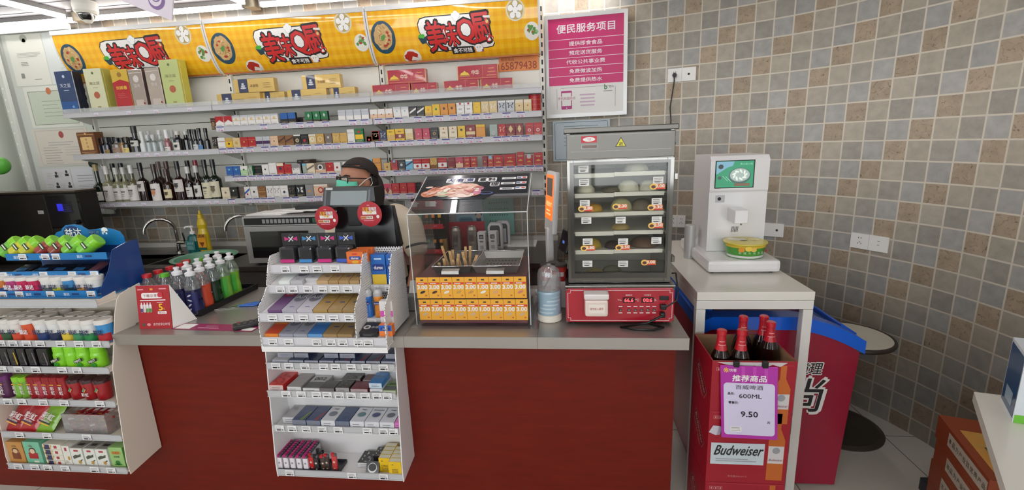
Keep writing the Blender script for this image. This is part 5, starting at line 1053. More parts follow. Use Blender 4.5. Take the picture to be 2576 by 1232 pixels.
topslab(-1.871,-.622);topslab(-.621,-.108);topslab(-.107,.437)
b = MB();b.box(-4.38,.415,1.69,1.705,.0,ZT-.03,LAM);b.build('front_panel',t)
b = MB();b.box(.397,.415,1.706,2.20,.0,ZT-.03,LAM);b.build('end_panel',t)
b = MB();b.box(-4.38,.396,2.18,2.198,.0,ZT-.03,mat((120,60,50),.5));b.build('rear_panel',t)
b = MB();b.box(-4.36,.39,1.71,2.17,.36,.378,mat((150,120,100),.6));b.build('inner_shelf',t)
# ---- till: customer display, monitor back, round stickers
t = thing('till_monitor','black till monitor seen from behind with a small customer display on top','monitor',(-.88,1.99,ZT))
BK = mat((16,15,17),.28);BK2 = mat((24,24,26),.4)
A_,B_2,C_,D_2 = PY(848,512,1.97),PY(986,516,1.97),PY(1008,614,1.94),PY(838,640,1.94)
b = MB();pts = [A_,B_2,C_,Vector((C_.x-.02,C_.y,C_.z-.02)),D_2];b.extrude(pts,(0,.035,-.006),BK);b.build('monitor',t)
b = MB();b.box(-.89,-.82,1.985,2.03,ZT+.02,1.22,BK2,.01);b.build('stand',t)
b = MB();b.box(-.98,-.72,1.90,2.14,ZT+.0005,ZT+.03,BK2,.012);b.build('base',t)
A_,B_2,C_,D_2 = PY(814,472,1.93),PY(940,470,1.93),PY(945,519,1.92),PY(811,520,1.92)
b = MB();b.extrude([A_,B_2,C_,D_2],(.018,.05,0),BK)
u = (C_-D_2).normalized();w = (A_-D_2).normalized();o = (A_+B_2+C_+D_2)/4
b.build('customer_display',t)
b = MB();b.rect(o,u,w,.165,.062,mat((58,72,70),.12,coat=.5),cy=-.004,e=.0008);b.build('display_screen',t)
b = MB();b.rect(o,u,w,.032,.010,mat((190,190,186),.5),cx=-.092,cy=.036,e=.0008)
b.build('display_badge',t)
for sx in (-.107,.093):b = MB();b.rect(o,u,w,.010,.075,mat((60,60,62),.15,.6),cx=sx,cy=-.006,e=.0009);b.build('display_trim',t)
b = MB();b.box(o.x-.03,o.x+.03,1.95,1.985,1.22,1.345,BK2,.004);b.build('neck',t)
def sticker(px,py,r,label,y):
 c = PY(px,py,y);t = thing('promo_disc',label,'promotional sticker',(c.x,y,c.z-r),0,'round red discount stickers');o = Vector((c.x,y,c.z))
 b = MB();b.lathe([(0,0),(r,0),(r,.002),(0,.002)],mat((176,24,42),.4),(c.x,y,c.z),40,axis=(0,-1,0));o = Vector((c.x,y-.002,c.z));k = r/.066
 Y_,W_ = mat((232,190,40),.4),mat((236,228,226),.4);P_ = mat((216,130,150),.4)
 b.text('五折',o,XR,ZU,.021*k,Y_,cx=-.020*k,cy=.026*k,width=.034*k,bold=.02);b.text('很嗨团',o,XR,ZU,.021*k,W_,cx=.018*k,cy=.026*k,width=.04*k,bold=.02)
 b.rect(o,XR,ZU,.076*k,.017*k,W_,cy=.006*k);b.text('“早餐”',o,XR,ZU,.014*k,Y_,cy=.010*k,bold=.02,e=.002);b.rect(o,XR,ZU,.066*k,.016*k,mat((238,220,200),.4),cx=-.016*k,cy=-.018*k,rad=.003);b.rect(o,XR,ZU,.028*k,.012*k,mat((196,110,50),.4),cx=-.034*k,cy=-.018*k,e=.001)
 b.text('FAMI',o,XR,ZU,.010*k,INK,cx=-.002*k,cy=-.018*k,e=.0012,bold=.02);b.disc(o,XR,ZU,.008*k,.009*k,W_,cx=.044*k,cy=-.014*k);b.lines(o,XR,ZU,.07*k,1,P_,cy=-.034*k,h=.004*k);b.lines(o,XR,ZU,.02*k,1,P_,cy=.046*k,h=.005*k)
 b.build('disc',t)
sticker(822,548,.053,'left round red sticker, at the lower left corner of the customer display',1.90)
sticker(930,538,.055,'right round red sticker, at the lower right of the customer display',1.90)
# ---- red tent card
t = thing('tent_card','red promotional tent card on the counter beside the drink bottles','tent card',(-1.73,1.68,ZT))
xa,xb = -1.795,-1.655;h = .185;yf,yb = 1.648,1.765;th = .0018
F = [Vector((xa,yf,ZT+.001)),Vector((xb,yf+.012,ZT+.001)),Vector((xb+.002,yf+.035,ZT+h)),Vector((xa+.002,yf+.022,ZT+h))]
b = MB();b.extrude(F,(0,th,0),mat((168,26,36),.35));u = (F[1]-F[0]).normalized();w = (F[3]-F[0]).normalized();o = sum(F,Vector())/4
W_ = mat((236,228,226),.4);PK = mat((222,150,160),.4);Y_ = mat((238,196,40),.4)
b.rect(o,u,w,.09,.024,W_,cx=-.004,cy=.050,rad=.008);b.text('下载立享',o,u,w,.013,mat((120,24,34),.5),cx=-.012,cy=.050,width=.06,e=.0014);b.rect(o,u,w,.022,.02,mat((196,40,60),.4),cx=.032,cy=.052,rad=.008,e=.0016)
b.rect(o,u,w,.11,.004,W_,cx=-.002,cy=.030);b.lines(o,u,w,.034,1,PK,cx=-.046,cy=.077,h=.005);b.lines(o,u,w,.034,1,PK,cx=.046,cy=.078,h=.005);b.rect(o,u,w,.012,.008,mat((222,150,60),.4),cx=-.004,cy=.077)
for k,c_ in enumerate(((60,64,120),(216,200,200),(70,150,70),(60,140,60))):
 x = -.052+k*.0125;b.rect(o,u,w,.0105,.034,mat((226,222,222),.4),cx=x,cy=-.004,rad=.003);b.rect(o,u,w,.0095,.015,mat(c_,.4),cx=x,cy=-.012,e=.0012);b.rect(o,u,w,.0045,.008,mat((226,222,222),.4),cx=x,cy=.017)
b.text('5',o,u,w,.028,Y_,cx=.030,cy=.000,bold=.03);b.text('元',o,u,w,.008,Y_,cx=.043,cy=-.008);b.rect(o,u,w,.038,.012,W_,cx=.034,cy=-.024,rad=.002);b.text('满10元',o,u,w,.009,mat((140,30,40),.5),cx=.034,cy=-.024,e=.0014);b.lines(o,u,w,.03,1,PK,cx=.03,cy=.02,h=.004)
b.text('支付优享立时付',o,u,w,.012,W_,cx=.026,cy=-.073,width=.072,slant=.15);b.disc(o,u,w,.008,.006,PK,cx=-.028,cy=-.074);b.rect(o,u,w,.014,.012,mat((70,74,66),.4),cx=-.05,cy=-.074);b.build('front_card',t)
b = MB();b.extrude([Vector((xa,yb,ZT+.001)),Vector((xb+.025,yb,ZT+.001)),F[2]+Vector((0,.003,0)),F[3]+Vector((0,.003,0))],(0,th,0),WHITE);b.build('rear_card',t)
b = MB();b.extrude([F[1]+Vector((.001,.003,0)),Vector((xb+.025,yb,ZT+.001)),F[2]+Vector((.001,.003,0))],(th,0,0),WHITE);b.build('side_flap',t)
# ---- black tray of drink bottles
t = thing('drink_tray','black shallow tray under the drink bottles','tray',(-1.83,1.99,ZT));TX0,TX1,TY0,TY1 = -2.02,-1.632,1.795,2.195
b = MB();b.box(TX0,TX1,TY0,TY1,ZT+.0005,ZT+.005,BK2);b.build('base',t)
for x0,x1,y0,y1 in ((TX0,TX1,TY0,TY0+.006),(TX0,TX1,TY1-.006,TY1),(TX0,TX0+.006,TY0+.006,TY1-.006),(TX1-.006,TX1,TY0+.006,TY1-.006)):b = MB();b.box(x0,x1,y0,y1,ZT+.005,ZT+.028,BK2);b.build('rim',t)
b = MB();p_ = PY(440,785,1.79);b.box(-1.79,-1.745,1.791,1.794,ZT+.001,ZT+.05,mat((190,40,80),.5));b.lines((-1.7675,1.791,ZT+.03),XR,ZU,.035,2,W_,pitch=.012,h=.005);b.build('price_card',t)
def drink(px,py,liquid,capc,label,sport=True,grp='drink bottles with white sports caps',labc=None):
 zc_ = ZT+.006+(.215 if sport else .20);q = PZ(px,py,zc_-.01);x,y = q.x,q.y
 t = thing('drink_bottle',label,'drink bottle',(x,y,ZT+.0058),0,grp);r = .0335;H_ = .215 if sport else .20
 b = MB();m = mat(liquid,.08,0,.6,coat=.6);CL = clear('bottle_plastic',tint=(236,240,242),gloss=.10,haze=.12,hazecol=(214,222,222))
 fill = .56;b.lathe([(r*.86,0),(r,.008),(r*.97,.05),(r*.90,.075),(r*.96,.10),(r,H_*fill)],m,seg=18);b.build('drink',t,local=True)
 b = MB();b.lathe([(r*1.005,H_*fill-.001),(r*.98,H_*fill+.02),(r*.7,H_*.76),(r*.46,H_*.83),(r*.44,H_*.86)],CL,seg=18,cap=False);b.build('neck',t,local=True)
 b = MB();cm = mat(capc,.35)
 if sport:b.lathe([(r*.6,H_*.84),(r*.62,H_*.90),(r*.40,H_*.92),(r*.28,H_*.93),(r*.28,H_*.97),(r*.36,H_*.975),(r*.34,H_),(0,H_)],cm,seg=16)
 else:b.lathe([(r*.56,H_*.85),(r*.57,H_*.86),(r*.55,H_*.93),(0,H_*.935)],cm,seg=16)
 b.build('cap',t,local=True)
 if labc:
  b = MB();b.band((0,0),r*1.01,.02,H_*fill*.9,-150,-30,mat(labc,.35));rn = random.Random(int(px))
  for k in range(4):b.disc((rn.uniform(-.012,.012),-r*1.03-.0005,.03+.022*k),XR,ZU,.012*rn.uniform(.5,1),.004,mat((222,224,236),.4),seg=8,rot=rn.uniform(-.6,.8))
  b.build('wrap',t,local=True)
 return t
for px,py,c,l,lc in ((443,677,(24,28,74),'front left blue sports drink bottle with a white cap',(30,34,92)),(476,679,(22,26,70),'front right blue sports drink bottle with white runner print',(28,32,96)),(468,663,(30,32,66),'blue sports drink bottle behind the front left one',None),(500,669,(206,74,46),'orange-red sports drink bottle behind the front blue ones',(206,72,44)),(495,655,(150,60,46),'second orange sports drink bottle, in the left of the white-capped rows',None),(526,660,(18,54,28),'dark green sports drink bottle in the right row',(16,48,26)),(521,645,(70,120,56),'mid green sports drink bottle in the left of the white-capped rows',None),(552,650,(116,176,66),'light green sports drink bottle, second from the far end of the right row',(70,176,60)),(545,637,(110,166,70),'light green sports drink bottle at the far end of the left white-capped row',None),(575,640,(126,186,60),'light green sports drink bottle at the far right end of the tray',(70,180,56))):
 drink(px,py,c,(226,226,228),l,labc=lc)
for px,py,c,cc,l in ((368,687,(150,26,36),(196,32,40),'red-capped drink bottle right behind the red tent card, leftmost'),(396,677,(146,26,34),(196,32,40),'red-capped drink bottle, second from the left'),(412,685,(60,30,26),(96,180,44),'green-capped drink bottle in front among the red caps'),(426,668,(120,40,40),(196,32,40),'red-capped drink bottle in the middle of the back row'),(453,660,(120,40,40),(196,32,40),'red-capped drink bottle, second from the far end'),(467,652,(120,40,40),(196,32,40),'red-capped drink bottle at the far end of its row'),(499,648,(90,60,30),(96,180,44),'green-capped drink bottle at the far end behind the white caps')):
 drink(px,py,c,cc,l,sport=False,grp='drink bottles with flat caps')
# ---- small things lying on the counter
b = MB();b.M = Matrix.Translation((-1.46,1.672,ZT+.0006)) @ Matrix.Rotation(R(-3),4,'Z');b.box(-.19,.19,-.032,.032,0,.001,mat((150,40,88),.4));b.rect((-.145,0,.001),XR,YB,.07,.05,PAPER,e=.0004);b.text('微信支付',(-.03,.008,.001),XR,YB,.013,mat((226,180,200),.4),e=.0006);b.rect((-.03,-.012,.001),XR,YB,.1,.006,mat((214,150,180),.4),e=.0006);b.disc((.10,.008,.001),XR,YB,.03,.016,mat((206,190,120),.4),e=.0006);b.rect((.16,-.012,.001),XR,YB,.05,.03,PAPER,e=.0006)
tag(b.build('payment_leaflet'),'purple payment leaflet lying on the counter edge beside the tent card','leaflet')
t = thing('remote_control','black remote control lying by the left side of the white rack','remote control',(-1.30,1.70,ZT+.0006),R(38))
b = MB();b.box(-.085,.085,-.024,.024,0,.02,mat((24,22,24),.45),.006);b.build('body',t,local=True)
for i in range(6):
 for j in range(3):b = MB();b.box(-.062+.022*i-.006,-.062+.022*i+.006,-.014+.014*j-.004,-.014+.014*j+.004,.0202,.0225,mat((170,50,46),.5) if (i,j) == (0,2) else mat((80,78,80),.6));b.build('button',t,local=True)
t = thing('scissors','scissors with blue handles lying on the counter near the drink tray','scissors',(-1.54,1.92,ZT+.0006),R(25));BL = mat((50,106,190),.4)
for s in (1,-1):
 b = MB();b.extrude([(-.12,s*.001,.001),(-.01,s*.007,.001),(.0,-s*.004,.001)],(0,0,.002),CHROME);b.build('blade',t,local=True)
 b = MB();b.tube([(0,-s*.002,.004),(.03,-s*.012,.004),(.06,-s*.024,.004),(.085,-s*.02,.004),(.09,-s*.008,.004),(.07,-s*.004,.004),(.04,-s*.006,.004),(.012,-s*.004,.004)],.0036,BL,8);b.build('handle',t,local=True)
b = MB();b.tube([(-1.50,2.04,ZT+.005),(-1.45,1.93,ZT+.004),(-1.38,1.90,ZT+.004),(-1.30,1.94,ZT+.004),(-1.22,1.98,ZT+.005),(-1.30,2.03,ZT+.005),(-1.40,2.06,ZT+.005),(-1.30,2.12,ZT+.005),(-1.18,2.16,ZT+.005)],.0035,BLACK,8);tag(b.build('black_cable'),'thin black cable looping on the counter behind the white rack','cable')
t = thing('scanner_cradle','grey ticket printer edge on the counter between the rack and food case','printer',(-.72,1.97,ZT))
b = MB();b.box(-.70,-.63,1.86,2.02,ZT+.0005,ZT+.07,mat((120,118,116),.5),.008);b.build('body',t);b = MB();b.extrude([(-.695,1.90,ZT+.071),(-.64,1.90,ZT+.071),(-.64,1.93,ZT+.12),(-.695,1.93,ZT+.12)],(0,.002,0),PAPER);b.build('receipt',t)
# ================================================================ left hanging rack with gum and sweets
RX0,RX1 = -2.46,-1.865;RBK = 1.686;RWHITE = mat((226,216,202),.45)
TAGW = mat((232,230,230),.6)
def lip_tag(parent,x,y,z,w=.042,h=.026):
 b = MB();b.box(x-w/2,x+w/2,y-.0012,y,z,z+h,TAGW);o = (x,y-.0012,z+h/2);b.lines(o,XR,ZU,w*.8,2,GREYINK,cy=h*.25,pitch=h*.2,h=h*.06);b.rect(o,XR,ZU,w*.5,h*.2,INK,cx=-w*.1,cy=-h*.25);b.rect(o,XR,ZU,w*.2,h*.2,GREYINK,cx=w*.32,cy=-h*.25);b.build('price_tag',parent)
def rack_shelf(t,x0,x1,yf,yb,z,tagpx,tagpy,lh=.03,m=None,w=.042):
 s = MB();m = m or RWHITE;s.box(x0,x1,yf+.003,yb,z,z+.008,m);sh = s.build('shelf',t)
 s = MB();s.box(x0,x1,yf,yf+.003,z-.006,z+lh-.006,SHELFGREY);s.box(x0,x1,yf-.003,yf,z-.006,z-.002,SHELFGREY);s.box(x0,x1,yf-.003,yf,z+lh-.010,z+lh-.006,SHELFGREY);s.build('label_rail',sh)
 for q in tagpx:
  x = PY(q,tagpy,yf).x
  if x0+.02 < x < x1-.02:lip_tag(sh,x,yf-.0032,z-.004,w,min(lh,.027))
 return sh
LR = thing('sweets_rack','white hanging rack of gum and sweets on the counter front, left edge of the photo','display rack',(-2.16,1.6,.24))
PAN = [(1.526,.238),(1.522,.30),(1.559,.709),(1.60,.85),(1.622,.93),(1.645,.985),(1.66,1.0),(1.70,1.012),(1.76,1.022),(1.765,.862),(1.70,.855),(RBK,.80),(RBK,.255)]
for x,n in ((RX1-.004,0),(RX0,1)):
 b = MB();b.extrude([(x,y,z) for y,z in PAN],(.004,0,0),RWHITE);b.build('side_panel',LR)
b = MB();b.box(RX0+.004,RX1-.004,RBK-.004,RBK,.25,.80,RWHITE);b.box(RX0+.004,RX1-.004,1.755,1.76,.80,1.0,RWHITE);b.box(RX0+.004,RX1-.004,RBK-.004,1.76,.80,.805,RWHITE);b.build('back_panel',LR)
LZ = {'A':(1.565,.985,(),770),'B':(1.574,.808,(5,36,70,104,155,201,245),865),'C':(1.547,.703,(10,51,94,160,197),934),'D':(1.538,.556,(25,60,113,165,254),1017),'E':(1.530,.401,(54,122,221),1100),'F':(1.518,.252,(52,93,125,168,241,282),1183)}
for k,(yf,z,tg,tpy) in LZ.items():rack_shelf(LR,RX0+.005,RX1-.006,yf,1.754 if k in 'AB' else RBK-.005,z,tg,tpy,.034 if k == 'A' else .028)
for s_,(yf,z) in enumerate([(LZ[k][0],LZ[k][1]) for k in 'ACE']):
 b = MB();b.extrude([(RX1-.012,yf+.004,z+.009),(RX1-.012,yf+.09,z+.009),(RX1-.012,yf+.09,z+.035),(RX1-.012,yf+.004,z+.02)],(.002,0,0),RWHITE);b.build('end_stop',LR)
def lx(px,py,y):return PY(px,py,y).x
# ---- blue cardboard gum display on the top board
BLU,DBLU = mat((22,118,184),.4),mat((14,54,112),.4)
GD = thing('gum_display','blue cardboard gum display standing on the top board of the left rack','display stand',(-2.16,1.75,.9935));z0 = .9945
gx0,gx1 = -2.45,-1.925
b = MB();b.box(gx0,gx1,1.632,1.85,z0,z0+.006,BLU);b.build('base',GD)
YBK2 = 1.853
hp = [(315,612),(311,596),(300,582),(285,577),(268,573),(250,574),(238,577),(222,578),(212,573),(203,567),(185,564),(165,566),(156,574),(154,580),(142,584),(134,596)]
H_ = [PY(x,y,YBK2) for x,y in hp];xl = gx0;ztop = H_[-1].z
b = MB();outl = [Vector((gx1+.004,YBK2,z0))]+[Vector((min(p_.x,gx1+.004),YBK2,p_.z)) for p_ in H_]+[Vector((xl,YBK2,ztop-.02)),Vector((xl,YBK2,z0))]
b.extrude(outl,(0,.004,0),BLU);o = Vector((PY(225,600,YBK2).x,YBK2,PY(225,600,YBK2).z))
def at(px,py):p_ = PY(px,py,YBK2);return Vector((p_.x,YBK2,p_.z))
b.disc(at(182,584),XR,ZU,.045,.030,DBLU,e=.001);b.text('益达',at(185,585),XR,ZU,.040,mat((236,240,244),.4),bold=.03,width=.085,e=.0016);b.rect(at(237,584),XR,ZU,.058,.018,DBLU,e=.001);b.text('呵护口腔',at(237,584),XR,ZU,.013,mat((130,180,214),.4),e=.0016)
b.disc(at(263,578),XR,ZU,.016,.012,mat((236,240,244),.4),e=.001);b.rect(at(261,585),XR,ZU,.008,.014,mat((236,240,244),.4),e=.001,cx=-.004);b.rect(at(265,585),XR,ZU,.008,.014,mat((236,240,244),.4),e=.001,cx=.006)
b.rect(Vector(((gx0+gx1)/2,YBK2,1.09)),XR,ZU,gx1-gx0-.01,.17,DBLU,e=.0008);b.build('header_board',GD)
TIER = [(1.640,z0+.012,748),(1.690,1.078,688),(1.722,1.150,634)]
for k,(yf,z,py) in enumerate(TIER):
 b = MB();xr = gx1-.012 if k else gx1-.012;xr = PY((262,249,266)[k] if k != 0 else 246,py,yf).x
 b.box(gx0,xr,yf,yf+.002,z-.010,z+.020,BLU)
 if k:b.box(gx0,gx1,yf+.0025,YBK2-.001,z-.010,z-.008,DBLU)
 for cx,wd in ((10,1),(75,1),(170,1),(230,1)):
  px = (cx+k*14) % 250;x = PY(px,py,yf).x
  if gx0+.03 < x < xr-.03:
   o = (x,yf,z+.005);b.text('益达',o,XR,ZU,.013,mat((214,226,240),.4),bold=.03);b.rect(o,XR,ZU,.034,.009,DBLU,cx=.042)
 tr = b.build('tier',GD)
 for px in ((10,52,130,232),(8,110,182,238),(54,112,138))[k]:
  x = PY(px,py,yf).x
  if x < xr-.015:lip_tag(tr,x,yf-.0005,z-.008,.038,.026)
b = MB();S_ = [(1.637,z0+.0065),(1.637,1.03),(1.69,1.10),(1.725,1.18),(1.80,1.20),(YBK2-.002,1.20),(YBK2-.002,z0+.0065)]
b.extrude([(gx1,y,z) for y,z in S_],(.002,0,0),mat((16,62,130),.25,coat=.3));b.build('side_panel',GD)
# ---- gum tubs
def tub(x,y,z,r,h,body,patch,label,group,lid=(222,218,212),loc_print=None,name='gum_tub'):
 t = thing(name,label,'gum tub',(x,y,z+.0006),0,group);b = MB();BM = mat(body,.3,coat=.2)
 b.lathe([(r*.80,0),(r*.86,.005),(r,h*.80)],BM,seg=18,cap=False);b.lathe([(0,0),(r*.80,0)],BM,seg=18,cap=False)
 if patch:b.band((0,0),r*.885,.006,h*.42,-170,-10,mat(patch,.3),r1=r*.945)
 b.text('益达',(0,-r*.97,h*.5),XR,ZU,r*.72,mat((30,44,84) if sum(body) > 380 else (232,232,236),.4),bold=.04,width=r*1.4,e=.003);b.build('tub',t,local=True)
 b = MB();b.lathe([(r*1.02,h*.80),(r*1.06,h*.81),(r*1.06,h*.985),(r*1.0,h),(r*.9,h),(r*.88,h*.985),(0,h*.985,mat((120,112,108),.3))],mat(lid,.35),seg=18);b.build('lid',t,local=True)
 return t
G1 = 'gum tubs on the lowest tier of the blue display';y = 1.675;zt = z0+.0065
for px,bc,pc_,lb in ((8,(214,128,60),(70,90,150),'orange and blue gum tub at the left edge on the blue display'),(40,(178,60,120),(206,170,196),'purple-pink gum tub with a pale A shape on the blue display'),(67,(196,34,92),None,'pink gum tub between the purple one and the wide pink one'),(95,(190,28,84),(206,40,90),'wide pink-red gum tub with a dark round badge'),(127,(222,220,216),(120,124,122),'white and grey gum tub right of the pink ones'),(152,(222,220,216),(206,206,60),'white gum tub with a yellow foot on the blue display'),(182,(60,136,194),(22,60,70),'light blue gum tub with a dark panel'),(213,(222,220,216),(206,140,70),'white gum tub with an orange foot on the blue display'),(243,(222,222,220),(30,84,150),'large white gum tub with blue letters at the right end of the blue display')):
 tub(lx(px,722,y),y,zt,.028 if px < 240 else .031,.08,bc,pc_,lb,G1)
b = MB();x = lx(290,715,1.76);b.extrude([(x-.05,1.755,zt+.0005),(x+.03,1.755,zt+.0005),(x+.036,1.79,zt+.085),(x-.046,1.79,zt+.085)],(0,.012,.0),mat((40,120,190),.35));b.rect((x-.01,1.772,zt+.045),XR,Vector((0,.38,1)),.05,.05,mat((120,120,84),.4),e=.003);b.text('益达',(x,1.778,zt+.07),XR,Vector((0,.38,1)),.012,WHITE,e=.006);tag(b.build('gum_bag'),'blue gum bag behind the film at the right end of the blue display','gum bag')
G2 = 'dark gum packs on the middle tier'
for k,px in enumerate((60,112,155,205)):
 yf,z = TIER[1][0],TIER[1][1];x = lx(px,670,yf+.05);b = MB();b.extrude([(x-.045,yf+.006,z-.0075),(x+.032,yf+.006,z-.0075),(x+.052,yf+.075,z+.022),(x-.022,yf+.075,z+.022)],(0,0,.010),mat((26,30,40),.25,coat=.4));b.rect((x,yf+.04,z+.0175),XR,Vector((0,.92,.39)),.05,.02,mat((40,84,130),.3),e=.002)
 tag(b.build('gum_pack'),'dark flat gum pack lying on the middle tier, %s from the left' % ORD[k],'gum pack',G2)
b = MB();yf,z = TIER[1][0],TIER[1][1];x = lx(244,668,yf+.05);b.extrude([(x-.03,yf+.006,z-.0075),(x+.01,yf+.006,z-.0075),(x+.03,yf+.075,z+.03),(x-.01,yf+.075,z+.03)],(0,0,.010),mat((92,56,66),.3,coat=.3));tag(b.build('gum_pack'),'reddish-brown gum pack at the right end of the middle tier','gum pack')
# ---- lying green bottles on the top tier
LIME,LIMD = mat((132,206,36),.3,coat=.3),mat((96,176,40),.3)
def lime(px,acc,label):
 yf,z = TIER[2][0],TIER[2][1];x = lx(px,610,yf+.04);t = thing('gum_bottle',label,'gum bottle',(x,yf+.035,z-.0075),0,'lime gum bottles on the top tier')
 ax = Vector((.72,.32,.58)).normalized();q = Vector((0,0,1)).rotation_difference(ax).to_matrix();r = .029;c = Vector((-.022,0,r*.72))
 b = MB();b.lathe([(0,0),(r*.86,0),(r*.98,.006),(r,.05),(r*1.02,.062)],mat(acc,.3,coat=.3),c,18,axis=ax,cap=False);u = Vector((0,-1,.2));u = (u-ax*u.dot(ax)).normalized();s = ax.cross(u).normalized();o = c+ax*.032+u*r
 b.rect(o,-s if s.x < 0 else s,ax,.034,.014,INK,e=.0012,cy=.008);b.rect(o,-s if s.x < 0 else s,ax,.028,.005,mat((214,230,200),.4),e=.0018,cy=.008);b.build('bottle',t,local=True)
 b = MB();b.lathe([(r*1.05,.062),(r*1.08,.064),(r*1.08,.084),(r*.98,.09),(0,.09)],LIME,c,18,axis=ax);b.build('cap',t,local=True)
for px,acc,lb in ((14,(110,186,60),'lime gum bottle lying at the left edge of the top tier'),(42,(206,200,44),'lime gum bottle with a yellow foot, second on the top tier'),(68,(196,196,50),'lime gum bottle with a yellow foot, third on the top tier'),(108,(150,54,48),'lime gum bottle with a red-brown body, left of two'),(142,(146,70,50),'lime gum bottle with a red-brown foot, fifth on the top tier'),(176,(120,196,60),'lime gum bottle, second from the right on the top tier'),(214,(124,204,60),'lime gum bottle at the right end of the top tier')):lime(px,acc,lb)
# ---- shelf B: gum tubs in rows
yB,zB = LZ['B'][0],LZ['B'][1]+.0085;G3 = 'gum tubs on the shelf under the blue display'
for px,bc,pc_,lb in ((6,(190,40,50),None,'red gum tub at the left edge of the tub shelf'),(22,(222,220,214),(50,84,50),'white gum tub with a dark green foot, second in the front row'),(49,(222,216,212),(206,72,46),'white gum tub with a red-orange foot, third in the front row'),(79,(214,84,44),(206,70,36),'orange and blue gum tub in the front row'),(111,(222,222,222),(36,58,110),'white gum tub with a navy foot, left of two alike'),(143,(222,222,222),(26,40,78),'white gum tub with a dark navy foot, right of two alike'),(173,(224,222,216),(222,190,60),'white gum tub with a yellow foot on the tub shelf'),(201,(222,222,218),(60,140,90),'white gum tub with a green foot, narrower of two'),(231,(222,222,218),(32,130,70),'large white gum tub with a green foot'),(266,(60,140,200),(176,34,44),'blue, red and white gum tub at the right end of the tub shelf')):
 tub(lx(px,830,yB+.032),yB+.032,zB,.0275 if px not in (231,266) else .031,.100,bc,pc_,lb,G3)
for k,px in enumerate((32,57,86,124)):tub(lx(px+2,800,yB+.088),yB+.088,zB,.027,.100,(222,220,214),None,'plain-backed gum tub in the second row, %s from the left' % ORD[k],'gum tubs in the back rows of the tub shelf')
for k,px in enumerate((186,219,259)):tub(lx(px,795,yB+.088),yB+.088,zB,.028,.100,(222,220,214),None,'gum tub in the second row at the right, %s of three' % ORD[k],'gum tubs in the back rows of the tub shelf')
for k,px in enumerate((92,126,160)):tub(lx(px,785,yB+.145),yB+.145,zB,.027,.100,(222,220,214),None,'gum tub in the rearmost row, %s of three' % ORD[k],'gum tubs in the back rows of the tub shelf')
# ---- shelf C: black packs and green bottles
yC,zC_ = LZ['C'][0],LZ['C'][1]+.0085
for k,px in enumerate((6,25,46,68,92,121)):
 x = lx(px,900,yC+.03);b = MB();w = .040 if k < 5 else .05;b.box(x-w/2+.001,x+w/2-.001,yC+.012,yC+.075,zC_+.0005,zC_+.086,mat((24,20,24),.3,coat=.4),.003);o = (x,yC+.012,zC_+.038)
 b.disc(o,XR,ZU,.013,.016,mat((50,46,50),.3),cy=.004);b.disc(o,XR,ZU,.009,.012,mat((22,20,22),.3),cy=.004,e=.001);b.shape(o,XR,ZU,[(.008,.032),(.013,.033),(.019,-.02),(.013,-.026)],mat((196,160,40) if k == 2 else (120,108,114),.35),.0012);b.rect(o,XR,ZU,.03,.004,mat((80,76,82),.4),cy=-.022)
 tag(b.build('candy_pack'),('black sweet pack with a yellow slash, third on its shelf' if k == 2 else 'black sweet pack with a grey slash, %s from the left' % ORD[k]),'sweet pack','black sweet packs beside the lime bottles')
for k,(px,lb) in enumerate(((157,'lime green gum bottle next to the black packs'),(186,'lime green gum bottle turned away, second beside the black packs'),(215,'lime green gum bottle, second from the right end of its shelf'),(250,'lime green gum bottle at the right end of its shelf'))):
 x = lx(px,900,yC+.04);y = yC+.042;t = thing('gum_bottle',lb,'gum bottle',(x,y,zC_+.0005),0,'standing lime gum bottles');r = .0275
 b = MB();b.lathe([(r*.9,0),(r,.004),(r*1.03,.055),(r*.9,.066)],LIME,seg=18);o = (0,-r*1.03,.03)
 if k != 1:b.text('MINT',o,Vector((.93,0,.36)),Vector((-.36,0,.93)),.010,mat((230,234,220),.4),cy=.006,e=.0035,bold=.03);b.shape(o,Vector((.93,0,.36)),Vector((-.36,0,.93)),[(-.022,-.001),(.022,-.001),(.022,.013),(-.022,.013)],INK,.0025);b.disc(o,XR,ZU,.012,.011,mat((50,140,40),.3),cy=-.014,e=.002)
 b.build('bottle',t,local=True);b = MB();b.lathe([(r*.9,.066),(r*.93,.067),(r*.93,.086),(r*.86,.091),(0,.091,mat((80,120,40),.4))],LIME,seg=18);b.build('cap',t,local=True)
# ---- shelf D: tubes and tubs of fruit sweets
yD,zD = LZ['D'][0],LZ['D'][1]+.0085;RB,SKW = mat((160,24,34),.3,coat=.3),mat((230,220,220),.4)
def rainbow(b,o,h,v=False):b.text('彩虹',o,XR,ZU,h,SKW,bold=.03,e=.002)
def tube_pack(px,c,capc,label,r=.018,h=.098):
 x = lx(px,985,yD+.04);t = thing('sweet_tube',label,'sweet tube',(x,yD+.04,zD+.0005),0,'tubes of fruit sweets');b = MB();m = mat(c,.3,coat=.3);b.lathe([(r*.94,0),(r,.004),(r,h*.8)],m,seg=16);o = (0,-r,h*.4)
 for i,ch in enumerate('彩虹'):b.text(ch,o,XR,ZU,r*.95,SKW,cy=.012-.02*i,bold=.03,e=.0018)
 b.rect(o,XR,ZU,r*1.1,.005,mat((214,160,60),.4),cy=.028,e=.0012);b.build('tube',t,local=True);b = MB();b.lathe([(r*1.02,h*.8),(r*1.02,h*.98),(r*.9,h),(0,h)],mat(capc,.3),seg=16);b.build('cap',t,local=True)
tube_pack(23,(92,40,84),(110,40,110),'purple sweet bottle alone at the left of its shelf',r=.024,h=.105)
tube_pack(53,(130,190,60),(140,206,40),'lime sweet tube, left of the pair');tube_pack(70,(120,170,60),(140,206,40),'lime sweet tube, right of the pair')
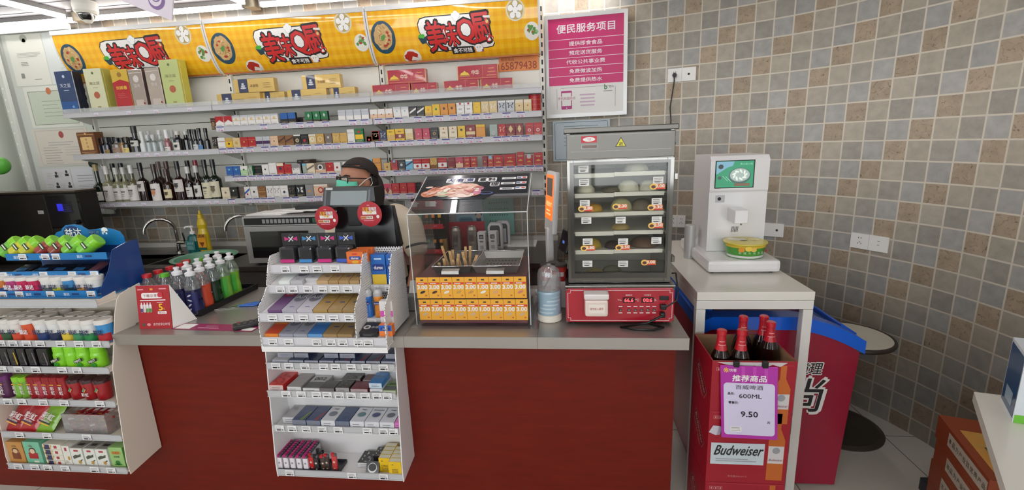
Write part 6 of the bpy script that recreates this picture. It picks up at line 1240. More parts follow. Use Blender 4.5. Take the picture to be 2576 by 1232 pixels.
for k,px in enumerate((90,108,128,147,167)):tube_pack(px,(160,26,36) if k != 1 else (176,60,74),(150,24,34),'red sweet tube, %s from the left of the red ones' % ORD[k],r=.0185,h=.10)
for k,px in enumerate((199,233,264)):
 x = lx(px,985,yD+.045);t = thing('sweet_cup','red fruit sweet cup, %s from the left at the right of the shelf' % ORD[k],'sweet cup',(x,yD+.045,zD+.0005),0,'red cups of fruit sweets');r = .031;b = MB();b.lathe([(r*.78,0),(r*.82,.004),(r,.078)],RB,seg=20)
 for i,c in enumerate(((220,150,40),(60,110,160),(90,160,70))):b.rect((0,-r*.92,.045),Vector((.6,0,.8)),Vector((-.8,0,.6)),.02,.004,mat(c,.4),cx=.004,cy=.004*i,e=.003)
 if k == 1:b.text('彩虹',(0,-r*.92,.03),XR,ZU,.016,SKW,bold=.03,e=.003)
 b.build('cup',t,local=True);b = MB();b.lathe([(r*1.03,.078),(r*1.03,.092),(r*.9,.095),(0,.095)],mat((60,24,30),.2,coat=.3),seg=20);b.build('lid',t,local=True)
# ---- shelf E: bags and the clear box of sweets
yE,zE = LZ['E'][0],LZ['E'][1]+.0085
def sweet_bag(px,c,c2_,label):
 x = lx(px,1068,yE+.04);t = MB();n = 9;vs = [];w,h = .086,.128
 for i in range(n+1):
  for k in range(n+1):
   u,v = k/n,i/n;puff = .014*math.sin(math.pi*u)**.6*math.sin(math.pi*v)**.6;vs.append((x-.022+w*(u-.5)+.036*v,yE+.02+.07*v-puff,zE+.001+h*v*.86))
 f = [(i*(n+1)+k,i*(n+1)+k+1,(i+1)*(n+1)+k+1,(i+1)*(n+1)+k) for i in range(n) for k in range(n)];m = mat(c,.25,coat=.5);t.add(vs,f,m,True);t.add([(a,b_+.004+2*max(0,yE+.02+.07*((c_-zE)/(h*.86))-b_),c_) for a,b_,c_ in vs],[q[::-1] for q in f],m,True)
 o = Vector((x-.004,yE+.038,zE+.055));w_ = Vector((.3,.5,.8)).normalized();u_ = Vector((.95,0,-.2));u_ = (u_-w_*u_.dot(w_)).normalized()
 t.text('彩虹',o,u_,w_,.026,SKW,bold=.03,cy=.012,e=.012,slant=.1);t.rect(o,u_,w_,.056,.006,mat(c2_,.4),cy=-.014,e=.012);t.text('skittles',o,u_,w_,.010,SKW,cy=-.006,e=.013,slant=.2);t.rect(o,u_,w_,.05,.004,mat((230,170,50),.4),cy=-.022,e=.0115)
 tag(t.build('sweet_bag'),label,'sweet bag','bags of fruit sweets')
sweet_bag(52,(170,26,36),(60,40,60),'red bag of fruit sweets, left of two');sweet_bag(88,(176,26,36),(60,40,60),'red bag of fruit sweets, right of two');sweet_bag(131,(126,176,40),(50,40,40),'lime green bag of fruit sweets right of the red bags')
xa,xb = lx(160,1060,yE+.02),lx(268,1060,yE+.02);t = thing('sweet_box','clear plastic box filled with small red sweet packets','plastic box',((xa+xb)/2,yE+.06,zE+.0005));CB = clear('clear_box',gloss=.08,haze=.14)
b = MB();y0,y1,hh = yE+.016,yE+.125,.095
for X0,X1,Y0,Y1,Z0,Z1 in ((xa,xb,y0,y0+.0015,zE+.001,zE+hh),(xa,xb,y1,y1+.0015,zE+.001,zE+hh),(xa,xa+.0015,y0,y1,zE+.001,zE+hh),(xb-.0015,xb,y0,y1,zE+.001,zE+hh),(xa,xb,y0,y1,zE+.0008,zE+.002)):b.box(X0,X1,Y0,Y1,Z0,Z1,CB)
b.build('box',t)
rn = random.Random(12);n = 0
for lay in range(3):
 for i in range(6):
  for j in range(2):
   x = xa+.017+i*(xb-xa-.034)/5;y = y0+.03+j*.045;b = MB();b.M = Matrix.Translation((x,y,zE+.012+lay*.026)) @ Matrix.Rotation(rn.uniform(-.5,.5),4,'Z') @ Matrix.Rotation(rn.uniform(-.25,.25),4,'Y');b.box(-.014,.014,-.018,.018,-.0085,.0085,RB,.006);b.rect((0,-.018,0),XR,ZU,.02,.008,[SKW,mat((214,160,50),.4),mat((60,40,50),.4)][n % 3]);b.rect((0,0,.0085),XR,YB,.018,.02,[mat((200,60,70),.4),SKW][n % 2]);n += 1
   tag(b.build('sweet_packet'),'small red packet inside the clear sweet box','sweet packet','red packets inside the clear sweet box')
# ---- shelf F: tea boxes
yF_,zF = LZ['F'][0],LZ['F'][1]+.0085
def tea(px0,px1,h,d,c,label,fn,grp=None,y=None,py=1150,z=None):
 y = y or yF_+.014;z = z or zF;xa,xb = lx(px0,py,y),lx(px1,py,y);b = MB();b.box(xa+.0008,xb-.0008,y,y+d,z+.0005,z+h,mat(c,.35,coat=.15),.001);fn(b,Vector(((xa+xb)/2,y,z+h/2)),xb-xa,h,d);tag(b.build('tea_box'),label,'tea box',grp);return xa,xb
def t_girl(b,o,w,h,d):b.disc(o,XR,ZU,w*.2,h*.13,mat((60,40,36),.4),cy=h*.12);b.disc(o,XR,ZU,w*.15,h*.11,mat((226,190,160),.4),cy=h*.1,e=.001);b.rect(o,XR,ZU,w*.55,h*.26,mat((170,36,40),.4),cy=-h*.1);b.lines(o,XR,ZU,w*.3,2,mat((110,80,50),.5),cy=h*.36,pitch=.006,h=.002);b.rect(o,XR,ZU,w*.3,h*.08,mat((226,226,206),.4),cx=w*.1,cy=-h*.36)
def t_brown(b,o,w,h,d):b.disc(o,XR,ZU,w*.2,h*.12,mat((80,50,34),.4),cy=h*.12);b.disc(o,XR,ZU,w*.15,h*.10,mat((222,180,140),.4),cy=h*.1,e=.001);b.rect(o,XR,ZU,w*.5,h*.3,mat((122,60,34),.4),cy=-h*.12);b.lines(o,XR,ZU,w*.3,2,mat((110,80,50),.5),cy=h*.36,pitch=.006,h=.002)
def t_flower(b,o,w,h,d):
 b.rect(o,XR,ZU,w*.36,h*.1,mat((176,60,76),.4),cy=h*.38);b.shape(o,XR,ZU,[(-w*.36,h*.06),(-w*.1,h*.16),(w*.1,h*.14),(w*.34,h*.22),(w*.3,h*.06),(w*.02,-h*.0),(-w*.3,-h*.08)],mat((78,84,66),.4))
 for k in range(5):a = R(72*k);b.disc(o,XR,ZU,w*.08,h*.035,mat((200,150,70),.4),cx=w*.14+w*.08*math.cos(a),cy=-h*.24+h*.06*math.sin(a),rot=a,e=.001+.0001*k,seg=8)
 b.disc(o,XR,ZU,w*.12,h*.03,mat((70,84,60),.4),cx=w*.3,cy=-h*.14,rot=.6);b.rect(o+Vector((0,d/2,h/2)),XR,YB,w*.94,d*.9,mat((150,146,140),.5),e=.0005);b.rect(o+Vector((0,d*.3,h/2)),XR,YB,w*.5,d*.16,mat((60,56,58),.5),e=.001);b.rect(o+Vector((0,d*.75,h/2)),XR,YB,w*.5,d*.16,mat((60,56,58),.5),e=.001)
def t_green(b,o,w,h,d):b.rect(o,XR,ZU,w*.64,h*.15,mat((190,150,70),.4),cy=h*.25,rad=.004);b.text('王老吉',o,XR,ZU,h*.11,mat((176,50,40),.4),cy=h*.25,e=.0014,width=w*.5);b.text('润喉糖',o,XR,ZU,h*.09,mat((40,80,34),.4),cy=h*.06);b.disc(o,XR,ZU,w*.18,h*.1,mat((50,120,46),.4),cy=-h*.22);b.disc(o,XR,ZU,w*.3,h*.04,mat((50,120,46),.4),cy=-h*.32);b.rect(o+Vector((w/2-.0008,d/2,0)),YB,ZU,d*.96,h*.96,mat((84,150,56),.35),e=.0005)
tea(24,64,.108,.055,(196,140,74),'orange-brown tea box at the left end of the lowest shelf',t_brown);tea(66,107,.112,.06,(120,188,156),'mint green tea box with a red picture',t_girl)
SGRP = 'white patterned boxes stacked flat'
for k in range(4):
 def t_pat(b,o,w,h,d):
  b.rect(o,XR,ZU,w*.30,h*.9,mat((56,54,92),.4),cx=-w*.26);[b.disc(o,XR,ZU,w*.035,h*.2,mat((206,166,80),.4),cx=-w*.44+w*.06*i if i < 2 else -w*.08+w*.05*(i-2),cy=h*(.2 if i % 2 else -.2),seg=8) for i in range(4)];b.rect(o,XR,ZU,w*.16,h*.5,mat((176,60,76),.4),cx=w*.2)
 tea(114,160,.0255,.085,(228,222,208),'white box with navy and gold pattern, %s from the bottom of its stack' % ORD[k],t_pat,SGRP,z=zF+.0262*k)
def t_w(b,o,w,h,d):b.rect(o,XR,ZU,w*.3,h*.16,mat((176,60,76),.4),cy=h*.34);b.disc(o,XR,ZU,w*.16,h*.1,mat((200,150,70),.4),cx=w*.2,cy=-h*.1);b.lines(o,XR,ZU,w*.5,2,GREYINK,cx=-w*.1,cy=-h*.24,pitch=.006,h=.002)
tea(161,179,.098,.06,(230,226,216),'narrow white box right of the patterned stack',t_w)
for k,(a,c_) in enumerate(((180,210),(213,241),(242,272))):tea(a,c_,.088,.095,(226,226,218),'white box with a dark wave and yellow flower, %s of three' % ORD[k],t_flower,'white flower boxes on the lowest shelf')
tea(277,311,.10,.075,(150,190,116),'pale green sweets box at the right end of the lowest shelf',t_green)
# ================================================================ middle white rack: perforated top unit, four lower shelves
MX0,MX1 = -1.205,-.660;WR = mat((232,230,230),.4)
MR = thing('hanging_rack','white hanging rack with perforated top unit in the middle of the counter','display rack',(-.93,1.6,.24))
PAN = [(1.545,.242),(1.545,.30),(1.60,.80),(1.60,.83),(1.688,.83),(1.688,.79),(RBK,.78),(RBK,.255)]
for x in (MX0,MX1-.004):b = MB();b.extrude([(x,y,z) for y,z in PAN],(.004,0,0),WR);b.build('side_panel',MR)
b = MB();b.box(MX0+.004,MX1-.004,RBK-.004,RBK,.25,.80,WR);b.build('back_panel',MR)
MZ = {'C':(1.585,.716,(695,728,768,815,845,884,922,965),918),'D':(1.565,.604,(685,722,760,798,825,855,885,920,950,975),996),'E':(1.560,.452,(706,737,772,812,852,925,965,990),1081),'F':(1.546,.254,(732,887,966),1200)}
for k,(yf,z,tg,tpy) in MZ.items():rack_shelf(MR,MX0+.005,MX1-.005,yf,RBK-.005,z,tg,tpy,.028,WR,.038)
# perforated top unit
PF = perforated('perforated_side',(236,235,234),.0105,.30,'yz');PB = perforated('perforated_back',(236,235,234),.0105,.30,'xz')
UX0,UX1,UD = -1.165,-.662,-.780;UO = [(1.532,.832),(1.532,.905),(1.545,.985),(1.59,1.02),(1.615,1.05),(1.625,1.085),(1.645,1.135),(1.665,1.16),(1.79,1.16),(1.79,.857),(1.592,.857),(1.592,.832)]
for x in (UX0,UD,UX1-.003):b = MB();b.extrude([(x,y,z) for y,z in UO],(.003,0,0),PF);b.build('perforated_side',MR)
b = MB();b.box(UX0+.003,UX1-.003,1.787,1.79,.857,1.16,PB);b.build('perforated_back',MR)
b = MB();b.box(UX0,UX1,1.532,1.592,.828,.8315,WR);b.box(UX0+.003,UX1-.003,1.592,1.787,.857,.860,WR);b.box(UX0,UX1,1.529,1.532,.812,.834,WR);b.build('unit_base',MR)
LP = [(1.538,.862,(686,726,796,832,862),848),(1.543,.958,(684,726,762,805,838,877),780),(1.622,1.045,(704,736,773,810,841,874),709),(1.652,1.118,(717,764,797,842,900),661)]
SH = []
for k,(yf,z,tg,tpy) in enumerate(LP):
 x1 = UX1-.004 if k == 0 else UD-.002;s = MB();
 if k < 3:s.extrude([(UX0+.004,yf+.004,z),(UX0+.004,1.784,z+.045),(UX0+.004,1.784,z+.041),(UX0+.004,yf+.004,z-.004)],(x1-UX0-.004,0,0),WR)
 else:s.box(UX0+.004,x1,yf+.004,1.786,z-.004,z,WR)
 sh = s.build('shelf',MR);s = MB();s.box(UX0+.002,x1,yf,yf+.003,z-.028,z+.006,mat((206,204,208),.35));s.box(UX0+.002,x1,yf-.003,yf,z-.028,z-.024,SHELFGREY);s.build('label_rail',sh)
 tl = list(tg)+([901,926,961] if k == 0 else [])
 for q in tl:
  x = PY(q,tpy,yf).x
  if UX0+.02 < x < x1-.018:lip_tag(sh,x,yf-.003,z-.024,.037,.026)
s = MB();s.box(UD+.004,UX1-.004,1.70,1.786,1.016,1.02,WR);s.box(UD+.004,UX1-.004,1.697,1.70,.996,1.026,mat((206,204,208),.35));sh = s.build('shelf',MR);lip_tag(sh,-.700,1.6965,1.0,.034,.022);lip_tag(sh,-.752,1.6965,1.0,.02,.022)
s = MB();s.box(UD+.004,UX1-.045,1.632,1.786,.902,.906,WR);s.box(UD+.004,UX1-.045,1.629,1.632,.878,.910,mat((206,204,208),.35));sh = s.build('shelf',MR);lip_tag(sh,-.755,1.6285,.882,.034,.024)
def mx_(px,py,y):return PY(px,py,y).x
# ---- lying boxes: end face towards the viewer, printed top
def flat(x0,x1,yf,z,d,h,col,label,fn=None,group=None,tilt=0.0,side=None,cat='box',name='product_box',skew=0.0):
 w = x1-x0;t = MB();t.box(-w/2+.0006,w/2-.0006,0,d,.0005,h,mat(col,.3,coat=.3),.0008)
 if side:t.rect((0,0,h/2),XR,ZU,w*.97,h*.94,mat(side,.5));t.lines((0,0,h/2),XR,ZU,w*.6,2,GREYINK,cy=h*.12,pitch=h*.28,h=h*.08)
 if fn:fn(t,Vector((0,d/2,h)),w,d)
 o = t.build(name,local=True);o.location = ((x0+x1)/2,yf,z+.0004);o.rotation_euler = (tilt,0,skew);return tag(o,label,cat,group)
TL = math.atan2(.045,.24)
def f_durex(c1_,c2_=None,txt='durex'):
 def f(b,o,w,d):
  if c2_:b.rect(o,XR,YB,w*.97,d*.42,mat(c2_,.35),cy=-d*.27)
  b.rect(o,XR,YB,w*.74,d*.2,mat(c1_,.35),cy=d*.22,rad=.006,e=.001);b.text(txt,o,XR,YB,d*.1,mat((232,234,240),.4),cy=d*.22,width=w*.5,e=.0016,bold=.02)
 return f
def f_air(b,o,w,d):b.disc(o,XR,YB,w*.4,d*.2,mat((170,170,182),.25,.5),cy=d*.06);b.disc(o,XR,YB,w*.34,d*.17,mat((150,150,162),.25,.5),cy=d*.06,e=.001);b.text('AiR',o,XR,YB,d*.14,mat((226,228,234),.3),cx=w*.06,cy=d*.08,e=.0015);b.rect(o,XR,YB,w*.3,d*.03,mat((90,100,150),.4),cy=-d*.36)
def f_gold(b,o,w,d):b.rect(o,XR,YB,w*.36,d*.05,mat((70,84,120),.4),cx=w*.1,cy=-d*.16);b.rect(o,XR,YB,w*.3,d*.02,mat((214,190,140),.3),cy=d*.1);b.lines(o,XR,YB,w*.5,2,mat((214,192,150),.3),cy=d*.3,pitch=d*.06,h=d*.03)
def f_line(b,o,w,d):b.lines(o,XR,YB,w*.7,3,mat((170,172,178),.4),cy=d*.2,pitch=d*.1,h=d*.03)
def edges(pxs,py,y):return [mx_(p_,py,y) for p_ in pxs]
TR = TL;GT = 'boxes lying on the perforated unit'
def tier(k,pxs,cols,names,d,h,py):
 yf,z = LP[k][0]+.006,LP[k][1]+.0005;e = edges(pxs,py,yf)
 for i,(c,fn,nm,off) in enumerate(cols):
  ya = yf+off;flat(e[i],e[i+1]-.001,ya,z+(ya-yf)*math.tan(TR)+.0003,d,h,c,nm,fn,GT,TR)
tier(2,[700,729,761,795,826,851,878,904],[((224,230,226),f_durex((120,190,180),None,'LELO'),'white and teal flat box, leftmost on the third perforated shelf',0),((186,184,188),f_air,'pale grey flat box, second on the third perforated shelf',0),((196,194,196),f_air,'pale grey flat box, third on the third perforated shelf',.02),((190,160,118),f_gold,'tan flat box, first of four on the third perforated shelf',0),((170,138,92),f_gold,'tan flat box, second of four on the third perforated shelf',0),((170,138,92),f_gold,'tan flat box, third of four on the third perforated shelf',0),((170,138,92),f_gold,'tan flat box, fourth of four on the third perforated shelf',0)],None,.11,.02,700)
tier(1,[672,708,746,786,824,860,893],[((104,70,116),f_durex((176,40,56)),'purple and red flat box, leftmost on the second perforated shelf',0),((168,164,176),f_air,'grey AiR flat box, left of two on the second perforated shelf',0),((188,184,192),f_air,'grey AiR flat box, right of two on the second perforated shelf',0),((166,134,76),f_gold,'gold flat box, first of three on the second perforated shelf',0),((156,126,76),f_gold,'gold flat box, second of three on the second perforated shelf',0),((150,122,74),f_gold,'gold flat box, third of three on the second perforated shelf',0)],None,.165,.018,772)
tier(0,[666,701,738,774,812,848,886],[((222,128,44),f_durex((44,64,130),(206,70,40)),'orange and blue flat box, leftmost on the lowest perforated shelf',0),((150,152,164),f_air,'grey AiR flat box, left of two on the lowest perforated shelf',0),((154,156,168),f_air,'grey AiR flat box, right of two on the lowest perforated shelf',0),((96,150,200),f_durex((34,64,120),(60,120,190)),'blue flat box on the lowest perforated shelf',0),((158,130,88),f_gold,'tan flat box, left of two on the lowest perforated shelf',0),((152,124,84),f_gold,'tan flat box, right of two on the lowest perforated shelf',0)],None,.15,.018,838)
# ---- upright black packs and orange boxes on top
ztop = LP[3][1];yt = 1.69
for k,(a,c_,col) in enumerate(((694,742,(196,40,120)),(742,786,(60,130,190)),(788,836,(196,40,120)),(836,883,(60,90,190)))):
 x0,x1 = mx_(a,630,yt),mx_(c_,630,yt);t = thing('blister_pack','black hanging blister pack with a coloured X, %s from left on the white rack' % ORD[k],'blister pack',((x0+x1)/2,yt,ztop+.0005),0,'black blister packs on the top shelf');w = x1-x0-.002;CM = mat(col,.4)
 b = MB();b.box(-w/2,w/2,.048,.050,0,.115,mat((26,25,28),.4),.001);o = (0,.048,.092);b.shape(o,XR,ZU,[(-.028,-.008),(-.004,.0),(-.028,.010)],CM);b.shape(o,XR,ZU,[(.028,-.008),(.028,.010),(.004,.0)],CM);b.rect(o,Vector((.7,0,.7)),Vector((-.7,0,.7)),.03,.004,mat((226,226,228),.4),e=.001);b.rect(o,Vector((.7,0,-.7)),Vector((.7,0,.7)),.026,.004,mat((206,206,210),.4),e=.0012);b.rect(o,XR,ZU,.012,.006,mat((70,72,74),.4),cy=.016);b.build('backing_card',t,local=True)
 b = MB();b.box(-w*.42,w*.42,.004,.047,.0,.066,mat((46,46,50),.12,coat=.8),.010);b.rect((0,.004,.01),XR,ZU,w*.74,.014,CM,e=.0006);b.build('blister',t,local=True)
for k in range(3):
 x0,x1 = mx_(872,645,yt-.02),mx_(914,645,yt-.02);b = MB();y = yt-.022+.03*k;b.box(x0+.006*k,x1+.006*k,y,y+.029,ztop+.0005,ztop+.05,mat((222,110,40),.35,coat=.2),.001);o = ((x0+x1)/2+.006*k,y,ztop+.026);b.rect(o,XR,ZU,(x1-x0)*.7,.014,mat((44,74,150),.35),rad=.005);b.text('durex',o,XR,ZU,.009,WHITE,e=.0014,bold=.02);b.rect(o,XR,ZU,(x1-x0)*.3,.005,mat((200,40,50),.4),cy=.016);b.disc(o,XR,ZU,.014,.007,mat((226,170,50),.4),cy=-.016)
 tag(b.build('orange_box'),'small orange box on the top of the white rack, %s of three in a row' % ('nearest','middle','farthest')[k],'box','orange boxes on the top shelf')
# ---- right compartment
def up(px0,px1,py,yf,z,h,d,col,label,fn=None,name='product_box',grp=None):
 x0,x1 = mx_(px0,py,yf),mx_(px1,py,yf);b = MB();b.box(x0,x1,yf,yf+d,z+.0005,z+h,mat(col,.35,coat=.2),.001);o = Vector(((x0+x1)/2,yf,z+h/2))
 if fn:fn(b,o,x1-x0,h)
 return tag(b.build(name),label,'box',grp)
def f_up(c2_):
 def f(b,o,w,h):b.rect(o,XR,ZU,w*.97,h*.34,mat(c2_,.4),cy=-h*.32);b.rect(o,XR,ZU,w*.8,h*.22,mat((24,50,130),.35),cy=h*.08,rad=.007,e=.001);b.text('durex',o,XR,ZU,h*.12,WHITE,cy=h*.08,e=.0016,width=w*.62,bold=.02);b.rect(o,XR,ZU,w*.5,h*.05,mat((190,214,236),.4),cy=h*.36)
 return f
up(936,972,690,1.712,1.0205,.125,.04,(30,100,180),'blue and yellow upright box, left of two in the right compartment',f_up((226,190,60)),grp='upright boxes in the right compartment');up(974,999,690,1.716,1.0205,.122,.04,(34,96,180),'blue upright box, right of two in the right compartment',f_up((60,120,200)),grp='upright boxes in the right compartment')
for px,c,lb in ((926,(36,106,190),'blue lubricant bottle with a clear cap in the right compartment'),(952,(228,140,40),'orange lubricant bottle with a clear cap in the right compartment')):
 x = mx_(px,760,1.66);t = thing('lubricant_bottle',lb,'bottle',(x,1.662,.9065),0,'clear-capped bottles');r = .017;m = mat(c,.25,coat=.4)
 b = MB();b.lathe([(r*.9,0),(r,.004),(r*.94,.03),(r*.82,.055),(r,.08),(r*.98,.085)],m,seg=18,sx=1.1);b.rect((0,-r,.06),XR,ZU,.024,.012,mat((24,50,130),.35),rad=.004,e=.002);b.text('durex',(0,-r,.06),XR,ZU,.006,WHITE,e=.0035);b.build('bottle',t,local=True);b = MB();b.lathe([(r*.98,.085),(r*.96,.10),(r*.6,.112),(0,.115)],clear('cap_plastic',gloss=.1,haze=.5),seg=16,sx=1.1);b.build('cap',t,local=True)
zb = .8635+.0045
up(952,985,820,1.552,zb,.045,.028,(226,120,50),'blue and orange small box at the bottom of the right compartment',lambda b,o,w,h:(b.rect(o,XR,ZU,w*.97,h*.5,mat((34,96,180),.35),cy=h*.24),b.rect(o,XR,ZU,w*.74,h*.24,mat((24,50,130),.35),cy=h*.2,rad=.004,e=.001),b.text('durex',o,XR,ZU,h*.14,WHITE,cy=h*.2,e=.0016)))
b = MB();x0,x1 = mx_(955,780,1.60),mx_(988,780,1.60);b.box(x0,x1,1.60,1.626,zb+.012,.990,mat((222,218,216),.4),.001);b.rect(((x0+x1)/2,1.60,.94),XR,ZU,(x1-x0)*.97,.024,mat((212,84,180),.4));b.text('4+1',((x0+x1)/2,1.60,.94),XR,ZU,.01,WHITE,e=.0014);tag(b.build('product_box'),'tall white box with a pink band in the right compartment','box')
x0,x1 = mx_(902,826,1.55),mx_(948,826,1.55);flat(x0,x1,1.553,zb-.003,.07,.02,(30,30,32),'black box with a white lens print at the bottom of the right compartment',lambda b,o,w,d:(b.disc(o,XR,YB,.014,.014,mat((206,206,206),.4),cx=-w*.24),b.disc(o,XR,YB,.007,.007,mat((60,60,60),.4),cx=-w*.24,e=.001),b.text('赤尾',o,XR,YB,.014,mat((206,206,200),.4),cx=w*.2)),None,TL,side=(40,40,42))
# ---- shelf C: navy flat boxes
def f_navy(acc=None):
 def f(b,o,w,d):
  b.rect(o,XR,YB,w*.5,d*.03,mat((90,110,150),.4),cx=-w*.1,cy=d*.1);b.lines(o,XR,YB,w*.4,2,mat((70,90,130),.4),cy=-d*.2,pitch=d*.1,h=d*.03)
  if acc:b.shape(o,XR,YB,[(w*.05,-d*.5),(w*.3,-d*.5),(w*.42,d*.1),(w*.3,d*.1)],mat(acc,.4))
 return f
yf,z = MZ['C'][0]+.008,MZ['C'][1]+.0085;e = edges((683,725,764,801,840,882,919,957,996),900,yf)
for i in range(8):flat(e[i],e[i+1]-.003,yf,z,.085,.021,(190,188,190) if i == 0 else (46,56,92),('pale grey flat box at the left end of the upper lower-rack shelf' if i == 0 else 'navy flat box lying on the upper lower-rack shelf, %s from the left' % ORD[i]),f_line if i == 0 else f_navy((140,50,70) if i in (4,5,6) else None),'flat boxes on the upper lower-rack shelf',0,(160,162,174))
for k,i in enumerate((0,1,3,4,7)):flat(e[i]+.012,e[i+1]+.008 if i < 7 else e[8]-.004,yf+.022,z+.0213,.064,.020,(196,192,190) if i == 0 else (40,50,84),'flat box in the second layer of the upper lower-rack shelf, %s from the left' % ORD[k],f_line if i == 0 else f_navy(),'second-layer boxes of the upper lower-rack shelf',0,(150,152,166))
# ---- shelf D: mixed boxes
yf,z = MZ['D'][0]+.008,MZ['D'][1]+.0085
def f_002(c):return lambda b,o,w,d:(b.text('002',o,XR,YB,d*.22,mat(c,.4),cy=d*.18,bold=.03),b.rect(o,XR,YB,w*.96,d*.4,mat((96,96,96),.4),cy=-d*.26))
def f_sc(c):return lambda b,o,w,d:[b.disc(o,XR,YB,w*.1,d*.03,mat(c,.4),cx=w*(.3*math.sin(i*2.3)),cy=d*(-.4+.09*i),rot=i,e=.0008+.00005*i,seg=8) for i in range(9)]
for i,(a,c_,col,sd,fn,nm,off,lay,h,d) in enumerate(((676,713,(206,44,44),(206,180,176),f_sc((150,40,40)),'red flat box at the left end of the middle lower-rack shelf',0,0,.034,.11),(721,758,(150,146,144),(206,204,204),None,'plain grey flat box, second on the middle lower-rack shelf',0,0,.028,.11),(760,806,(176,174,174),(214,212,212),f_002((60,60,60)),'silver box marked 002, third on the middle lower-rack shelf',0,0,.022,.11),(803,842,(70,64,64),(110,104,104),None,'dark grey flat box, fourth on the middle lower-rack shelf',-.004,0,.026,.06),(844,880,(60,56,54),(150,146,146),f_sc((120,112,108)),'dark patterned box, front of two on the middle lower-rack shelf',-.004,0,.03,.06),(881,926,(110,34,44),(170,150,150),None,'dark red flat box on the middle lower-rack shelf',-.004,0,.026,.06),(928,962,(36,124,190),(190,206,220),f_line,'bright blue flat box on the middle lower-rack shelf',.01,1,.022,.085),(963,996,(120,150,76),(176,180,160),f_002((30,40,20)),'green box marked 002 at the right end of the middle lower-rack shelf',-.004,0,.022,.07),(862,910,(64,58,56),(120,116,114),f_sc((120,112,108)),'dark patterned box, rear one on the middle lower-rack shelf',.06,0,.034,.045),(914,950,(92,40,44),(150,140,140),None,'brown-red box at the back of the middle lower-rack shelf',.06,0,.030,.045))):
 x0,x1 = mx_(a,970,yf+max(off,0)),mx_(c_,970,yf+max(off,0));flat(x0,x1-.002,yf+off,z+(.0225 if lay else 0),min(d,.11-max(0,off)),h,col,nm,fn,'mixed boxes on the middle lower-rack shelf',0,sd)
x0,x1 = mx_(928,970,yf),mx_(962,970,yf);flat(x0,x1-.002,yf+.002,z,.10,.022,(206,206,208),'white box under the bright blue one',f_line,'mixed boxes on the middle lower-rack shelf',0,(214,212,214))
# ---- shelf E: long boxes
yf,z = MZ['E'][0]+.008,MZ['E'][1]+.0085
def f_disc(c,t_):return lambda b,o,w,d:(b.disc(o,XR,YB,w*.3,w*.3,mat((150,154,164),.4),cy=-d*.02),b.disc(o,XR,YB,w*.26,w*.24,mat(c,.4),cx=w*.02,cy=-d*.02,e=.001),b.text(t_,o,XR,YB,d*.1,mat((40,40,46),.4),cy=d*.32,bold=.02))
e = edges((701,733,769,805,842,878,915,953,991,1006),1050,yf)
for i,(col,sd,fn,nm) in enumerate((((170,168,168),(206,204,206),f_line,'grey long box at the left end, set back on the third lower-rack shelf'),((52,66,104),(120,124,140),f_navy((110,130,60)),'navy long box with a green slash on the third lower-rack shelf'),((46,60,100),(120,124,140),f_navy((140,60,70)),'navy long box with a red slash on the third lower-rack shelf'),((206,206,210),(212,212,216),f_disc((120,122,136),'Stage'),'white long box with a grey disc between the navy ones'),((44,66,106),(110,116,136),f_navy(),'plain navy long box in the middle of the third lower-rack shelf'),((204,206,212),(212,212,216),f_disc((90,130,136),'Stage'),'white long box with a teal disc on the third lower-rack shelf'),((204,206,212),(212,212,216),f_disc((70,76,120),'Smoove'),'white long box with a violet disc on the third lower-rack shelf'),((204,206,212),(212,212,216),f_disc((96,104,110),'Stage'),'white long box with a dark grey disc on the third lower-rack shelf'),((206,110,180),(214,110,186),None,'narrow pink box at the right end of the third lower-rack shelf'))):
 flat(e[i],e[i+1]-.002,yf+(.022 if i == 0 else 0),z,.10,.034 if i else .03,col,nm,fn,'long boxes on the third lower-rack shelf',0,sd)
# ---- shelf F: lighters in trays, dark and yellow boxes
yf,z = MZ['F'][0]+.006,MZ['F'][1]+.0085;DT = mat((52,50,58),.45)
def tray(x0,x1,y0,y1,label):
 t = thing('lighter_tray',label,'tray',((x0+x1)/2,y0,z+.0003));b = MB();b.box(x0,x1,y0,y1,z+.0005,z+.003,DT);b.build('base',t)
 for X0,X1,Y0,Y1 in ((x0,x1,y0,y0+.002),(x0,x1,y1-.002,y1),(x0,x0+.002,y0,y1),(x1-.002,x1,y0,y1)):b = MB();b.box(X0,X1,Y0,Y1,z+.003,z+.014,DT);b.build('rim',t)
xa,xb = mx_(694,1170,yf),mx_(775,1170,yf);tray(xa,xb,yf,RBK-.012,'dark tray full of white and pink lighters on the lowest shelf');xc,xd = mx_(776,1178,yf-.002),mx_(852,1178,yf-.002);tray(xc,xd,yf-.003,yf+.07,'dark tray with black and red lighters on the lowest shelf')
def lighter(x,y,zz,body,top,label,grp,pr=(150,146,160),w=.021,h=.056):
 t = thing('lighter',label,'lighter',(x,y,zz),0,grp);b = MB();b.box(-w/2,w/2,-.0055,.0055,0,h,mat(body,.3,coat=.3),.003);b.disc((0,-.0055,h*.6),XR,ZU,.0045,.0045,mat(pr,.4));b.rect((0,-.0055,h*.14),XR,ZU,.006,.004,mat(pr,.4));b.build('body',t,local=True)
 b = MB();b.box(-w/2,w*.1,-.005,.005,h+.0003,h+.013,mat(top,.35),.002);b.box(w*.1,w/2,-.005,.005,h+.0003,h+.010,mat((110,108,112),.3,.6),.001);b.build('top',t,local=True);return t
cols = 5
for j in range(8):
 for i in range(cols):lighter(xa+.014+i*(xb-xa-.028)/(cols-1),yf+.010+j*.0135,z+.0035,(226,220,226),(176,30,110),'white lighter with a pink top, column %s from left, row %s from front' % (('one','two','three','four','five')[i],('one','two','three','four','five','six','seven','eight')[j]),'white and pink lighters')
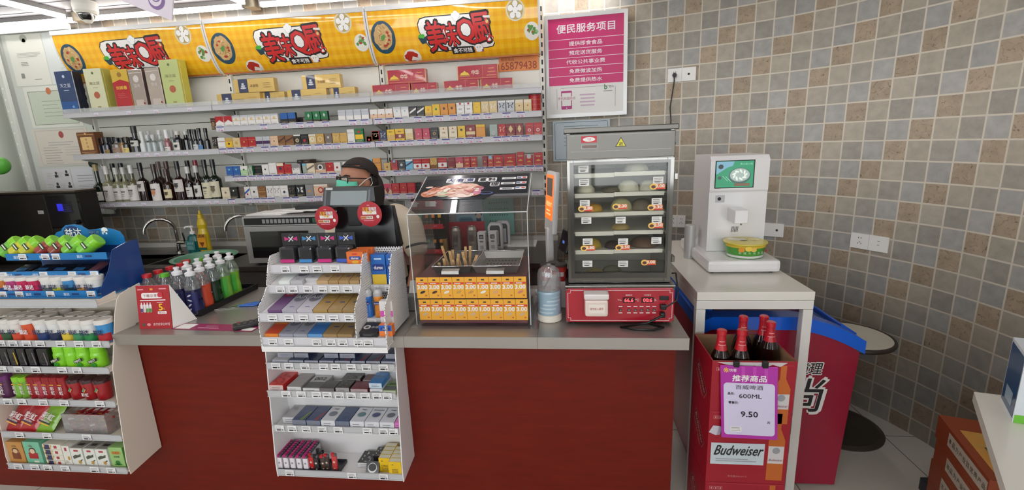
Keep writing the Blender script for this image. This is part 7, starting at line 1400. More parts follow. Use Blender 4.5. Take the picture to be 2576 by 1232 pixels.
for k,(px,off,bc,tc) in enumerate(((784,.02,(200,40,44),(190,30,36)),(796,.012,(40,34,36),(34,30,32)),(806,.045,(44,38,38),(40,34,36)),(813,.016,(70,52,46),(196,30,36)),(823,.018,(64,50,46),(190,28,34)),(842,.02,(196,60,60),(196,30,36)))):
 lighter(mx_(px,1160,yf+off),yf+off,z+.0035,bc,tc,'%s lighter in the shorter dark tray, %s from left' % ('red' if k in (0,5) else 'dark patterned',ORD[k]),'black and red lighters',(206,190,180),h=.056+.004*(k % 3))
def f_blk(b,o,w,d):f_sc((196,194,192))(b,o,w,d)
x0,x1 = mx_(900,1150,yf+.05),mx_(938,1150,yf+.05);flat(x0,x1,yf+.04,z,.075,.024,(28,27,28),'black patterned box lying flat, left of the tilted one',f_blk,'black boxes beside the yellow ones',0,(206,204,204))
x0,x1 = mx_(941,1150,yf+.05),mx_(966,1150,yf+.05);flat(x0-.004,x1-.006,yf+.05,z,.06,.05,(30,28,30),'black patterned box standing behind the tilted one',f_blk,'black boxes beside the yellow ones',0)
x0,x1 = mx_(917,1165,yf),mx_(950,1165,yf);flat(x0,x1,yf+.004,z,.05,.012,(26,25,26),'black box with a white moon print, tilted against the others',lambda b,o,w,d:(b.disc(o,XR,YB,w*.34,w*.34,mat((214,212,210),.4)),b.disc(o,XR,YB,w*.3,w*.26,mat((26,25,26),.4),cy=w*.04,e=.001)),'black boxes beside the yellow ones',R(58))
for k,(a,c_,n_) in enumerate(((953,982,4),(982,1014,4))):
 x0,x1 = mx_(a,1160,yf+.02),mx_(c_,1160,yf+.02)
 for j in range(n_):
  y = yf+(.018 if k == 0 else -.002)+j*.0245;b = MB();
  if y+.024 > RBK-.006:continue
  b.box(x0,x1-.001,y,y+.024,z+.0005,z+.066,mat((226,186,26),.4),.001);o = ((x0+x1)/2,y,z+.033);b.rect((o[0],y+.012,z+.066),XR,YB,x1-x0-.004,.021,mat((214,208,186),.5),e=.0006);b.text('LUNAX',o,XR,ZU,.008,INK,cy=-.002,width=.026);b.text('POWER',o,XR,ZU,.008,INK,cy=-.013,width=.026);b.rect(o,XR,ZU,.026,.003,INK,cy=-.021);b.rect(o,XR,ZU,.006,.003,INK,cx=-.010,cy=.02)
  tag(b.build('yellow_box'),'yellow box on the lowest shelf, %s row, %s from the front' % (('left','right')[k],ORD[j]),'box','yellow boxes on the lowest shelf')
# ================================================================ clear food case with skewers
ACR = clear('acrylic',gloss=.012,rough=.02);AX0,AX1,AY0,AY1,ASH,AYT,ATZ = -.600,-.138,1.700,2.06,1.305,2.00,1.424
FC = thing('food_case','clear acrylic food case with a slanted dark poster on top','food case',(-.37,1.88,ZT));th = .004
b = MB();b.box(AX0-.03,AX1+.03,AY0-.03,AY1,ZT+.0005,ZT+.004,ACR);b.build('base_plate',FC)
b = MB();b.box(AX0,AX1,AY0,AY0+th,ZT+.0045,ASH,ACR);b.build('front_panel',FC)
for x in (AX0,AX1-th):b = MB();b.extrude([(x,AY0+th,ZT+.0045),(x,AY1-th,ZT+.0045),(x,AYT,ATZ-.004),(x,AY0+th,ASH)],(th,0,0),ACR);b.build('side_panel',FC)
b = MB();b.extrude([(AX0,AY0,ASH+.0005),(AX0,AYT,ATZ),(AX0,AYT,ATZ-th),(AX0,AY0+th,ASH-.001)],(AX1-AX0,0,0),ACR);b.build('slanted_top',FC)
EDG = mat((206,208,208),.15,0,.6)
for x in (AX0,AX1):b = MB();b.tube([(x,AY0,ZT+.005),(x,AY0,ASH),(x,AYT,ATZ)],.0018,EDG,6);b.build('edge',FC)
b = MB();b.tube([(AX0,AY0,ASH),(AX1,AY0,ASH)],.0022,EDG,6);b.build('edge',FC)
# poster lying on the slant
sd = Vector((0,AYT-AY0,ATZ-ASH));L_ = sd.length;sd.normalize();sn = Vector((0,-sd.z,sd.y));o0 = Vector(((AX0+AX1)/2,AY0,ASH+.0012))
b = MB();P = lambda u,v:o0+XR*((u-.5)*(AX1-AX0))+sd*(v*L_)+sn*.001
ptm = mat((38,42,48),.12,coat=.5);b.extrude([P(.01,.34),P(.62,.33),P(.70,.44),P(.985,.44),P(.985,.995),P(.01,.995)],tuple(sn*.0008),ptm)
wd = AX1-AX0;po = P(.5,.5)+sn*.0008;E_ = mat((236,234,236),.4)
rn = random.Random(8)
for k,(u,v,a,c_,col) in enumerate(((.17,.52,.07,.034,(206,124,90)),(.26,.60,.08,.030,(222,150,120)),(.10,.47,.05,.026,(200,120,80)),(.37,.62,.07,.036,(226,168,146)),(.46,.60,.075,.04,(232,186,166)),(.30,.50,.05,.026,(226,190,160)),(.36,.45,.06,.022,(214,170,156)),(.51,.50,.05,.026,(206,120,150)),(.44,.42,.06,.020,(230,206,194)),(.24,.45,.05,.02,(190,196,160)),(.54,.58,.04,.02,(190,110,140)))):
 q = P(u,v*1.08-.03);b.disc(q,XR,sd,a*.62,c_,mat(col,.35),e=.001+.00012*k,rot=rn.uniform(-.5,.5),seg=14)
for k in range(46):
 u,v = rn.uniform(.07,.56),rn.uniform(.42,.66);b.disc(P(u,v),XR,sd,rn.uniform(.008,.02),rn.uniform(.003,.008),mat([(226,170,150),(206,120,96),(236,206,190),(180,90,70),(214,150,120),(236,226,210)][k % 6],.35),e=.0024+.00003*k,rot=rn.uniform(-.8,.8),seg=8)
b.disc(P(.62,.47),XR,sd,.03,.012,mat((70,90,150),.4),e=.0009);b.disc(P(.62,.475),XR,sd,.022,.008,ptm,e=.0012)
for u,t_,c in ((.26,'大',0),(.35,'有',0),(.44,'煮',0),(.56,'意',0),(.645,'料',0),(.68,'理',0)):
 q = P(u,.84 if u < .66 else .70);b.rect(q,XR,sd,.040,.038,E_,e=.0012,rad=.008);b.text(t_,q,XR,sd,.030,mat((40,60,120),.4) if u < .5 else INK,bold=.04,e=.0018)
for k in range(3):
 q = P(.80,.86-.145*k);b.rect(q,XR,sd,.06,.018,E_,e=.0012);b.rect(q,XR,sd,.04,.008,mat((120,120,126),.5),e=.0016);q = P(.92,.87-.145*k);b.rect(q,XR,sd,.042,.020,E_,e=.0012);b.rect(q,XR,sd,.014,.008,mat((60,80,150),.4),cx=-.012,e=.0016);b.rect(q,XR,sd,.014,.010,mat((200,60,60),.4),cx=.010,e=.0016)
tag(b.build('food_poster'),'dark seafood menu poster lying on the slanted top of the food case','poster')
# heater box inside with two trays
t = thing('heating_tray_unit','dark red heating unit with two steel trays inside the clear case','food warmer',(-.37,1.88,ZT));MRN = mat((98,26,32),.35);ST2 = mat((150,148,144),.28,.8)
hx0,hx1,hy0,hy1,hz = AX0+.012,AX1-.012,AY0+.012,AY1-.03,1.062
b = MB();b.box(hx0,hx1,hy0,hy1,ZT+.006,hz-.012,MRN,.003);b.build('housing',t)
xm = (hx0+hx1)/2;TRAYS = ((hx0+.055,xm-.004),(xm+.002,hx1-.03))
for k,(x0,x1) in enumerate(TRAYS):
 b = MB();y0,y1 = hy0+.035,hy1-.02;zt = hz+.022;zb = hz-.010
 A = [(x0,y0,zt),(x1,y0,zt),(x1,y1,zt),(x0,y1,zt)];Bq = [(x0+.012,y0+.012,zb),(x1-.012,y0+.012,zb),(x1-.012,y1-.012,zb),(x0+.012,y1-.012,zb)]
 b.add(A+Bq,[(0,1,5,4),(1,2,6,5),(2,3,7,6),(3,0,4,7),(4,5,6,7)],ST2 if k else mat((84,82,80),.35,.6));b.tube(A+[A[0]],.003,CHROME,6)
 if k:
  for i in range(9):
   for j in range(3):b.disc((x0+.035+i*(x1-x0-.07)/8,y0+.1+.05*j,zb),XR,YB,.004,.009,mat((40,40,40),.5),e=.001)
 b.build('tray',t);b = MB();xc = (x0+x1)/2;b.extrude([(xc-.035,y0-.003,zt-.006),(xc-.035,y0-.028,zt-.012),(xc-.035,y0-.03,zt-.024),(xc-.035,y0-.026,zt-.024),(xc-.035,y0-.024,zt-.014),(xc-.035,y0-.003,zt-.010)],(.07,0,0),ST2);b.build('handle',t)
x0,x1 = TRAYS[0]
for k,(u,v,h,lean) in enumerate(((.03,.1,.035,0),(.2,.16,.05,-.1),(.16,.5,.09,-.25),(.38,.3,.075,-.12),(.45,.14,.045,.05),(.56,.24,.065,.12),(.62,.14,.05,.0),(.70,.2,.05,-.2),(.76,.45,.085,.05),(.82,.3,.07,-.15),(.88,.5,.085,.08),(.90,.2,.05,-.25),(1.02,.3,.06,.4),(.34,.5,.07,.0))):
 x = x0+.014+u*(x1-x0-.03);y = hy0+.06+v*.2;b = MB();b.M = Matrix.Translation((x,y,hz-.0085)) @ Matrix.Rotation(lean,4,'Y');b.box(-.0055,.0055,-.002,.002,0,h,mat((204,164,110),.6,noise=.1),.001);b.box(-.0035,.0035,-.003,.003,h*.35,h*.8,mat((190,146,90),.6));tag(b.build('wooden_skewer'),'wooden skewer end standing in the left tray of the food case, %s' % ORD[k],'skewer','wooden skewers in the left tray')
# two rows of price cards behind the front panel
CY = mat((232,168,50),.45);CR = mat((206,62,44),.4);CW_ = mat((240,236,228),.4)
PR = [['3.00']*5+['1.00']+['3.00']*3,['3.00']*5+['1.00']+['3.00']*3]
cw = (AX1-AX0-.024)/9
for rr in range(2):
 for k in range(9):
  x = AX0+.012+cw*(k+.5)+.003*rr;z0 = (.968,.876)[rr];h = .086;b = MB();y = AY0-.0024;b.box(x-cw/2+.0006,x+cw/2-.0006,y,y+.0018,z0,z0+h,CY);o = (x,y,z0+h/2)
  b.rect(o,XR,ZU,.012,.006,mat((60,50,40),.4),cy=.032);b.rect(o,XR,ZU,cw*.9,.008,CR,cy=.018);b.rect(o,XR,ZU,cw*.5,.003,CW_,cx=-.004,cy=.018,e=.0009);b.text(PR[rr][k],o,XR,ZU,.0165,CW_,cx=.0,cy=.003,width=cw*.82,bold=.05,e=.0009);b.text(PR[rr][k],o,XR,ZU,.0150,mat((226,226,236),.4),cx=.0005,cy=.003,width=cw*.76,bold=.0,e=.0013)
  c = [(40,36,34),(80,40,30),(226,222,214),(196,150,70),(200,140,70),(232,228,220),(214,160,120),(222,170,80),(200,120,110)][k] if rr == 0 else (200,170,140);b.disc(o,XR,ZU,.012,.005,mat(c,.5),cy=-.018,rot=.4,e=.0009,seg=10);b.rect(o,XR,ZU,.008,.006,mat((196,110,40),.4),cx=.013,cy=-.032)
  tag(b.build('price_card'),'yellow price card reading %s, %s from left, %s row' % (PR[rr][k],ORD[k],('upper','lower')[rr]),'price card','yellow price cards on the food case')
# ================================================================ jar, tablet, cups
t = thing('straw_jar','round jar with a clear dome and straws, wrapped in a pale blue bag','straw jar',(-.066,1.775,ZT));b = MB();b.lathe([(.046,.0005),(.05,.004),(.05,.028),(.047,.03)],mat((226,220,206),.4),seg=28);b.build('base',t,local=True)
b = MB();b.lathe([(.046,.0305),(.047,.05),(.046,.09),(.049,.12),(.047,.128),(.0,.128)],mat((150,176,190),.3,coat=.3),seg=28)
for k in range(5):b.band((0,0),.0475,.04+.016*k,.046+.016*k,-160+20*k,-70+14*k,mat((190,206,214),.25))
b.build('wrapped_body',t,local=True)
b = MB();b.lathe([(.047,.13),(.047,.19),(.042,.208),(.026,.222),(.010,.226),(.010,.232),(0,.234)],clear('dome_plastic',gloss=.08,haze=.16),seg=28);b.build('dome',t,local=True)
b = MB();b.tube([(-.02,0,.129),(.012,.0,.196)],.003,mat((60,50,46),.5),6);b.build('stick',t,local=True)
t = thing('face_scan_tablet','white tablet terminal with an orange screen, turned sideways left of the steamer','tablet',(-.085,2.08,ZT),R(-74));TW = mat((226,224,222),.35)
b = MB();b.M = Matrix.Rotation(R(-4),4,'X');b.box(-.075,.075,-.012,.012,.30,.575,TW,.008);b.build('frame',t,local=True)
b = MB();b.M = Matrix.Rotation(R(-4),4,'X');o = (0,-.012,.46);b.rect(o,XR,ZU,.13,.20,mat((232,104,40),.3,emit=.9),e=.0008);b.rect(o,XR,ZU,.10,.08,mat((96,84,76),.3,emit=.3),cy=.046,e=.0014);b.text('刷脸支付',o,XR,ZU,.022,mat((240,206,150),.3,emit=.8),cy=-.03,e=.0014);b.lines(o,XR,ZU,.08,2,mat((240,206,150),.3,emit=.6),cy=-.06,pitch=.016,h=.006,e=.0014);b.build('screen',t,local=True)
b = MB();b.M = Matrix.Rotation(R(-14),4,'X');b.box(-.06,.06,.02,.045,.215,.315,mat((24,22,26),.3),.006);b.rect((0,.02,.26),XR,ZU,.03,.012,mat((70,110,190),.3,emit=.6));b.build('scanner',t,local=True)
b = MB();b.box(-.02,.02,.0,.03,.012,.32,TW,.006);b.box(-.06,.06,-.05,.08,.0005,.012,TW,.004);b.build('stand',t,local=True)
CST = thing('cup_stand','small white box behind the straw jar carrying the red cups','stand',(-.045,1.955,ZT));b = MB();b.box(-.10,.0,1.90,1.985,ZT+.0005,.968,TW,.004);b.build('box',CST)
for k,(x,y,n) in enumerate(((-.085,1.93,'left red paper cup on the small white box'),(-.052,1.955,'middle red and white paper cup on the small white box'),(-.018,1.925,'right red paper cup on the small white box'))):
 t = thing('paper_cup',n,'paper cup',(x,y,.9685),0,'red paper cups');b = MB();b.lathe([(.019,0),(.025,.062),(.026,.064)],mat((190,48,40),.4) if k != 1 else mat((206,196,190),.4),seg=20,cap=False);b.band((0,0),.0225,.022,.042,-130,-60,mat((222,210,206),.4) if k != 1 else mat((190,48,40),.4),r1=.0242);b.build('cup',t,local=True);b = MB();b.lathe([(.0265,.0645),(.027,.068),(.023,.074),(0,.074)],mat((64,58,58),.35),seg=20);b.build('lid',t,local=True)
# ================================================================ bun steamer
SX0,SX1,SY,SYB = .000,.408,1.712,2.12
ST = thing('bun_steamer','chrome bun steamer with a red base and glass door on the counter','food steamer',(.2,1.9,ZT));CHM = mat((124,122,118),.09,1.0);CHD = mat((96,94,92),.14,.9);BRS = mat((98,95,90),.3,.95,noise=.06,nscale=4)
SRED = mat((170,18,40),.3,coat=.3)
for x in (SX0+.03,SX1-.03):
 for y in (SY+.03,SYB-.03):b = MB();b.lathe([(.012,0.0003),(.012,.012)],BLACK,(x,y,ZT),12);b.build('foot',ST)
b = MB();b.box(SX0,SX1,SY,SYB,ZT+.0125,1.000,SRED,.003);o = Vector(((SX0+SX1)/2,SY,(ZT+.0125+1.0)/2));W1 = mat((236,230,228),.4)
w,h = .392,.122
for cx,cy,a,c in ((0,h/2,w-.02,.0014),(0,-h/2,w-.02,.0014),(-w/2,0,.0014,h-.02),(w/2,0,.0014,h-.02)):b.rect(o,XR,ZU,a,c,W1,cx,cy,e=.0012)
for sx in (-1,1):
 for sy in (-1,1):b.rect(o,XR,ZU,.0014,.012,W1,sx*(w/2-.01),sy*(h/2-.005),e=.0012);b.rect(o,XR,ZU,.012,.0014,W1,sx*(w/2-.005),sy*(h/2-.01),e=.0012);b.disc(o,XR,ZU,.004,.004,CHM,sx*(w/2+.003),sy*(h/2+.004),e=.0016,seg=10)
b.build('base_box',ST)
b = MB();DG = mat((255,70,80),.3,emit=1.6)
for cx,s_ in ((.035,'66.6'),(.105,'00:6')):b.rect(o,XR,ZU,.046,.022,mat((46,6,14),.2),cx=cx,cy=.022,e=.001);b.text(s_,o,XR,ZU,.014,DG,cx=cx,cy=.022,e=.0016,bold=.02)
b.text('℃',o,XR,ZU,.010,W1,cx=.066,cy=.022,e=.0012);b.text('h',o,XR,ZU,.010,W1,cx=.134,cy=.022,e=.0012);b.text('温度显示',o,XR,ZU,.006,W1,cx=.035,cy=.042,e=.0012);b.text('时间显示',o,XR,ZU,.006,W1,cx=.105,cy=.042,e=.0012);b.text('℃/h',o,XR,ZU,.006,W1,cx=.0,cy=.022,e=.0012);b.build('display',ST)
for k,cx in enumerate((.004,.036,.060,.083,.107,.130)):
 b = MB();q = (o.x+cx,SY-.0005,o.z-.018);b.lathe([(.0055,0),(.0055,.003),(.004,.005),(0,.005)],CHM,q,14,axis=(0,-1,0));b.lines((q[0],SY,q[2]),XR,ZU,.014,1,W1,cy=.014,h=.003,rag=0);b.lines((q[0],SY,q[2]),XR,ZU,.014,1,W1,cy=-.012,h=.003,rag=0);b.build('button',ST)
b = MB();b.box(o.x+.148,o.x+.182,SY-.004,SY-.0005,o.z+.022,o.z+.038,BLACK,.002);b.build('rocker_switch',ST)
b = MB();b.box(o.x+.150,o.x+.172,SY-.02,SY-.0005,o.z-.012,o.z+.008,BLACK,.004);b.box(o.x+.150,o.x+.168,SY-.026,SY-.0005,o.z-.042,o.z-.022,BLACK,.005);b.tube([(o.x+.170,SY-.018,o.z),(o.x+.205,SY-.03,o.z+.03),(o.x+.215,SY-.01,.98),(o.x+.212,SY+.03,1.05),(o.x+.206,SY+.06,1.04)],.003,BLACK,8);b.tube([(o.x+.155,SY-.024,o.z-.034),(o.x+.10,SY-.03,ZT+.022),(o.x+.0,SY-.035,ZT+.006),(o.x+.05,SY-.05,ZT+.005),(o.x+.12,SY-.055,ZT+.005),(o.x+.16,SY-.03,ZT+.005),(o.x+.1,SY+.02,ZT+.0055)],.0045,BLACK,8);b.build('power_plug',ST)
# hanging tong holder
t = thing('sauce_pot','clear plastic pot with a printed label hanging on the red steamer base','plastic pot',(o.x-.09,SY-.03,.90));b = MB();PP = mat((226,208,198),.35);x = o.x-.090;b.box(x-.043,x+.043,SY-.055,SY-.002,.905,.972,PP,.010);b.rect((x,SY-.055,.938),XR,ZU,.06,.034,mat((232,222,212),.4));b.text('请勿放入硬币',(x,SY-.055,.938),XR,ZU,.010,mat((176,60,56),.5),width=.05,e=.0014);b.build('pot',t);b = MB();b.box(x-.046,x+.046,SY-.057,SY-.002,.973,.995,mat((222,214,210),.3),.006);b.build('rim',t)
# cabinet
BX0,BX1,BY,BYB,Z0,Z1 = .012,.398,1.745,2.10,1.003,1.600
b = MB();b.box(BX0-.014,BX1+.014,SY+.002,SYB-.01,1.0005,1.010,CHM,.002);b.build('lower_ledge',ST)
for x in (BX0,BX1-.012):b = MB();b.box(x,x+.012,BY+.022,BYB,1.0105,Z1-.02,CHM);b.build('side_wall',ST)
b = MB();b.box(BX0+.0125,BX1-.0125,BYB-.01,BYB,1.0105,Z1-.02,mat((190,188,184),.4,.2));b.build('rear_wall',ST)
b = MB();b.box(BX0-.010,BX1+.010,BY-.008,BYB+.005,Z1-.019,Z1,BRS,.003);b.build('roof',ST)
b = MB();b.box(BX0+.013,BX1-.013,BY+.022,BYB-.012,1.478,1.492,CHM);b.build('ceiling_plate',ST)
# top fascia
fz0,fz1 = 1.505,1.578;b = MB();b.box(BX0,BX1,BY,BY+.021,1.486,fz1,BRS,.002);o = Vector(((BX0+BX1)/2,BY,(fz0+fz1)/2));b.rect(o,XR,ZU,.36,.0016,CHD,cy=-.027);b.rect(o,XR,ZU,.36,.0016,CHD,cy=.030)
b.rect(o,XR,ZU,.056,.024,mat((196,30,50),.4),cx=-.112,cy=.016);b.disc(o,XR,ZU,.022,.008,W1,cx=-.112,cy=.016,e=.001);b.text('飞旋',o,XR,ZU,.008,mat((196,30,50),.4),cx=-.112,cy=.016,e=.0014);b.rect(o,XR,ZU,.06,.016,CHD,cx=-.110,cy=-.010);b.rect(o,XR,ZU,.054,.011,mat((120,100,92),.4),cx=-.110,cy=-.010,e=.001)
b.shape(o,XR,ZU,[(-.018,-.014),(.022,-.014),(.002,.020)],INK,.0008);b.shape(o,XR,ZU,[(-.0145,-.012),(.0185,-.012),(.002,.0165)],mat((220,210,60),.4),.0013);b.text('≋',o,XR,ZU,.012,INK,cx=.002,cy=-.004,e=.0018,rot=R(90));b.build('fascia',ST)
# door: bright frame, black inner border, glass
dz0,dz1 = 1.012,1.484;wx0,wx1,wz0,wz1 = .036,.374,1.052,1.466;b = MB()
for X0,X1,Z_0,Z_1 in ((BX0,wx0,dz0,dz1),(wx1,BX1,dz0,dz1),(wx0,wx1,dz0,wz0),(wx0,wx1,wz1,dz1)):b.box(X0,X1,BY,BY+.021,Z_0,Z_1,CHM,.001)
dr = b.build('door_frame',ST)
b = MB()
for X0,X1,Z_0,Z_1 in ((wx0-.014,wx0,wz0-.02,wz1+.010),(wx1,wx1+.010,wz0-.02,wz1+.010),(wx0,wx1,wz0-.02,wz0),(wx0,wx1,wz1,wz1+.010)):b.box(X0,X1,BY-.004,BY-.0005,Z_0,Z_1,CHD)
b.build('door_border',dr)
b = MB();b.box(wx0,wx1,BY+.004,BY+.007,wz0,wz1,clear('steamer_glass',tint=(248,248,244),gloss=.012));b.build('glass_pane',dr)
for z in (1.09,1.40):b = MB();b.lathe([(.004,0),(.004,.03)],CHM,(BX1+.005,BY+.01,z),8);b.box(BX1,BX1+.012,BY-.006,BY+.02,z+.004,z+.026,CHM,.001);b.build('hinge',ST)
b = MB();b.box(BX1+.0005,BX1+.006,BY+.05,BY+.09,1.52,1.555,BLACK,.002);b.tube([(BX1+.006,BY+.07,1.54),(BX1+.02,BY+.1,1.53)],.005,BLACK,8);b.build('side_switch',ST)
def sz(py):return PY(1565,py,BY+.02).z
SHZ = [sz(431),sz(482),sz(531),sz(579),sz(626)];SHZ = [z-.006 for z in SHZ]
for k,z in enumerate(SHZ):
 b = MB();b.box(BX0+.014,BX1-.014,BY+.026,BYB-.02,z-.003,z,mat((226,226,222),.4));b.box(wx0+.004,wx0+.15,BY+.0235,BY+.0265,z-.014,z+.002,mat((234,232,228),.4));b.box(wx0+.151,wx1-.004,BY+.0235,BY+.0265,z-.011,z+.004,mat((238,236,232),.4));b.build('rack_shelf',ST)
BN = 'buns in the steamer'
def bun(px,py,r,col,lev,label,fl=.62,pleat=True):
 y = BY+.028+r+.02;z = SHZ[lev]+.0005 if lev < 5 else 1.0115;x = PY(px,py,y).x;x = min(max(x,BX0+.016+r),BX1-.016-r);b = MB();n,m_ = 28,9;vs = []
 for i in range(m_+1):
  a = math.pi/2*i/m_
  for k in range(n):
   w = 2*math.pi*k/n;rr = r*math.cos(a)**.75*(1+(.05*math.sin(w*11)*math.sin(2*a) if pleat else 0));vs.append((x+rr*math.cos(w),y+rr*math.sin(w),z+r*fl*math.sin(a)*1.45))
 b.add(vs,[(i*n+k,i*n+(k+1) % n,(i+1)*n+(k+1) % n,(i+1)*n+k) for i in range(m_) for k in range(n)]+[tuple(range(n))[::-1]],mat(col,.6),True);tag(b.build('steamed_bun'),label,'bun',BN)
bun(1600,415,.046,(226,224,210),0,'large pale bun alone on the top steamer shelf',.5)
bun(1473,470,.036,(230,226,208),1,'pale bun at the left of the second steamer shelf');bun(1537,468,.036,(110,104,90),1,'dark flat bun, second on the second steamer shelf',.4);bun(1580,468,.042,(228,226,212),1,'largest pale bun on the second steamer shelf',.7);bun(1632,468,.038,(222,220,208),1,'pale bun at the right of the second steamer shelf',.75)
bun(1494,520,.034,(206,160,60),2,'yellow bun at the left of the third steamer shelf',.6,False);bun(1563,518,.042,(206,202,160),2,'pale yellow bun in the middle of the third steamer shelf',.75,False);bun(1614,518,.042,(120,110,96),2,'dark bun at the right of the third steamer shelf',.7)
bun(1561,570,.036,(186,160,106),3,'tan flat bun on the fourth steamer shelf',.4,False);bun(1487,615,.040,(206,176,70),4,'yellow bun at the left of the fifth steamer shelf',.6,False);bun(1542,615,.034,(60,44,48),4,'dark purple bun on the fifth steamer shelf',.5,False);bun(1620,612,.056,(110,82,66),4,'wide brown bun at the right of the fifth steamer shelf',.45,False)
bun(1496,668,.040,(176,160,96),5,'yellow-green bun at the bottom left of the steamer',.6,False);bun(1540,668,.044,(110,112,90),5,'grey-green bun at the bottom middle of the steamer',.7)
c5 = lambda x,y:(1360+x/2.0875,290+y/2.0875);yg = BY+.0035
for k,(cx,cy) in enumerate(((225,283),(228,353),(617,340),(232,462),(610,452),(240,552),(420,550),(610,548),(247,663),(433,663),(608,657),(246,779),(433,779))):
 q = PY(*c5(cx,cy),yg);b = MB();b.box(q.x-.0185,q.x+.0185,yg-.0006,yg,q.z-.0125,q.z+.0125,mat((228,226,220),.5));b.lines((q.x,yg-.0006,q.z),XR,ZU,.03,3,GREYINK,cy=.007,pitch=.006,h=.002);b.rect((q.x,yg-.0006,q.z),XR,ZU,.018,.004,INK,cx=-.003,cy=-.006);b.build('label_sticker',dr)
for cx,cy,s_ in ((613,373,'3.00'),(235,490,'2.80'),(415,478,'2.20'),(600,483,'3.30'),(603,578,'2.50'),(247,697,'2.80'),(430,693,'2.50'),(565,772,'3.00')):
 q = PY(*c5(cx,cy),yg-.0012);b = MB();y = yg-.0012;o = (q.x,y,q.z);b.box(q.x-.012,q.x+.028,y-.0006,y,q.z-.010,q.z+.009,mat((226,120,40),.4));b.disc(o,XR,ZU,.013,.0115,mat((236,190,90),.4),cx=-.014,e=.001);b.disc(o,XR,ZU,.008,.006,mat((90,50,36),.4),cx=-.014,cy=-.001,e=.0014);b.text(s_,o,XR,ZU,.011,W1,cx=.010,cy=.002,e=.0014,bold=.05,width=.030);b.rect(o,XR,ZU,.03,.004,mat((206,50,40),.4),cx=.010,cy=-.008,e=.0011);b.build('price_sticker',dr)
# ================================================================ things on the curved wall
def whit(px,py,off=.0):
 r = ray(px,py)
 for (a,x0,y0),(c,x1,y1) in zip(WPATH,WPATH[1:]):
  ex,ey = x1-x0,y1-y0;det = r.x*(-ey)+r.y*ex
  if abs(det) < 1e-9:continue
  t = (x0*(-ey)+y0*ex)/det;u = (r.x*y0-r.y*x0)/det
  if t > 0 and 0 <= u <= 1:
   d = Vector((ex,ey,0)).normalized();n = Vector((d.y,-d.x,0));return EYE+r*t+n*off,d,n
def obox(b,o,u,w,a,h,d,m,cx=0.0,cy=0.0):
 """box on a wall: o centre of its back, u right, w up, d outwards"""
 n = u.cross(w);P = [o+u*(cx+x)+w*(cy+y) for x,y in ((-a/2,-h/2),(a/2,-h/2),(a/2,h/2),(-a/2,h/2))];return b.extrude(P,tuple(n*d),m)
# pink service poster in its silver frame
q0,q1 = Vector((PY(1372,168,3.372).x,3.372,0)),Vector((PY(1578,158,3.322).x,3.322,0));U = (q1-q0).normalized();w = (q1-q0).length;zt,zb = PY(1475,32,3.345).z,PY(1475,293,3.345).z;h = zt-zb;o = (q0+q1)/2+Vector((0,0,(zt+zb)/2))
t = thing('service_poster','pink Chinese service list poster in a silver frame beside the rack','poster',(o.x,o.y,zb));N = U.cross(ZU)
b = MB();obox(b,o,U,ZU,w-.02,h-.02,.006,PAPER);f = o+N*.006;PK_ = mat((204,34,108),.4);W2 = mat((240,232,238),.4)
b.rect(f,U,ZU,w-.05,h*.65,PK_,cy=h*.147,e=.0005);b.text('便民服务项目',f,U,ZU,h*.082,W2,cy=h*.365,width=w*.70,bold=.025)
for k,s_ in enumerate(('提供即食食品','预定送货服务','代收公共事业费','免费微波加热','免费提供热水')):b.rect(f,U,ZU,w-.05,.0028,W2,cy=h*(.265-.0885*k));b.text(s_,f,U,ZU,h*.042,W2,cy=h*(.222-.0885*k),width=w*.4 if k != 2 else w*.47,bold=.02)
MG_ = mat((176,50,120),.5)
for cx,cy,a,c in ((-w*.36,-h*.31,.002,h*.2),(w*.36,-h*.31,.002,h*.2),(0,-h*.205,w*.62,.002)):b.rect(f,U,ZU,a,c,GREYINK,cx,cy)
b.rect(f,U,ZU,w*.135,h*.185,MG_,cx=-w*.24,cy=-h*.325,rad=.006);b.rect(f,U,ZU,w*.115,h*.13,PAPER,cx=-w*.24,cy=-h*.318,e=.001);b.rect(f,U,ZU,w*.22,h*.04,PAPER,cx=-w*.24,cy=-h*.308,e=.0013);b.text('手机充值网点',f,U,ZU,h*.03,MG_,cx=-w*.24,cy=-h*.308,width=w*.22,e=.0018);b.disc(f,U,ZU,.004,.004,W2,cx=-w*.24,cy=-h*.405,e=.0013)
for k in range(4):b.rect(f,U,ZU,w*(.19-.02*(k % 2)),h*.014,mat((206,176,196),.5),cx=w*.02,cy=-h*(.28+.035*k))
b.text('b',f,U,ZU,h*.05,mat((60,130,80),.5),cx=w*.245,cy=-h*.215,bold=.03);b.text('便利',f,U,ZU,h*.024,GREYINK,cx=w*.31,cy=-h*.215);b.lines(f,U,ZU,w*.11,1,GREYINK,cx=w*.27,cy=-h*.256,h=.003,rag=0);b.build('print',t)
FS = mat((206,206,204),.3,.3)
for cx,cy,a,c in ((0,h/2-.012,w,.024),(0,-h/2+.012,w,.024),(-w/2+.012,0,.024,h-.048),(w/2-.012,0,.024,h-.048)):b = MB();obox(b,o,U,ZU,a,c,.014,FS,cx,cy);b.build('frame_bar',t)
q = PY(1462,350,3.345);zt,zb = PY(1462,302,3.345).z,PY(1462,404,3.345).z;b = MB();wq = PY(1535,350,3.345).x-PY(1391,350,3.345).x;o = Vector((q.x,3.36,(zt+zb)/2));obox(b,o,U,ZU,wq,zt-zb,.006,mat((176,190,196),.3));f = o+N*.006
for cx,cy,a,c in ((0,.46,.9,.004),(-.46,0,.004,.9),(.46,0,.004,.9),(0,-.46,.9,.004)):b.rect(f,U,ZU,max(a*wq,.003) if a > .1 else .003,c*(zt-zb) if c > .1 else .003,mat((90,100,106),.5),cx*wq,cy*(zt-zb))
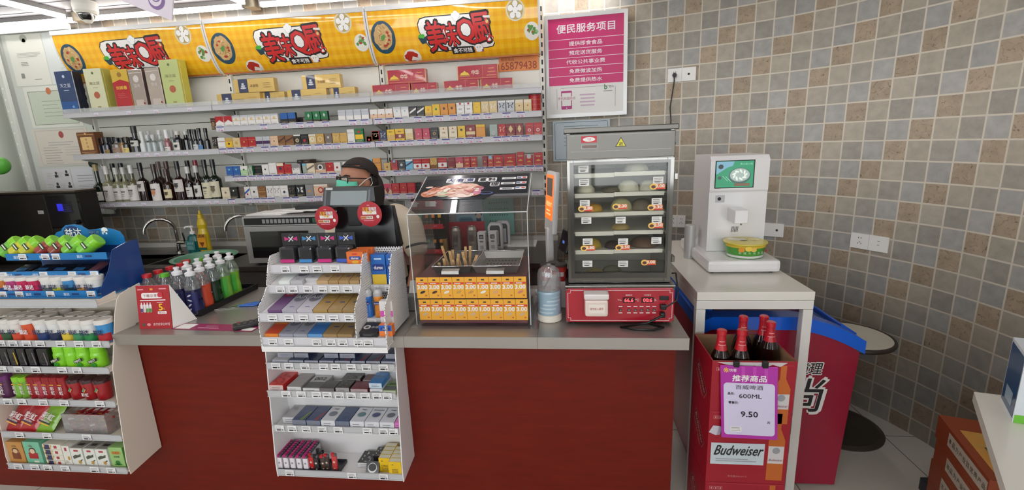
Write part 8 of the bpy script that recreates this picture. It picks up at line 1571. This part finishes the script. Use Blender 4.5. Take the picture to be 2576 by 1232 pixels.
b.lines(f,U,ZU,wq*.6,6,mat((120,134,140),.5),cy=.10,pitch=.026,h=.004);tag(b.build('certificate_plaque'),'pale blue certificate plaque half hidden behind the bun steamer','certificate')
# sockets
SK = mat((232,230,226),.3)
def socket(px,py,wd,label,left='hole',right='knob',plug=False,half=False):
 p,d,n = whit(px,py);t = thing('wall_socket',label,'socket',(p.x,p.y,p.z-.04));b = MB();obox(b,p,d,ZU,wd,.082,.010,SK);f = p+n*.010
 if not half:b.rect(f,d,ZU,.0015,.08,mat((180,178,174),.5),e=.0006)
 b.build('plate',t);b = MB()
 for sx,kind in ((-wd/4,left),(wd/4,right)) if not half else ((wd/4,right),):
  if kind == 'hole':
   for x,y,a in ((-.006,.018,.5),(.006,.018,-.5)):b.rect(f,d,ZU,.0035,.007,INK,sx+x,y)
   for x,y in ((-.008,-.012),(.008,-.012),(0,-.004)):b.rect(f,d,ZU,.0025,.008,INK,sx+x,y)
  elif kind == 'flat':
   for y in (.014,-.006):b.rect(f,d,ZU,.012,.0025,GREYINK,sx,y)
  else:b.disc(f,d,ZU,.007,.007,INK,sx,0)
 b.build('openings',t)
 if plug:
  k = thing('power_cord','black plug and cord hanging from the upper wall socket','power cord',(p.x,p.y,p.z));b = MB();s = f+d*(-wd/4);b.lathe([(.012,0),(.014,.012),(.010,.026),(0,.028)],BLACK,s+n*.0006,14,axis=n);b.build('plug',k)
  b = MB();e0 = s+n*.02;b.tube([e0,e0+ZU*-.04,e0+ZU*-.12-d*.01,e0+ZU*-.2-d*.02,e0+ZU*-.28-d*.012,e0+ZU*-.40-d*.014,e0+ZU*-.8],.004,BLACK,8);b.build('cord',k)
socket(1715,188,.17,'upper white double socket with a black plug in it',plug=True);socket(2188,609,.18,'white double socket low on the curved tiles at the right',right='flat');socket(1938,577,.15,'white socket half hidden behind the white drink machine',half=True);socket(1703,556,.11,'white socket half hidden behind the bag roll, left of the machine',right='hole')
# ================================================================ white table with the machine
TBX0,TBX1,TBY0,TBY1,TBZ = .517,.955,1.808,2.76,.95;TWH = mat((226,222,212),.25,coat=.3)
T = thing('white_table','tall narrow white table with a metal frame over the freezer','table',(.74,2.1,0));b = MB();b.box(TBX0,TBX1,TBY0,TBY1,TBZ-.034,TBZ,TWH,.002);b.build('top',T);LGM = mat((222,219,212),.35)
b = MB();b.box(TBX0,TBX1,TBY0+.002,TBY0+.036,TBZ-.072,TBZ-.036,LGM,.002);b.box(TBX0,TBX0+.03,TBY0+.037,TBY1-.037,TBZ-.072,TBZ-.036,LGM);b.box(TBX1-.03,TBX1,TBY0+.037,TBY1-.037,TBZ-.072,TBZ-.036,LGM);b.build('frame_rail',T)
for x in (TBX0,TBX1-.036):b = MB();b.box(x,x+.036,TBY0+.002,TBY0+.036,0,TBZ-.073,LGM,.002);b.build('leg',T)
for x in (TBX0,TBX1-.036):b = MB();b.box(x,x+.036,TBY1-.036,TBY1-.002,.83,TBZ-.036,LGM,.002);b.build('short_rear_leg',T)
M_ = thing('noodle_machine','white upright instant noodle machine with a green screen on the white table','dispenser machine',(.78,2.25,TBZ));MW = mat((232,230,230),.28,coat=.3)
b = MB();b.box(.628,.934,2.055,2.56,TBZ+.006,TBZ+.060,MW,.015);b.build('base',M_)
for x in (.655,.905):
 b = MB();b.lathe([(.008,.0003),(.008,.0055)],BLACK,(x,2.085,TBZ),10);b.build('foot',M_)
fy = 2.235;fx0,fx1 = PY(1778,600,fy).x,PY(1921,600,fy).x;zt = PY(1850,391,fy).z;zm = PY(1850,482,fy).z
b = MB()
pr = [(fy,TBZ+.0605),(fy,zm),(fy-.004,zm+.006),(fy-.004,zt-.02),(fy+.012,zt),(fy+.25,zt),(fy+.262,zt-.012),(fy+.262,TBZ+.0605)];b.extrude([(fx0,y,z) for y,z in pr],(fx1-fx0,0,0),MW);o_ = b.build('tower',M_);md = o_.modifiers.new('b','BEVEL');md.width = .010;md.segments = 3;md.limit_method = 'ANGLE'
xm = (fx0+fx1)/2;y = fy-.0045;o = Vector((PY(1848,438,y).x,y,PY(1848,438,y).z));b = MB();sw,sh_ = PY(1897,438,y).x-PY(1798,438,y).x,PY(1848,403,y).z-PY(1848,473,y).z
b.rect(o,XR,ZU,sw,sh_,INK,e=.0004);b.rect(o,XR,ZU,sw*.95,sh_*.94,mat((34,130,92),.25,emit=.45),e=.0008);b.shape(o,XR,ZU,[(-sw*.47,sh_*.46),(-sw*.02,sh_*.46),(-sw*.06,sh_*.30),(-sw*.2,sh_*.24),(-sw*.47,-.0)],mat((110,156,176),.25,emit=.4),.0012)
b.disc(o,XR,ZU,sw*.28,sh_*.29,mat((70,96,92),.3,emit=.3),cx=sw*.13,cy=-sh_*.06,e=.0014);b.disc(o,XR,ZU,sw*.25,sh_*.24,mat((150,166,160),.3,emit=.4),cx=sw*.13,cy=-sh_*.03,e=.0018)
for k in range(9):a = R(40*k);b.disc(o,XR,ZU,sw*.06,sh_*.035,mat((206,216,206),.3,emit=.4),cx=sw*.13+sw*.15*math.cos(a),cy=-sh_*.03+sh_*.14*math.sin(a),rot=a+.8,e=.002+.00004*k,seg=10)
b.disc(o,XR,ZU,sw*.07,sh_*.09,mat((60,70,70),.3),cx=-sw*.36,cy=sh_*.28,e=.0016,seg=7);b.disc(o,XR,ZU,sw*.05,sh_*.06,mat((90,110,106),.3),cx=-sw*.38,cy=-sh_*.12,e=.0016);b.text('黄记煌火锅',o,XR,ZU,sh_*.08,mat((130,190,160),.3,emit=.4),cx=sw*.28,cy=sh_*.36,e=.0016);b.rect(o,XR,ZU,sw*.4,sh_*.1,mat((120,90,70),.3,emit=.3),cx=sw*.2,cy=-sh_*.38,e=.0016)
for k in range(2):b.rect(o,Vector((.7,0,-.7)),Vector((.7,0,.7)),sw*.2,.0012,mat((170,220,200),.3,emit=.4),cx=-.004-.012*k,cy=-.034-.008*k,e=.0015)
b.build('screen',M_)
q = PY(1811,500,fy);b = MB();b.box(q.x-.021,q.x+.021,fy-.0008,fy-.0003,q.z-.017,q.z+.017,mat((196,194,196),.35));b.disc((q.x,fy-.0008,q.z),XR,ZU,.008,.008,INK,cx=-.003);b.build('scan_window',M_)
q = PY(1855,541,fy-.05);b = MB();b.box(q.x-.028,q.x+.030,fy-.10,fy-.0005,q.z-.031,q.z+.030,MW,.004);b.tube([(q.x+.004,fy-.09,q.z-.0315),(q.x+.004,fy-.09,q.z-.038)],.004,GREYINK,8);b.build('spout',M_)
q = PY(1848,576,fy);b = MB();[b.rect((q.x,fy,q.z),Vector((1,0,0)),Vector((.1,0,1)),.003,.026,mat((70,66,66),.5),cx=-.013+.0065*k,e=.0008) for k in range(5)];b.build('vent',M_)
q = PZ(1868,640,TBZ+.060);t = thing('noodle_bowl','green and yellow instant noodle bowl on the white machine base','noodle bowl',(q.x,2.148,TBZ+.0605));r = .089
b = MB();b.lathe([(r*.80,0),(r*.84,.006),(r*.97,.062)],mat((74,156,52),.3,coat=.3),seg=36,cap=False);b.lathe([(0,0),(r*.80,0)],WHITE,seg=36,cap=False);b.band((0,0),r*.853,.004,.014,-180,0,mat((226,224,220),.4),20,r1=r*.868);b.band((0,0),r*.955,.050,.061,-175,-5,mat((226,190,60),.4),16,r1=r*.98)
for a,z,m_,s in ((-118,.044,mat((226,150,40),.4),.013),(-100,.05,mat((236,200,70),.4),.014),(-86,.046,mat((230,190,90),.4),.012),(-38,.034,mat((206,50,40),.4),.010),(-22,.024,mat((190,60,40),.4),.007)):A = R(a);d = Vector((math.cos(A),math.sin(A),0));b.disc(d*(r*.99),Vector((-d.y,d.x,0)),ZU,s,s*.8,m_,cy=z,e=.0005+.0002*(s > .012))
for k,ch in enumerate('酸辣牛肉汤面'):A = R(-122+13*k);d = Vector((math.cos(A),math.sin(A),0));b.text(ch,d*(r*.945),Vector((-d.y,d.x,0)),ZU,.011,mat((200,226,190),.4),cy=.030,e=.0016)
b.build('bowl',t,local=True);b = MB();b.lathe([(r*1.0,.0622),(r*1.03,.064),(r*1.03,.068),(r*.99,.069),(0,.0695)],mat((224,206,80),.35,coat=.3),seg=36);b.disc((0,0,.0695),XR,YB,.04,.03,mat((232,230,214),.4),cx=-.03,cy=.03,e=.0006);b.disc((0,0,.0695),XR,YB,.016,.010,mat((90,70,30),.4),cx=-.005,cy=-.0,e=.0008);b.disc((0,0,.0695),XR,YB,.024,.02,mat((240,226,150),.4),cx=.045,cy=.02,e=.0006);b.build('lid',t,local=True)
q = PZ(1733,648,TBZ);t = thing('bag_roll','silver roll of plastic bags standing left of the white machine','bag roll',(q.x+.0,q.y,TBZ));b = MB();b.lathe([(.006,.0004),(.026,.0004),(.0265,.006),(.0265,.168),(.025,.170),(.007,.170),(.006,.160)],mat((190,190,188),.3,.25),seg=28,cap=False);b.build('roll',t,local=True)
b = MB();vs = [];[vs.extend([(.026+.006*k,-.006+.004*math.sin(2.1*k),.13-.006*k-.028*(k % 2)),(.026+.006*k,.006-.006*math.sin(1.7*k),.02+.004*k)]) for k in range(6)];b.add(vs,[(2*k,2*k+2,2*k+3,2*k+1) for k in range(5)],clear('thin_film',gloss=.1,haze=.25));b.build('loose_film',t,local=True)
# ================================================================ chest freezer
FZ = thing('chest_freezer','red chest freezer with a blue rim and glass lid under the white table','freezer',(.92,2.3,0));FY0,FY1 = 1.90,2.80;FR = mat((150,16,50),.3,coat=.4);FB = mat((12,96,214),.28,coat=.3)
def zf_(x):return .81-.105*max(0,(x-.93)/.29)**1.7-.03*max(0,(.605-x)/.05)
xs = [.571+.649*k/16 for k in range(17)];RIM = .058
b = MB();b.extrude([(.585,FY0+.012,.012),(1.175,FY0+.012,.012),(1.207,FY0+.012,zf_(1.22)-RIM)]+[(x,FY0+.012,zf_(x)-RIM) for x in xs[::-1][1:-1]]+[(.578,FY0+.012,zf_(.571)-RIM)],(0,FY1-FY0-.024,0),FR);o = Vector((.89,FY0+.012,.46))
for ch,cx,cy,hh,ww in (('道',.098,.115,.05,.05),('理',.150,.115,.05,.05),('尚',.112,-.01,.155,.13)):
 for bo,m_,e in ((.07,WHITE,.001),(.012,INK,.002)):b.text(ch,o,XR,ZU,hh*(1.08 if m_ is WHITE else 1),m_,cx=cx,cy=cy,width=ww*(1.10 if m_ is WHITE else 1),bold=bo,e=e,slant=.15)
b.build('body',FZ)
b = MB()
for ya,yb in ((FY0,FY0+.075),(FY1-.06,FY1)):b.extrude([(x,ya,zf_(x)-RIM+.001) for x in xs]+[(x,ya,zf_(x)) for x in xs[::-1]],(0,yb-ya,0),FB,True)
for xa,xb in ((.561,.631),(1.16,1.225)):b.extrude([(xa,FY0+.076,zf_(xa)-RIM+.001),(xb,FY0+.076,zf_(xb)-RIM+.001),(xb,FY0+.076,zf_(xb)+.006),(xa,FY0+.076,zf_(xa)+.012)],(0,FY1-FY0-.137,0),FB)
o_ = b.build('rim',FZ);md = o_.modifiers.new('b','BEVEL');md.width = .012;md.segments = 3;md.limit_method = 'ANGLE';md.angle_limit = R(50)
b = MB();n = len(xs[2:-2]);X_ = xs[2:-2];b.add([(x,FY0+.078,zf_(x)-.012) for x in X_]+[(x,FY1-.062,zf_(x)-.012) for x in X_],[(k,k+1,n+k+1,n+k) for k in range(n-1)],clear('freezer_glass',gloss=.12,rough=.04,haze=.12));b.build('glass_lid',FZ)
b = MB();b.extrude([(1.01,FY0+.085,zf_(1.01)-.004),(1.045,FY0+.085,zf_(1.045)-.006),(1.045,FY0+.085,zf_(1.045)+.012),(1.01,FY0+.085,zf_(1.01)+.014)],(0,.56,0),mat((24,60,140),.3));b.build('lid_rail',FZ)
b = MB();b.box(.64,1.15,FY0+.09,FY1-.08,.628,.632,mat((150,150,146),.5));b.build('inner_tray',FZ)
b = MB();b.box(.62,1.15,FY0+.04,FY1-.03,0,.0115,BLACK);b.build('plinth',FZ)
rn = random.Random(3)
for k in range(10):
 x,y = .70+.10*(k % 5),FY0+.16+.26*(k//5);b = MB();b.M = Matrix.Translation((x,y,.6328)) @ Matrix.Rotation(rn.uniform(-.4,.4),4,'Z');b.box(-.042,.042,-.06,.06,0,.045,mat(((170,168,164),(140,146,150),(196,190,180))[k % 3],.35),.014);b.rect((0,0,.045),XR,YB,.05,.07,mat(((90,110,130),(150,120,90))[k % 2],.4));tag(b.build('ice_cream_pack'),'grey frozen pack seen through the glass freezer lid','frozen pack','frozen packs in the chest freezer')
# ================================================================ beer cartons
CRT = mat((156,12,36),.4);CBR = mat((150,116,84),.8,noise=.1,nscale=30);BX = (.507,.787);BYF,BYK = 1.553,1.785
def beer_print(b,z0,z1,white=True):
 o = Vector(((BX[0]+BX[1])/2,BYF,(z0+z1)/2));h = z1-z0;AMB = mat((190,96,24),.3,coat=.3)
 cx = .098;b.shape(o,XR,ZU,[(cx-.028,-h*.44),(cx+.028,-h*.44),(cx+.028,h*.12),(cx+.010,h*.28),(cx+.010,min(h*.49,h*.5-.004)),(cx-.010,min(h*.49,h*.5-.004)),(cx-.010,h*.28),(cx-.028,h*.12)],AMB,.0007);b.rect(o,XR,ZU,.053,h*.24,mat((206,200,200),.4),cx=cx,cy=-h*.08,e=.0011);b.disc(o,XR,ZU,.013,.013,mat((150,150,156),.4),cx=cx,cy=-h*.02,e=.0015);b.text('Budweiser',o,XR,ZU,.010,mat((120,24,40),.4),cx=cx,cy=-h*.15,width=.046,e=.0015,slant=.25)
 b.rect(o,XR,ZU,.26,.0012,mat((200,60,80),.4),cy=h*.485);b.text('净含量600ml×12',o,XR,ZU,.009,mat((206,130,130),.4),cx=-.03,cy=-h*.40)
 for k in range(3):b.rect(o,XR,ZU,.014,.014,mat((206,140,140),.4),cx=-.118+.016*k,cy=h*.42);b.rect(o,XR,ZU,.012,.012,CRT,cx=-.118+.016*k,cy=h*.42,e=.001);b.rect(o,XR,ZU,.005,.008,mat((206,140,140),.4),cx=-.118+.016*k,cy=h*.42,e=.0014)
 if white:b.rect(o,XR,ZU,.186,h*.30,mat((196,206,212),.45),cx=-.035,cy=-h*.08,e=.0016);b.text('Budweiser',o,XR,ZU,.040,INK,cx=-.035,cy=-h*.03,width=.165,slant=.3,bold=.02,e=.0022);b.lines(o,XR,ZU,.15,2,mat((150,150,156),.5),cx=-.035,cy=-h*.155,pitch=.008,h=.003,e=.0022)
 s = Vector((BX[0],(BYF+BYK)/2,(z0+z1)/2));u = -YB;LN = mat((206,150,140),.4);ur,wr = Vector((0,-.80,-.6)),Vector((0,-.6,.80));b.rect(s,ur,wr,.14,.046,LN,cy=.01,e=.0006);b.rect(s,ur,wr,.137,.043,mat((120,10,30),.4),cy=.01,e=.0009);b.text('Budweiser',s,ur,wr,.026,LN,cy=.012,width=.12,slant=.2,e=.0013);b.text('KING OF BEERS',s,ur,wr,.010,LN,cy=-.026,width=.11,e=.0009)
for k,(z0,z1,lb) in enumerate(((0,.2935,'bottom red beer carton of the stack standing on the floor'),(.294,.5885,'middle red beer carton of the stack, with a white name panel'))):
 b = MB();b.box(BX[0],BX[1],BYF,BYK,z0+.0003,z1,CRT,.002);beer_print(b,z0,z1);tag(b.build('beer_carton'),lb,'carton','stacked red beer cartons')
t = thing('beer_carton','open top red beer carton with five bottles in it','carton',((BX[0]+BX[1])/2,1.67,.589),group='stacked red beer cartons');z0,z1 = .5893,.785;b = MB();c = .004
for X0,X1,Y0,Y1 in ((BX[0],BX[1],BYF,BYF+c),(BX[0],BX[1],BYK-c,BYK),(BX[0],BX[0]+c,BYF+c,BYK-c),(BX[1]-c,BX[1],BYF+c,BYK-c)):b.box(X0,X1,Y0,Y1,z0,z1,CRT);
b.box(BX[0]+c,BX[1]-c,BYF+c,BYK-c,z0,z0+c,CBR);b.rect((0,BYK-c,(z0+z1)/2),XR,ZU,BX[1]-BX[0]-.01,z1-z0,CBR,cx=(BX[0]+BX[1])/2);b.rect((BX[1]-c,(BYF+BYK)/2,(z0+z1)/2),-YB,ZU,BYK-BYF-.01,z1-z0,CBR)
b.rect((0,0,z1),XR,YB,BX[1]-BX[0],.003,CBR,cx=(BX[0]+BX[1])/2,cy=BYF+.0015,e=.0006);beer_print(b,z0-.06,z1-.012,False);b.build('open_box',t)
b = MB();o = Vector(((BX[0]+BX[1])/2,BYF,z1));b.shape(o,XR,ZU,[(-.125,-.004),(.11,-.004),(.085,-.020),(.06,-.012),(.03,-.026),(0,-.016),(-.04,-.026),(-.09,-.014)],mat((196,190,190),.6),.001);b.build('torn_edge',t)
def beer(px,py,label):
 q = PZ(px,py,.882);t = thing('beer_bottle',label,'beer bottle',(min(max(q.x,BX[0]+.042),BX[1]-.042),min(max(q.y,BYF+.045),BYK-.043),.5937),0,'beer bottles in the open carton');G = mat((26,12,10),.06,coat=.8);r = .036
 b = MB();b.lathe([(r*.92,0),(r,.006),(r,.16),(r*.86,.19),(r*.56,.215),(.015,.235)],G,seg=22);b.build('glass',t,local=True);b = MB();RW = mat((186,26,42),.3,coat=.3);b.lathe([(.021,.214),(.0165,.236),(.0145,.262),(.0145,.268),(.0165,.270),(.0165,.285),(.013,.288),(0,.288)],RW,seg=20,cap=False);b.band((0,0),.0170,.232,.236,-140,-40,mat((226,160,160),.4));b.band((0,0),.0160,.246,.249,-130,-60,mat((226,160,160),.4));b.build('foil',t,local=True)
for px,py,lb in ((1812,828,'front left beer bottle with a plain red foil neck'),(1867,828,'front middle beer bottle with printed red foil'),(1943,808,'right beer bottle standing apart at the right side of the carton'),(1871,794,'rear left beer bottle in the open carton'),(1923,793,'rear right beer bottle in the open carton')):beer(px,py,lb)
# purple price board clipped to the top carton
A = [PY(*p_,y_) for p_,y_ in (((1815,1100),1.535),((1950,1107),1.535),((1963,921),1.545),((1812,919),1.545))];u = (A[1]-A[0]).normalized();w = (A[3]-A[0]).normalized();o = sum(A,Vector())/4;SW_,SH_ = ((A[1]-A[0]).length+(A[2]-A[3]).length)/2,(A[3]-A[0]).length
t = thing('price_board','purple price board reading 9.50 clipped to the open beer carton','price sign',(o.x,o.y,A[0].z));b = MB();PUR2 = mat((176,40,160),.35,coat=.2);b.extrude([o+u*x*SW_/2+w*y_*SH_/2 for x,y_ in ((-1,-1),(1,-1),(1,1),(-1,1))],tuple(-u.cross(w)*.002),PUR2)
for k in range(3):b.rect(o,u,w,SW_*.06,SH_*.22,mat((196,70,180),.35),cx=SW_*(-.1+.2*k),cy=SH_*.38,e=.0005)
b.rect(o,u,w,SW_*.90,SH_*.72,mat((214,206,232),.4),cy=-SH_*.09,e=.0009,rad=.012);IK = mat((34,26,40),.5)
for k in range(8):a = R(45*k);b.disc(o,u,w,.005,.0014,mat((240,200,60),.4),cx=-SW_*.40+.006*math.cos(a),cy=SH_*.44+.006*math.sin(a),rot=a,e=.001,seg=6)
b.text('快客',o,u,w,.012,WHITE,cx=-SW_*.28,cy=SH_*.44);b.text('推荐商品',o,u,w,.024,WHITE,cy=SH_*.335,width=SW_*.60,bold=.03,slant=.12);b.text('百威啤酒',o,u,w,.017,IK,cy=SH_*.215,width=SW_*.48,e=.0016);b.text('品名:',o,u,w,.010,IK,cx=-SW_*.32,cy=SH_*.125,bold=.03,e=.0016);b.text('600ML',o,u,w,.016,IK,cx=SW_*.02,cy=SH_*.095,width=SW_*.40,bold=.015,e=.0016);b.text('零售价:',o,u,w,.010,IK,cx=-SW_*.28,cy=SH_*.0,bold=.03,e=.0016);b.text('9.50',o,u,w,.021,IK,cx=SW_*.0,cy=-SH_*.155,width=SW_*.30,bold=.03,e=.0016);b.text('元',o,u,w,.009,IK,cx=SW_*.34,cy=-SH_*.26,bold=.03,e=.0016)
b.rect(o,u,w,SW_*.2,SH_*.07,WHITE,cx=-SW_*.24,cy=-SH_*.37,e=.0014);b.lines(o,u,w,SW_*.17,3,GREYINK,cx=-SW_*.24,cy=-SH_*.35,pitch=.005,h=.0015,e=.002);b.build('board',t)
for sx in (-.22,.28):b = MB();q = o+u*SW_*sx+w*(SH_/2);b.box(q.x-.009,q.x+.009,q.y-.006,BYF-.0005,q.z-.004,z1+.004,BLACK,.002);b.build('clip',t)
b = MB();q = PY(1790,1085,1.54);b.shape((q.x,1.5515,q.z),XR,ZU,[(-.006,-.01),(.02,-.022),(.03,.016),(.008,.018)],mat((196,190,200),.6));b.shape((q.x,1.5515,q.z),XR,ZU,[(.03,.016),(.02,-.022),(.034,-.02),(.04,.01)],mat((170,160,176),.6),-.0006);tag(b.build('paper_scrap'),'torn white paper scrap sticking out left of the purple price board','paper')
# ================================================================ stool, near white table, orange cartons
t = thing('pedestal_stool','small round pedestal table with a cream top and dark rim by the curved wall','table',(1.42,2.335,0));b = MB();b.lathe([(.172,.528),(.172,.541),(0,.541)],mat((206,200,184),.35),seg=48,cap=True);b.build('top',t,local=True);b = MB();b.lathe([(.170,.522),(.184,.524),(.187,.532),(.184,.541),(.1725,.542)],mat((50,40,34),.4),seg=48,cap=False);b.lathe([(0,.522),(.170,.522)],mat((50,40,34),.4),seg=48,cap=False);b.build('edge_band',t,local=True)
b = MB();b.lathe([(.028,.02),(.026,.522)],mat((110,106,100),.3,.8),seg=20);b.build('pole',t,local=True);b = MB();b.lathe([(.212,0),(.213,.006),(.19,.014),(.06,.026),(.03,.03),(0,.03)],mat((96,90,82),.35,.7),(.005,.04,0),seg=48);b.build('foot_plate',t,local=True)
t = thing('near_table','white table corner in the right foreground','table',(1.3,1.0,0));TZ = .75;cA = PZ(2450,985,TZ);cB = PZ(2530,1232,TZ);d1 = (cB-cA).normalized();d2 = (PZ(2576,1000,TZ)-cA).normalized();Q = [cA,cA+d1*.95,cA+d1*.95+d2*.62,cA+d2*.44];Q[3] = Vector((min(Q[3].x,1.68),Q[3].y,TZ));b = MB();b.extrude([v-ZU*.03 for v in Q],(0,0,.03),mat((222,218,206),.3,coat=.3));b.build('top',t)
ctr = sum(Q,Vector())/4
for v in Q:g = v.lerp(ctr,.42);b = MB();b.box(g.x-.02,g.x+.02,g.y-.02,g.y+.02,0,TZ-.0305,LGM);b.build('leg',t)
q = PZ(2545,1062,TZ);b = MB();t = thing('white_carton','white and blue carton with a green base stripe on the near white table','carton',(q.x,q.y,TZ));hc = PY(2535,885,q.y+.02).z-TZ
pA = PZ(2545,1062,TZ);pB = PZ(2516,1005,TZ);a = Vector((1,-.28,0)).normalized();P4 = [pA,pA+a*.18,pB+a*.18,pB];P4 = [Vector((v.x,v.y,TZ+.0005)) for v in P4];b.extrude(P4,(0,0,hc),mat((214,220,226),.35));n_ = Vector((0,0,1)).cross(a);f0 = (P4[0]+P4[1])/2
b.rect(f0+ZU*.012,a,ZU,.176,.024,mat((110,190,60),.4));b.rect(f0+ZU*hc*.5,a,ZU,.12,.05,mat((60,150,210),.4),cx=.03);sA = (P4[3]+P4[0])/2;us = (P4[0]-P4[3]).normalized();ls = (P4[0]-P4[3]).length;b.rect(sA+ZU*hc*.5,us,ZU,ls*.92,hc*.9,mat((30,74,118),.3,coat=.3));b.rect(sA+ZU*hc*.25,us,ZU,ls*.5,hc*.2,mat((150,170,186),.4),e=.001);b.build('box',t)
OR = mat((146,66,36),.5);e0 = Vector((1.511,1.865,0));ed = Vector((-.117,-.376,0)).normalized();en = Vector((-ed.y,ed.x,0));en = en if en.x > 0 else -en
for k,(z0,z1,sh,lb) in enumerate(((0,.099,.004,'lowest orange carton of the stack by the curved wall'),(.0995,.198,.0,'second orange carton from the floor by the curved wall'),(.1985,.298,.012,'third orange carton from the floor by the curved wall'),(.2985,.398,-.005,'top orange carton with food picture by the curved wall'))):
 a = e0+ed*sh;b = MB();b.extrude([a+ZU*(z0+.0003),a+ed*.40+ZU*(z0+.0003),a+ed*.40+en*.20+ZU*(z0+.0003),a+en*.165+ZU*(z0+.0003)],(0,0,z1-z0-.0003),OR);f = a+ed*.20+ZU*(z0+z1)/2;b.rect(f,ed,ZU,.29,.056,mat((190,178,160),.5),cx=.05,cy=.008,e=.0008)
 for j,ch in enumerate('本品为产业链优质产品'):b.text(ch,f,ed,ZU,.022,mat((80,70,66),.5),cx=-.075+.028*j,cy=.008,e=.0016)
 if k == 3:
  g = a+ed*.2+en*.09+ZU*z1;b.rect(g,ed,en,.26,.12,mat((206,150,70),.5),cx=.03,e=.0006);rn = random.Random(2)
  for j in range(26):b.disc(g,ed,en,.022,.006,[mat((70,84,40),.5),mat((196,160,90),.5),mat((120,110,50),.5)][j % 3],cx=rn.uniform(-.08,.14),cy=rn.uniform(-.045,.045),rot=rn.uniform(0,3),e=.001+.00006*j,seg=8)
 tag(b.build('food_carton'),lb,'carton','orange cartons by the curved wall')
q = PZ(2352,1200,.06);b = MB();b.box(q.x-.06,q.x+.05,q.y-.12,q.y,.0004,.06,mat((46,48,54),.4),.004);tag(b.build('dark_box'),'small dark box on the floor in front of the orange cartons','box')
